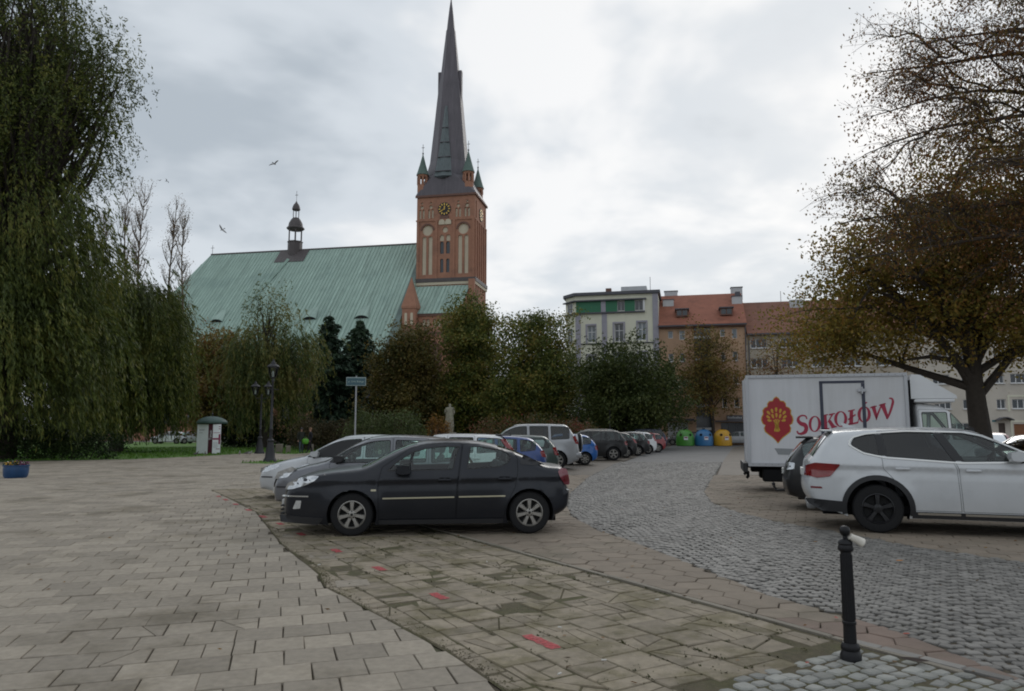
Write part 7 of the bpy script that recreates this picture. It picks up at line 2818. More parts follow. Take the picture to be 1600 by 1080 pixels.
for y in (-1, 1):
    mb.box(BX0 - 0.012, BX1 + 0.012, y * (BW + 0.012) - 0.02, y * (BW + 0.012) + 0.02, BZ1 - 0.06, BZ1 + 0.015)
    mb.box(BX0 - 0.012, BX1 + 0.012, y * (BW + 0.012) - 0.02, y * (BW + 0.012) + 0.02, BZ0 - 0.02, BZ0 + 0.07)
    for x in (BX0, BX1 - 0.05):
        mb.box(x - 0.012, x + 0.065, y * (BW + 0.014) - 0.02, y * (BW + 0.014) + 0.02, BZ0 + 0.075, BZ1 - 0.065)
put("corner_rail", mb, rail_m, bo)
mb = MB()
for y in (-1, 1):
    for k in range(24):
        x = BX0 + 0.1 + k * (BX1 - BX0 - 0.2) / 23
        for z in (BZ0 + 0.035, BZ1 - 0.03):
            mb.lathe([(0.009, -0.006), (0.006, 0.006)], 6, (x, y * (BW + 0.036), z), "Y")
kind(put("rivets", mb, M["under"], bo), "stuff")
# chassis below the box
mb = MB()
mb.box(-3.8, BX1 - 0.1, -0.42, 0.42, 0.48, 0.68)
mb.box(BX0 + 0.1, BX1 + 0.02, -BW + 0.03, BW - 0.03, 0.62, 0.718)
put("chassis", mb, M["under"], tk)
mb = MB()
mb.box(BX1 + 0.02, BX1 + 0.14, -1.03, 1.03, 0.50, 0.74, 0.02)
put("rear_bumper", mb, M["blackplastic"], tk)
for y in (-1, 1):
    mb = MB()
    mb.box(1.0, 1.58, y * 0.78 - 0.26, y * 0.78 + 0.26, 0.26, 0.58, 0.04)
    put("side_locker", mb, M["under"], tk)
    mb = MB()
    mb.box(0.85, 0.98, y * 1.045 - 0.015, y * 1.045 + 0.015, 0.655, 0.70)
    put("marker_lamp", mb, M["lamp_amber"], tk)
    mb = MB()
    mb.tube([(BX1 + 0.02, y * 0.8, 0.52), (BX1 + 0.02, y * 0.8, 0.38), (BX1 + 0.06, y * 0.8, 0.34)], 0.04, 6)
    put("bumper_bracket", mb, M["under"], tk)
ms = wheel_meshes(0.34, 0.2, 0.21, 7, "rim", 0.05)
for y in (-1, 1):
    w_ = link("wheel", ms[0], tk, (0.5, y * 0.86, 0.34), (0, 0, 0 if y < 0 else PI))
    link("tyre", ms[1], w_)
    link("rim", ms[2], w_)
# the visible flank is +y (the truck is turned round), so its outside looks along +y
F = BW


def side_pt(u, v, off):
    """u: metres from the tail along the visible side, v: metres above the box floor."""
    return (BX1 - u, F + off, BZ0 + v)


def flat(name, polys, m, off, th=0.004, parent=bo):
    mb = MB()
    for P in polys:
        n = len(P)
        fr = [side_pt(u, v, off + th) for u, v in P]
        bk = [side_pt(u, v, off) for u, v in P]
        vo, _, fo, _, _, of = delaunay_2d_cdt([Vector(p) for p in ccw(P)], [], [list(range(n))], 1, 1e-6)
        mb.add([side_pt(p.x, p.y, off + th) for p in vo], [tuple(f) for f in fo])
        mb.add(fr + bk, [(i, (i + 1) % n, n + (i + 1) % n, n + i) for i in range(n)])
    return put(name, mb, m, parent)


darkline = mat("truck_door_seal", (0.045, 0.05, 0.075), 0.6)
K = 3.86 / 250.0


def tp(cx, cy):
    """Point read off an enlarged view of the truck's side."""
    px, py = cx / 6.154 + 1170, cy / 6.154 + 600
    return ((px - 1167) * K, (728 - py) * 2.34 / 140)


def tr(x0, x1, y0, y1):
    a, b = tp(x0, y1), tp(x1, y0)
    return rect(a[0], b[0], a[1], b[1])


flat("door_seal", [tr(700, 732, 0, 700)], darkline, 0.003)
flat("door_seal", [tr(1097, 1130, 12, 700)], darkline, 0.003)
flat("door_seal", [tr(700, 1130, -14, 10)], darkline, 0.003)
mb = MB()
a = tp(1085, 80)
mb.box(BX1 - a[0] - 0.14, BX1 - a[0] + 0.06, F + 0.008, F + 0.06, BZ0 + a[1] - 0.04, BZ0 + a[1] + 0.04, 0.012)
mb.box(BX1 - a[0] - 0.06, BX1 - a[0] - 0.02, F + 0.008, F + 0.07, BZ0 + a[1] - 0.09, BZ0 + a[1] + 0.09, 0.01)
put("latch", mb, rail_m, bo)
flat("grey_patch", [[tp(240, 622), tp(440, 628), tp(468, 685), tp(275, 682)]], mat("truck_grey_print", (0.27, 0.28, 0.29), 0.6), 0.002)
# emblem: lobed red shield with a gold rim and a gold tree
red_m = mat("truck_red", (0.32, 0.016, 0.022), 0.5)
gold_m = mat("truck_gold", (0.52, 0.30, 0.035), 0.5)
text_m = mat("truck_lettering", (0.34, 0.022, 0.055), 0.5)
halfw = [(275, 135), (300, 150), (315, 175), (345, 178), (365, 200), (366, 228), (395, 240), (412, 265), (408, 298), (424, 325), (428, 355), (415, 388), (392, 402), (405, 428), (396, 462), (360, 490), (325, 515), (300, 540), (283, 563)]
em = [tp(x, y) for x, y in halfw] + [tp(2 * 278 - x, y) for x, y in halfw[::-1]]
em = [em[i] for i in range(len(em)) if i == 0 or math.hypot(em[i][0] - em[i - 1][0], em[i][1] - em[i - 1][1]) > 0.003]
em_c = (sum(p[0] for p in em) / len(em), sum(p[1] for p in em) / len(em))
o_em = flat("emblem", [[(em_c[0] + (p[0] - em_c[0]) * 1.07, em_c[1] + (p[1] - em_c[1]) * 1.05) for p in em]], gold_m, 0.001, 0.002)
flat("emblem_field", [em], red_m, 0.0035, 0.002, o_em)


def leaf2(cx, cy, ang, L=46, W=24):
    P = []
    for i in range(12):
        a = 2 * PI * i / 12
        x, y = L / 2 * math.cos(a), W / 2 * math.sin(a) * (1 - 0.35 * math.cos(a))
        P.append(tp(cx + x * math.cos(ang) - y * math.sin(ang), cy + x * math.sin(ang) + y * math.cos(ang)))
    return P


lv_ = [(272, 255, PI / 2), (232, 268, 1.25), (312, 268, PI - 1.25), (196, 285, 0.85), (348, 285, PI - 0.85), (272, 308, PI / 2), (236, 318, 1.2), (308, 318, PI - 1.2), (192, 325, 0.6), (352, 325, PI - 0.6), (203, 358, 0.2), (340, 358, PI - 0.2)]
flat("emblem_leaf", [leaf2(*l) for l in lv_], gold_m, 0.006, 0.002, o_em)


def strokes(pts, wd):
    """A ribbon with the given half widths along a polyline."""
    Q = [np.array(p, float) for p in pts]
    L_, R_ = [], []
    for i, q in enumerate(Q):
        t = Q[min(i + 1, len(Q) - 1)] - Q[max(i - 1, 0)]
        t /= np.linalg.norm(t)
        n_ = np.array([-t[1], t[0]])
        L_.append(q + n_ * wd[i])
        R_.append(q - n_ * wd[i])
    return [tuple(map(float, p)) for p in L_ + R_[::-1]]


def cr_pts(P, k=6):
    a, _ = smooth_prof(P, 1e9)
    Q = []
    P = [np.array(p, float) for p in P]
    n = len(P)
    for i in range(n - 1):
        p0, p1, p2, p3 = P[max(0, i - 1)], P[i], P[i + 1], P[min(n - 1, i + 2)]
        for j in range(k):
            t = j / k
            Q.append(0.5 * ((2 * p1) + (-p0 + p2) * t + (2 * p0 - 5 * p1 + 4 * p2 - p3) * t * t + (-p0 + 3 * p1 - 3 * p2 + p3) * t ** 3))
    Q.append(P[-1])
    return Q


def tps(P):
    return [tp(*p) for p in P]


trunk_ = [[(250, 462), (262, 420), (258, 385), (240, 355)], [(296, 458), (284, 420), (288, 385), (304, 352)], [(272, 440), (272, 380), (272, 345)], [(262, 400), (255, 365), (262, 345)], [(282, 400), (290, 370), (284, 345)]]
flat("emblem_tree", [tps(strokes(cr_pts(q), np.linspace(9, 4, (len(q) - 1) * 6 + 1))) for q in trunk_] + [tps([(255, 465), (262, 400), (284, 400), (294, 465)])], gold_m, 0.006, 0.002, o_em)

# lettering S O K O Ł Ó W, rising to the right
def ring(cx, cy, rx, ry, tilt, t_thick, t_thin, n=28):
    """An O with thick flanks as two half rings."""
    res = []
    for h0 in (0, 1):
        out_, inn = [], []
        for i in range(n // 2 + 1):
            a = PI * (h0 + i / (n // 2)) - PI / 2
            for lst, ax, ay in ((out_, rx, ry), (inn, rx - t_thick, ry - t_thin)):
                x, y = ax * math.cos(a), ay * math.sin(a)
                lst.append(tp(cx + x * math.cos(tilt) - y * math.sin(tilt), cy + x * math.sin(tilt) + y * math.cos(tilt)))
        res.append(out_ + inn[::-1])
    return res


tlt = -0.22
letters = []
sS = [(568, 345), (556, 318), (522, 312), (490, 330), (484, 362), (508, 388), (545, 402), (558, 430), (545, 466), (510, 484), (478, 480), (468, 458)]
letters.append([tps(strokes(cr_pts(sS), np.interp(np.linspace(0, 11, 67), [0, 1, 2.5, 4, 6, 8, 9.5, 10.5, 11], [7, 7, 8, 16, 21, 18, 9, 8, 8])))])
letters.append(ring(641, 392, 59, 76, 0.12, 27, 10))
letters.append([tps([(722, 312), (757, 303), (762, 440), (730, 447)]), tps([(708, 312), (770, 298), (772, 310), (710, 323)]), tps([(712, 440), (778, 428), (780, 440), (714, 452)]),
                tps([(757, 385), (800, 312), (780, 312), (778, 300), (838, 288), (840, 298), (822, 303), (782, 362)]), tps([(770, 372), (792, 352), (832, 408), (850, 412), (852, 422), (800, 434), (798, 424)])])
letters.append(ring(890, 346, 62, 74, 0.12, 28, 10))
letters.append([tps([(978, 270), (1012, 262), (1004, 390), (968, 398)]), tps([(962, 268), (1026, 254), (1028, 265), (964, 280)]), tps([(958, 390), (1046, 372), (1058, 338), (1064, 340), (1052, 388), (958, 406)]), tps([(958, 345), (1030, 298), (1034, 312), (962, 360)])])
letters.append(ring(1112, 304, 62, 76, 0.12, 29, 10) + [tps([(1112, 212), (1132, 186), (1150, 192), (1122, 216)])])
letters.append([tps([(1180, 232), (1218, 222), (1236, 330), (1222, 362)]), tps([(1222, 362), (1214, 330), (1272, 214), (1286, 212)]), tps([(1262, 212), (1306, 200), (1332, 312), (1318, 350)]),
                tps(strokes(cr_pts([(1318, 348), (1345, 300), (1372, 230), (1384, 185), (1374, 160), (1350, 156)]), np.interp(np.linspace(0, 5, 31), [0, 1, 2.5, 4, 5], [9, 10, 12, 9, 5]))), tps([(1170, 238), (1232, 222), (1234, 232), (1172, 248)]), tps([(1252, 216), (1316, 200), (1318, 210), (1254, 226)])])
for L_ in letters:
    flat("letter", L_, text_m, 0.0015, 0.002)
# wind deflector over the cab and a black slab standing for shade in the gap behind it
mb = MB()
dfl = [(-2.03, 2.92), (-2.07, 3.0), (-2.27, 2.98), (-3.05, 2.46), (-3.07, 2.38), (-2.03, 2.38)]
mb.prism(dfl, -0.96, 0.96, "Y")
put("wind_deflector", mb, white, tk, 30)
mb = MB()
mb.box(-2.045, -1.965, -0.95, 0.95, 0.8, 2.85)
put("gap_shade", mb, M["under"], tk)
mb = MB()
mb.box(-3.02, -2.10, -0.97, 0.97, 2.285, 2.375, 0.03)
put("roof_cap", mb, white, tk, 40)

# ------------------------------------------------------------------ street furniture
M["iron"] = mat("iron", (0.006, 0.006, 0.008), 0.42, coat=0.0, spec=0.35, var=0.2, vscale=20, bump=0.12, bscale=80)
M["lamp_iron"] = mat("lamp_iron", (0.022, 0.022, 0.026), 0.6, var=0.2, vscale=6)
M["lamp_glass"] = glass_mat("lamp_glass", (0.75, 0.82, 0.8))
M["paperwhite"] = mat("paperwhite", (0.66, 0.62, 0.55), 0.8, var=0.12, vscale=30)
bl = thing("bollard", "slim black iron bollard with ball top at the edge of the pale setts", "bollard", (2.385, 5.42, 0))
mb = MB()
mb.lathe([(0.072, -0.02), (0.072, 0.03), (0.066, 0.045), (0.06, 0.06), (0.066, 0.075), (0.06, 0.1), (0.05, 0.112)], 12, a0=PI / 12)
put("foot", mb, M["iron"], bl, 35)
mb = MB()
mb.lathe([(0.044, 0.11), (0.042, 0.235), (0.047, 0.24), (0.047, 0.255), (0.042, 0.26), (0.038, 0.70), (0.036, 0.74)], 20)
for i in range(12):
    a = 2 * PI * i / 12
    mb.tube([(0.0405 * math.cos(a), 0.0405 * math.sin(a), 0.27), (0.037 * math.cos(a), 0.037 * math.sin(a), 0.72)], 0.005, 4)
put("post", mb, M["iron"], bl, 40)
mb = MB()
mb.lathe([(0.037, 0.735), (0.05, 0.745), (0.054, 0.76), (0.05, 0.775), (0.046, 0.785), (0.05, 0.795), (0.046, 0.81), (0.03, 0.825), (0.017, 0.832), (0.015, 0.85)], 20)
put("collar", mb, M["iron"], bl, 35)
mb = MB()
mb.lathe([(0.012, 0.843), (0.026, 0.852), (0.035, 0.870), (0.037, 0.882), (0.035, 0.896), (0.026, 0.911), (0.012, 0.918), (0.001, 0.919)], 20, cap=False)
put("ball", mb, M["iron"], bl, 60)
mb = MB()
rng = np.random.default_rng(3)
cup = [(0.0, 0.021), (0.004, 0.0225), (0.03, 0.0255), (0.06, 0.0285), (0.095, 0.032), (0.098, 0.0345), (0.101, 0.0325), (0.097, 0.030), (0.06, 0.026), (0.012, 0.021)]
for h_, r_ in cup:
    for i in range(14):
        a = 2 * PI * i / 14
        q = r_ * (1 - 0.22 * max(0, math.cos(a - 1.2)) * math.sin(PI * h_ / 0.1) + 0.04 * math.sin(3 * a + h_ * 60))
        mb.v.append(tuple(Vector((0.022, -0.03, 0.848)) + Matrix.Rotation(R(118), 3, "Y") @ Vector((q * math.cos(a), q * math.sin(a), h_))))
for k in range(len(cup) - 1):
    for i in range(14):
        mb.f.append((k * 14 + i, k * 14 + (i + 1) % 14, (k + 1) * 14 + (i + 1) % 14, (k + 1) * 14 + i))
mb.f.append(tuple(range(14)))
mb.f.append(tuple(range(126, 140)))
tag(put("paper_cup", mb, M["paperwhite"], smooth=50, loc=(2.385, 5.42, 0)), "crumpled white paper cup stuck below the ball of the bollard", "litter")


def street_lamp(label, pos, H, arms=0):
    t_ = thing("street_lamp", label, "street lamp", (pos[0], pos[1], 0), 0.3, "old style street lamps by the lawn")
    mb = MB()
    mb.lathe([(0.34, -0.03), (0.34, 0.05), (0.29, 0.16), (0.25, 0.22), (0.22, 0.55), (0.16, 0.85), (0.14, 1.0), (0.17, 1.04), (0.17, 1.1), (0.1, 1.16)], 12)
    put("base", mb, M["lamp_iron"], t_, 35)
    top = H - 1.0 if not arms else H - 0.8
    mb = MB()
    mb.lathe([(0.085, 1.15), (0.075, 1.6), (0.095, 1.63), (0.095, 1.68), (0.07, 1.72), (0.05, top - 0.2), (0.075, top - 0.15), (0.075, top - 0.08), (0.045, top)], 12)
    mb.tube([(-0.32, 0, top - 0.55), (0.32, 0, top - 0.55)], 0.02, 6)
    put("pole", mb, M["lamp_iron"], t_, 35)
    heads = [(0, 0, top)] if not arms else [(0.42 * math.cos(a), 0.42 * math.sin(a), top - 0.1) for a in (0, PI)]
    if arms:
        mb = MB()
        for sg in (-1, 1):
            mb.tube([(0, 0, top - 0.25), (sg * 0.25, 0, top - 0.32), (sg * 0.42, 0, top - 0.2), (sg * 0.42, 0, top - 0.08)], 0.025, 6)
        put("arm", mb, M["lamp_iron"], t_)
    for hx, hy, hz in heads:
        mb = MB()
        mb.lathe([(0.05, 0), (0.13, 0.04), (0.14, 0.07)], 6, (hx, hy, hz))
        mb.lathe([(0.30, 0.58), (0.31, 0.62), (0.24, 0.70), (0.13, 0.76), (0.12, 0.84), (0.06, 0.88), (0.05, 0.95), (0.02, 1.0)], 12, (hx, hy, hz))
        for i in range(6):
            a = 2 * PI * i / 6
            mb.tube([(hx + 0.14 * math.cos(a), hy + 0.14 * math.sin(a), hz + 0.06), (hx + 0.26 * math.cos(a), hy + 0.26 * math.sin(a), hz + 0.58)], 0.014, 4)
        o = put("lantern", mb, M["lamp_iron"], t_, 35)
        mb = MB()
        mb.lathe([(0.125, 0.07), (0.245, 0.575)], 6, (hx, hy, hz), cap=False)
        put("lantern_glass", mb, M["lamp_glass"], o)
        mb = MB()
        mb.lathe([(0.05, 0.1), (0.06, 0.3), (0.02, 0.4)], 8, (hx, hy, hz))
        put("bulb", mb, M["white_frame"], o)


street_lamp("tall black street lamp with one lantern, on a grass island before the lawn", (-12.2, 37.7), 5.2)
street_lamp("black street lamp with two lanterns behind the tall single lantern lamp", (-17.2, 50.9), 4.85, 2)
street_lamp("two lantern street lamp far back under the spruces, mostly hidden", (-13.1, 70), 4.9, 2)

sg = thing("street_sign", "small blue green street name sign on a thin grey pole behind the cars", "sign", (-6.74, 32, 0), R(4))
mb = MB()
mb.tube([(0, 0, 0), (0, 0, 3.93)], 0.036, 8)
put("pole", mb, mat("galvanised", (0.34, 0.35, 0.36), 0.5, metal=0.4), sg)
mb = MB()
mb.box(-0.42, 0.42, -0.06, -0.042, 3.50, 3.87)
pl_ = put("name_plate", mb, mat("sign_edge", (0.30, 0.38, 0.37), 0.5), sg)
mb = MB()
mb.box(-0.395, 0.395, -0.064, -0.0605, 3.525, 3.83)
put("name_field", mb, mat("sign_blue", (0.016, 0.075, 0.10), 0.35, coat=0.4), pl_)


def text(parent, s_, size, loc, rot, m, name="lettering"):
    c = bpy.data.curves.new(name, "FONT")
    c.body = s_
    c.size = size
    c.align_x = "CENTER"
    c.align_y = "CENTER"
    c.extrude = 0.001
    c.resolution_u = 3
    tmp = bpy.data.objects.new(name, c)
    COL.objects.link(tmp)
    dg = bpy.context.evaluated_depsgraph_get()
    me = bpy.data.meshes.new_from_object(tmp.evaluated_get(dg))
    bpy.data.objects.remove(tmp)
    me.materials.clear()
    me.materials.append(m)
    return link(name, me, parent, loc, rot)


text(pl_, "pl. Orła Białego", 0.112, (0, -0.066, 3.68), (PI / 2, 0, 0), mat("sign_text", (0.30, 0.40, 0.36), 0.5))

# poster column
ko = thing("poster_column", "white poster column with green domed roof standing on the lawn edge", "poster column", (-20.4, 50.6, 0), 0)
ft = [(-0.80, -0.45), (0.10, -0.74), (0.36, -0.74), (0.84, -0.50), (0.46, 0.45), (0.2, 0.75), (-0.3, 0.75), (-0.80, 0.45)]
mb = MB()
mb.prism(ft, 0.0, 2.02)
put("column_body", mb, mat("maroon", (0.075, 0.008, 0.02), 0.6), ko)
white_p = mat("poster_white", (0.78, 0.80, 0.82), 0.6, var=0.06, vscale=3)
magenta = mat("poster_magenta", (0.26, 0.01, 0.07), 0.6)
greyp = mat("poster_grey", (0.27, 0.26, 0.29), 0.6)


def on_face(a, b, t0, t1, z0, z1, off, m, name, parent):
    ax, ay = a
    bx, by = b
    L = math.hypot(bx - ax, by - ay)
    nx, ny = (by - ay) / L, -(bx - ax) / L
    p = lambda t, o: (ax + (bx - ax) * t + nx * o, ay + (by - ay) * t + ny * o)
    q = [p(t0, off), p(t1, off), p(t1, 0.001), p(t0, 0.001)]
    mb = MB()
    mb.prism(q, z0, z1)
    return put(name, mb, m, parent)


ps = on_face(ft[0], ft[1], 0.02, 0.97, 0.03, 1.98, 0.02, white_p, "poster", ko)
for z, w_ in ((1.62, 0.5), (1.56, 0.42), (1.40, 0.3)):
    on_face(ft[0], ft[1], 0.2, 0.2 + w_, z, z + 0.025, 0.023, greyp, "print_line", ps)
ps2 = on_face(ft[2], ft[3], 0.03, 0.97, 0.03, 1.98, 0.02, white_p, "poster", ko)
for z0, z1, a_, b_ in ((0.95, 1.06, 0.05, 0.8), (0.66, 1.32, 0.72, 0.92), (0.32, 0.36, 0.45, 0.9), (1.40, 1.43, 0.1, 0.85), (1.66, 1.70, 0.7, 0.9), (1.80, 1.84, 0.7, 0.9)):
    on_face(ft[2], ft[3], a_, b_, z0, z1, 0.024, magenta, "print_block", ps2)
for k in range(7):
    on_face(ft[2], ft[3], 0.12, 0.62 + 0.05 * (k % 3), 0.42 + 0.06 * k, 0.435 + 0.06 * k, 0.024, greyp, "print_line", ps2)
tx_ = text(ko, "Tsnuz", 0.27, (0.23, -0.752, 1.25), (PI / 2, -PI / 2, 0), white_p)
mb = MB()
mb.lathe([(0.96, 2.02), (1.0, 2.08), (1.0, 2.14), (0.9, 2.26), (0.64, 2.41), (0.36, 2.50), (0.05, 2.53)], 20)
rf = put("domed_roof", mb, mat("green_roof", (0.045, 0.085, 0.075), 0.55, var=0.2, vscale=4), ko, 40)
mb = MB()
mb.lathe([(0.05, 2.5), (0.04, 2.62), (0.07, 2.68), (0.02, 2.75), (0.015, 2.95)], 8)
put("finial", mb, M["lamp_iron"], rf)

# recycling bins
for k, (x, c_, l) in enumerate([(17.5, (0.06, 0.25, 0.03), "green dome recycling bin, beside the parked cars"), (19.4, (0.03, 0.16, 0.36), "blue dome recycling bin between the green and the yellow one"), (21.3, (0.56, 0.30, 0.012), "yellow dome recycling bin nearest to the truck")]):
    b_ = thing("recycling_bin", l, "recycling bin", (x, 75.4, 0), R(-8 + 9 * k), "dome shaped recycling bins")
    cm = mat("bin_shell", c_, 0.45, var=0.08, vscale=2, coat=0.3)
    mb = MB()
    mb.lathe([(0.90, 0.04), (0.92, 0.5), (0.89, 0.9), (0.78, 1.25), (0.58, 1.5), (0.33, 1.63), (0.15, 1.66)], 22, cap=True)
    put("shell", mb, cm, b_, 50)
    mb = MB()
    mb.lathe([(0.78, -0.01), (0.78, 0.04)], 22)
    put("bin_base", mb, M["under"], b_)
    mb = MB()
    mb.lathe([(0.12, 1.64), (0.14, 1.68), (0.14, 1.74), (0.08, 1.78)], 10)
    mb.tube([(-0.12, 0, 1.68), (-0.1, 0, 1.84), (0.1, 0, 1.84), (0.12, 0, 1.68)], 0.025, 6)
    put("lifting_eye", mb, M["lamp_iron"], b_)
    for a in (-0.6, 0.6, 2.2):
        mb = MB()
        ca_, sa_ = math.sin(a), -math.cos(a)
        mb.lathe([(0.13, -0.02), (0.13, 0.03)], 12, (0, 0, 0), "Y")
        put("slot", mb, M["under"], b_, loc=(0.83 * ca_, 0.83 * sa_, 1.12), rot=(R(-22), 0, a))
    mb = MB()
    mb.add([(-0.2, -0.93, 0.95), (0.2, -0.93, 0.95), (0.2, -0.945, 0.62), (-0.2, -0.945, 0.62)], [(0, 3, 2, 1)])
    st_ = put("sticker", mb, white_p, b_)
    mb = MB()
    mb.box(-0.16, 0.16, -0.965, -0.95, 0.80, 0.9)
    put("sticker_print", mb, magenta, st_)
mb = MB()
mb.tube([(0, 0, 0), (0, 0, 3.2)], 0.04, 8)
rp = thing("sign_pole", "grey metal pole between the round dark tree and the yellow house", "pole", (7.9, 60, 0))
put("pole", mb, M["lamp_iron"], rp)
mb = MB()
mb.lathe([(0.05, 3.1), (0.05, 3.22)], 8)
put("cap", mb, M["lamp_iron"], rp)

# low stone blocks along the path
for k, (x, y, h_, w_, l) in enumerate([(-16.4, 52.6, 0.62, 0.42, "grey stone block beside the lamp post, largest of the three"), (-15.85, 52.9, 0.5, 0.3, "low grey stone block between the large block and the two people"), (-14.15, 52.8, 0.6, 0.22, "narrow stone block just right of the two people")]):
    mb = MB()
    mb.box(-w_ / 2, w_ / 2, -w_ / 2, w_ / 2, -0.03, h_, 0.03)
    tag(put("stone_block", mb, M["kerb"], loc=(x, y, 0), rot=(0, 0, 0.2 * k)), l, "stone block", "stone blocks by the path")


# ------------------------------------------------------------------ people, statue, birds
def skin_body(name, joints, edges, root_i, mats, pick, parent, sub=2, smooth=True):
    """One continuous surface grown over a skeleton; PICK(face centre) -> material slot."""
    me = bpy.data.meshes.new(name)
    me.from_pydata([j[0] for j in joints], edges, [])
    o = bpy.data.objects.new(name, me)
    COL.objects.link(o)
    md = o.modifiers.new("skin", "SKIN")
    md.use_smooth_shade = True
    sd_ = o.modifiers.new("sub", "SUBSURF")
    sd_.levels = sub
    sd_.render_levels = sub
    for i, j in enumerate(joints):
        v = me.skin_vertices[0].data[i]
        v.radius = j[1] if hasattr(j[1], "__len__") else (j[1], j[1])
        v.use_root = i == root_i
    bpy.context.view_layer.update()
    dg = bpy.context.evaluated_depsgraph_get()
    nm = bpy.data.meshes.new_from_object(o.evaluated_get(dg))
    bpy.data.objects.remove(o)
    nm.name = name
    nm.materials.clear()
    for m in mats:
        nm.materials.append(m)
    for p in nm.polygons:
        p.material_index = pick(p.center)
        p.use_smooth = smooth
    return link(name, nm, parent)


def figure(root, coat, legs, skin, hair, pose):
    """A standing adult about 1.74 m tall; pose moves hands and feet."""
    lh, rh = pose["hands"]
    le, re_ = pose["elbows"]
    lf, rf_ = pose["feet"]
    J = [((0, 0, 0.95), (0.15, 0.11)), ((0, 0, 1.15), (0.145, 0.105)), ((0, 0.0, 1.34), (0.165, 0.11)), ((0, 0, 1.46), (0.07, 0.065)), ((0, -0.01, 1.53), (0.052, 0.055)), ((0, -0.02, 1.60), (0.075, 0.09)), ((0, -0.02, 1.69), (0.072, 0.088)),
         ((-0.19, 0, 1.39), 0.068), (le, 0.052), (lh, 0.036), ((0.19, 0, 1.39), 0.068), (re_, 0.052), (rh, 0.036),
         ((-0.09, 0, 0.86), 0.092), ((lf[0] * 0.6 - 0.045, lf[1] * 0.5 - 0.02, 0.48), 0.062), ((lf[0], lf[1], 0.09), 0.045), ((lf[0], lf[1] - 0.15, 0.04), (0.042, 0.035)),
         ((0.09, 0, 0.86), 0.092), ((rf_[0] * 0.6 + 0.045, rf_[1] * 0.5 - 0.02, 0.48), 0.062), ((rf_[0], rf_[1], 0.09), 0.045), ((rf_[0], rf_[1] - 0.15, 0.04), (0.042, 0.035))]
    E = [(0, 1), (1, 2), (2, 3), (3, 4), (4, 5), (5, 6), (2, 7), (7, 8), (8, 9), (2, 10), (10, 11), (11, 12), (0, 13), (13, 14), (14, 15), (15, 16), (0, 17), (17, 18), (18, 19), (19, 20)]
    hands = [Vector(lh), Vector(rh)]

    def pick(c):
        if c.z > 1.49 or min((c - h_).length for h_ in hands) < 0.05:
            return 2
        if c.z < 0.09:
            return 3
        return 0 if c.z > 0.80 else 1
    skin_body("body", J, E, 0, [coat, legs, skin, M["under"]], pick, root)
    for hnd in hands:
        mb = MB()
        for i in range(5):
            a = -0.04 + 0.02 * i
            d = Vector((a * 0.7, -0.02, -0.07 + 0.01 * abs(i - 2))) if i else Vector((-0.05, -0.03, -0.03))
            mb.tube([hnd + Vector((a * 0.5, 0, -0.02)), hnd + Vector((a * 0.5, 0, -0.02)) + d * 0.6, hnd + Vector((a * 0.5, -0.015, -0.02)) + d], [0.011, 0.01, 0.007], 5)
        put("fingers", mb, skin, root, 60)
    mb = MB()
    mb.lathe([(0.088, 0.0), (0.098, 0.05), (0.092, 0.1), (0.055, 0.135), (0.01, 0.145)], 12, (0, 0.005, 1.625), squash=(0.9, 1.12), cap=False)
    put("hair", mb, hair, root, 60)
    mb = MB()
    mb.lathe([(0.008, 0.0), (0.017, 0.012), (0.004, 0.045)], 6, (0, -0.118, 1.605))
    mb.lathe([(0.011, -0.006), (0.011, 0.006)], 6, (-0.032, -0.103, 1.648), "Y")
    mb.lathe([(0.011, -0.006), (0.011, 0.006)], 6, (0.032, -0.103, 1.648), "Y")
    mb.box(-0.025, 0.025, -0.112, -0.1, 1.572, 1.58)
    put("face_features", mb, mat("features", (0.12, 0.06, 0.05), 0.7), root)


SKIN = mat("skin", (0.42, 0.25, 0.19), 0.6)
p1_ = thing("person", "person in a dark green coat and cap carrying a bright green bag", "person", (-14.75, 52.2, 0), R(30))
figure(p1_, mat("coat_green", (0.022, 0.026, 0.02), 0.9), mat("jeans", (0.06, 0.085, 0.11), 0.9), SKIN, mat("cap_grey", (0.05, 0.05, 0.055), 0.9),
       {"hands": ((-0.24, -0.12, 0.86), (0.26, -0.16, 1.0)), "elbows": ((-0.27, 0.03, 1.12), (0.28, 0.02, 1.12)), "feet": ((-0.1, -0.12), (0.12, 0.14))})
mb = MB()
mb.lathe([(0.10, 0.0), (0.21, 0.05), (0.24, 0.2), (0.21, 0.34), (0.12, 0.38)], 12, (0, 0, 0), squash=(1, 0.55))
mb.tube([(-0.1, 0, 0.37), (-0.07, 0, 0.47), (0.07, 0, 0.47), (0.1, 0, 0.37)], 0.012, 5)
tag(put("shopping_bag", mb, mat("bag_green", (0.10, 0.34, 0.03), 0.55, var=0.15, vscale=12), smooth=50, loc=(-14.44, 52.12, 0.62)), "bright green bag held by the person in the dark coat", "bag")
p2_ = thing("person", "person with fair short hair in a black jacket, walking on the right of the pair", "person", (-14.2, 52.5, 0), R(-60))
figure(p2_, mat("jacket_black", (0.012, 0.011, 0.016), 0.85), mat("trousers_black", (0.014, 0.014, 0.018), 0.9), SKIN, mat("hair_fair", (0.25, 0.15, 0.09), 0.8),
       {"hands": ((-0.22, -0.2, 1.0), (0.25, -0.1, 0.84)), "elbows": ((-0.26, 0.0, 1.12), (0.28, 0.05, 1.1)), "feet": ((-0.1, 0.18), (0.1, -0.2))})

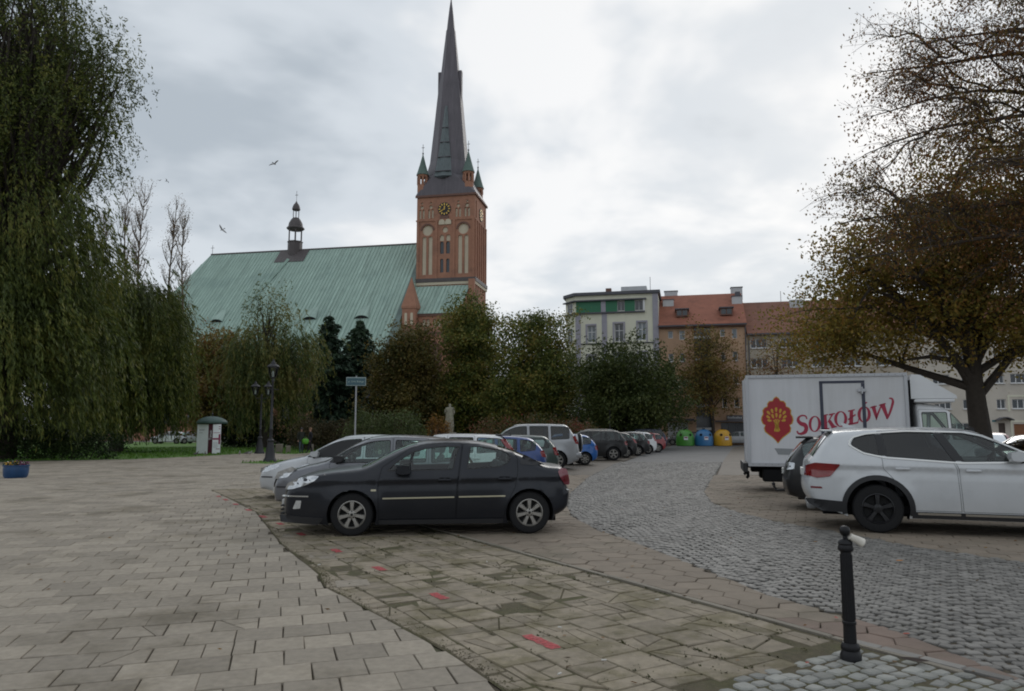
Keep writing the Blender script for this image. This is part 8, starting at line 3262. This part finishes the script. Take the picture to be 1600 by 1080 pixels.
M["stone"] = mat("stone", (0.28, 0.265, 0.205), 0.9, var=0.18, vscale=3, stain=(0.10, 0.115, 0.05), sscale=1.6, samt=0.7, bump=0.3, bscale=20)
sa = thing("statue", "weathered stone statue of a standing figure seen from behind the parked cars", "statue", (-4.86, 58, 0), R(165))
k = 1.32
J = [((0, 0, 0.95), (0.17, 0.14)), ((0, 0.02, 1.15), (0.16, 0.13)), ((0, 0.0, 1.36), (0.2, 0.14)), ((0, -0.03, 1.47), (0.085, 0.08)), ((0.02, -0.06, 1.54), (0.06, 0.065)), ((0.03, -0.09, 1.60), (0.085, 0.1)), ((0.03, -0.1, 1.69), (0.08, 0.095)),
     ((-0.21, 0.02, 1.40), 0.075), ((-0.27, -0.02, 1.12), 0.06), ((-0.12, -0.2, 1.0), 0.045), ((0.21, 0, 1.40), 0.075), ((0.3, 0.02, 1.15), 0.06), ((0.22, -0.18, 1.05), 0.045),
     ((-0.1, 0, 0.86), 0.105), ((-0.1, -0.04, 0.48), 0.075), ((-0.1, 0, 0.08), 0.055), ((-0.1, -0.14, 0.04), 0.045), ((0.1, 0, 0.86), 0.105), ((0.12, 0.03, 0.48), 0.075), ((0.13, 0.08, 0.08), 0.055), ((0.13, -0.06, 0.04), 0.045)]
E = [(0, 1), (1, 2), (2, 3), (3, 4), (4, 5), (5, 6), (2, 7), (7, 8), (8, 9), (2, 10), (10, 11), (11, 12), (0, 13), (13, 14), (14, 15), (15, 16), (0, 17), (17, 18), (18, 19), (19, 20)]
J = [((p[0] * k, p[1] * k, p[2] * k + 1.42), (r_[0] * k, r_[1] * k) if hasattr(r_, "__len__") else r_ * k) for p, r_ in J]
skin_body("figure", J, E, 0, [M["stone"]], lambda c: 0, sa)
mb = MB()
dr_ = [(0.0, 0.20), (0.35, 0.27), (0.7, 0.25), (1.0, 0.235), (1.22, 0.22)]
n_ = 26
for z, r_ in dr_:
    for i in range(n_):
        a = 2 * PI * i / n_
        q = r_ * k * (1 + 0.08 * math.sin(6 * a + z * 2) * (1.2 - z * 0.7))
        mb.v.append((0.02 + q * math.cos(a) * 1.0, q * math.sin(a) * 0.82, 1.42 + z * k * 0.98))
for j in range(4):
    for i in range(n_):
        mb.f.append((j * n_ + i, j * n_ + (i + 1) % n_, (j + 1) * n_ + (i + 1) % n_, (j + 1) * n_ + i))
put("drapery", mb, M["stone"], sa, 60)
mb = MB()
mb.box(-0.5, 0.5, -0.45, 0.45, -0.02, 1.05, 0.03)
mb.box(-0.58, 0.58, -0.53, 0.53, 1.052, 1.2, 0.03)
mb.box(-0.42, 0.42, -0.4, 0.4, 1.202, 1.42, 0.02)
put("pedestal", mb, M["stone"], sa)
pi_ = thing("stone_pier", "short reddish pier with dark round plaque left of the statue", "pier", (-5.55, 57.0, 0), 0.1)
mb = MB()
mb.box(-0.35, 0.35, -0.3, 0.3, -0.02, 1.75, 0.03)
put("pier_body", mb, M["brick"], pi_)
mb = MB()
mb.lathe([(0.17, -0.33), (0.17, -0.304)], 16, (0, 0, 1.42), "Y")
put("plaque", mb, M["under"], pi_)

M["gull"] = mat("gull", (0.11, 0.10, 0.095), 0.8, var=0.2, vscale=30)
M["gull_pale"] = mat("gull_pale", (0.3, 0.3, 0.3), 0.8, var=0.2, vscale=30)


def bird(label, loc, rot, span=1.2, flap=0.5, m=None, group="birds in flight"):
    t_ = thing("bird", label, "bird", loc, 0, group)
    t_.rotation_euler = rot
    s_ = span / 1.2
    m = m or M["gull"]
    mb = MB()
    mb.tube([(0, -0.26 * s_, 0), (0, -0.21 * s_, 0.012 * s_), (0, -0.16 * s_, 0.01 * s_), (0, -0.05 * s_, 0), (0, 0.08 * s_, 0), (0, 0.18 * s_, 0.01 * s_), (0, 0.3 * s_, 0.015 * s_)],
            [0.004 * s_, 0.02 * s_, 0.034 * s_, 0.06 * s_, 0.05 * s_, 0.028 * s_, 0.006 * s_], 8)
    mb.prism([(-0.02 * s_, 0.16 * s_), (0.02 * s_, 0.16 * s_), (0.075 * s_, 0.36 * s_), (-0.075 * s_, 0.36 * s_)], 0.004 * s_, 0.014 * s_)
    put("body", mb, m, t_, 60)
    for sg_ in (-1, 1):
        xs = [0.03, 0.2, 0.34, 0.48, 0.6]
        zz = [0, flap * 0.16, flap * 0.2, flap * 0.16, flap * 0.08]
        fr = [-0.09, -0.15, -0.13, -0.04, 0.09]
        bk = [0.07, 0.05, 0.04, 0.07, 0.12]
        vs, n_ = [], 5
        for up in (0.008, -0.004):
            for i in range(5):
                vs += [(sg_ * xs[i] * s_, fr[i] * s_, (zz[i] + up) * s_), (sg_ * xs[i] * s_, bk[i] * s_, (zz[i] + up * 0.3) * s_)]
        fs = [(2 * i, 2 * i + 1, 2 * i + 3, 2 * i + 2) for i in range(4)] + [(10 + 2 * i, 12 + 2 * i, 13 + 2 * i, 11 + 2 * i) for i in range(4)]
        fs += [(2 * i, 2 * i + 2, 12 + 2 * i, 10 + 2 * i) for i in range(4)] + [(2 * i + 1, 11 + 2 * i, 13 + 2 * i, 2 * i + 3) for i in range(4)]
        put("wing", MB().add(vs, fs), m, t_)


bird("dark bird gliding alone in the open sky between willow and church tower", (-26.6, 80, 31.2), (R(50), R(-38), R(30)), 1.3, 0.9)
bird("pale gull flying just above the left end of the copper roof", (-28.1, 70, 20.9), (R(60), R(50), R(10)), 1.1, 1.0, M["gull_pale"])
bird("left one of two small dark birds beside the willow's edge", (-24.6, 50, 18.9), (R(20), R(-20), R(60)), 0.45, 0.7)
bird("right one of two small dark birds beside the willow's edge", (-24.1, 50, 18.85), (R(10), R(25), R(80)), 0.45, 0.9)


def pigeon(label, x, y, rz, m):
    t_ = thing("pigeon", label, "bird", (x, y, 0), rz, "pigeons on the paving by the lawn")
    mb = MB()
    mb.tube([(0, -0.17, 0.27), (0, -0.145, 0.275), (0, -0.12, 0.25), (0, -0.09, 0.19), (0, 0.0, 0.15), (0, 0.1, 0.135), (0, 0.2, 0.11)], [0.006, 0.026, 0.03, 0.05, 0.07, 0.05, 0.016], 8)
    put("body", mb, m, t_, 60)
    mb = MB()
    for s_ in (-1, 1):
        mb.tube([(s_ * 0.025, 0.0, 0.1), (s_ * 0.025, 0.0, 0.0), (s_ * 0.025, -0.04, 0.004)], 0.006, 4)
    put("legs", mb, M["lamp_red"], t_)


for k, (x, y, rz, l) in enumerate([(-17.35, 47.6, 0.4, "left pigeon of the group on the paving edge"), (-16.95, 47.8, 2.0, "middle pigeon of the group on the paving edge"), (-16.65, 47.5, 1.2, "right pigeon of the group on the paving edge"),
                                   (-19.6, 46.4, 2.5, "pigeon by the foot of the poster column, left one"), (-19.1, 46.6, 0.2, "pigeon by the foot of the poster column, right one"), (-15.6, 48.0, -1, "single pigeon nearest to the lamp posts")]):
    pigeon(l, x, y, rz, M["gull_pale"] if k % 2 == 0 else M["gull"])

# flower tub at the left edge
tb = thing("flower_tub", "round blue flower tub with yellow, white and purple flowers at the left edge", "flower tub", (-16.75, 25.3, 0))
tb.scale = (0.88, 0.88, 0.95)
mb = MB()
mb.lathe([(0.36, 0.0), (0.41, 0.08), (0.43, 0.3), (0.42, 0.40), (0.45, 0.41), (0.45, 0.45), (0.38, 0.45), (0.36, 0.38)], 20, cap=False)
put("tub", mb, mat("tub_blue", (0.010, 0.055, 0.15), 0.4, var=0.3, vscale=5), tb, 40)
mb = MB()
mb.lathe([(0.37, 0.37), (0.01, 0.40)], 16, cap=False)
put("tub_soil", mb, M["soil"], tb)
rng = np.random.default_rng(9)
for nm_, c_, n_, cx_, cy_ in (("yellow_flowers", (0.62, 0.36, 0.02), 90, -0.08, -0.2), ("purple_flowers", (0.16, 0.02, 0.09), 150, 0.12, 0.0), ("white_flowers", (0.6, 0.6, 0.6), 50, 0.0, -0.1), ("leaves", (0.03, 0.06, 0.015), 320, 0, 0)):
    C = rng.normal(scale=(0.2 if nm_ != "yellow_flowers" else 0.12, 0.16, 0.04), size=(n_, 3)) + np.array([cx_, cy_, 0.50])
    r_ = np.hypot(C[:, 0], C[:, 1])
    C = C[r_ < 0.42]
    put_ = crown_obj(nm_, leaf_quads(C, 0.075, rng, 0.8), mat(nm_, c_, 0.6), tb)

# fallen leaves and small litter
rng = np.random.default_rng(12)
lf = []
C = []
for _ in range(300):
    x, y = rng.uniform(-9, 9), rng.uniform(3.2, 20)
    if rng.uniform() < (0.35 if x < -1 else 1):
        C.append((x, y, 0.008))
kind(link("fallen_leaves", np_mesh("fallen_leaves", leaf_quads(np.array(C), 0.055, rng, 0.6, np.tile([1, 0, 0.0], (len(C), 1)), 0.6) * np.array([1, 1, 0.35]) + np.array([0, 0, 0.006]), np.arange(len(C) * 4).reshape(-1, 4), LM["orange"])), "stuff")


def leaf_thing(label, x, y, ln, m, rz, wd=0.45):
    mb = MB()
    n_ = 8
    vs = []
    for i in range(n_ + 1):
        t = i / n_
        w_ = ln * wd * 0.5 * math.sin(PI * t) ** 0.8
        z = 0.012 + 0.03 * ln / 0.1 * (t - 0.5) ** 2
        vs += [(ln * (t - 0.5), -w_, z + w_ * 0.35), (ln * (t - 0.5), 0, z), (ln * (t - 0.5), w_, z + w_ * 0.35)]
    mb.add(vs, [(3 * i + j, 3 * i + j + 1, 3 * i + j + 4, 3 * i + j + 3) for i in range(n_) for j in range(2)])
    tag(put("fallen_leaf", mb, m, loc=(x, y, 0.004), rot=(0.1, 0, rz)), label, "leaf")


lo = mat("leaf_amber", (0.42, 0.17, 0.03), 0.6)
ldk = mat("leaf_dry", (0.035, 0.02, 0.014), 0.7)
lrd = mat("leaf_red", (0.28, 0.05, 0.03), 0.6)
leaf_thing("amber leaf lying on the cobbles behind the bollard", 4.72, 9.25, 0.10, lo, 0.1)
leaf_thing("large dark dried leaf on the pale setts right of the bollard", 2.78, 5.32, 0.19, ldk, -0.5, 0.35)
leaf_thing("small red leaf on the pale setts left of the bollard", 2.02, 5.28, 0.05, lrd, 0.8)
leaf_thing("red leaf on the reddish pavers right of the bollard", 3.08, 6.0, 0.07, lrd, 0.3)
leaf_thing("rusty leaf on the reddish pavers behind the bollard", 2.75, 6.5, 0.07, lrd, 1.3)
bt = mat("butt", (0.6, 0.58, 0.54), 0.8)
mb = MB()
for x, y in ((0.62, 5.35), (0.30, 5.05), (1.0, 8.0), (-0.3, 9.2), (1.35, 7.2), (-2.3, 9.0), (0.4, 6.2)):
    a = rng.uniform(0, PI)
    mb.tube([(x, y, 0.014), (x + 0.035 * math.cos(a), y + 0.035 * math.sin(a), 0.014)], 0.006, 6)
kind(put("cigarette_litter", mb, bt), "stuff")
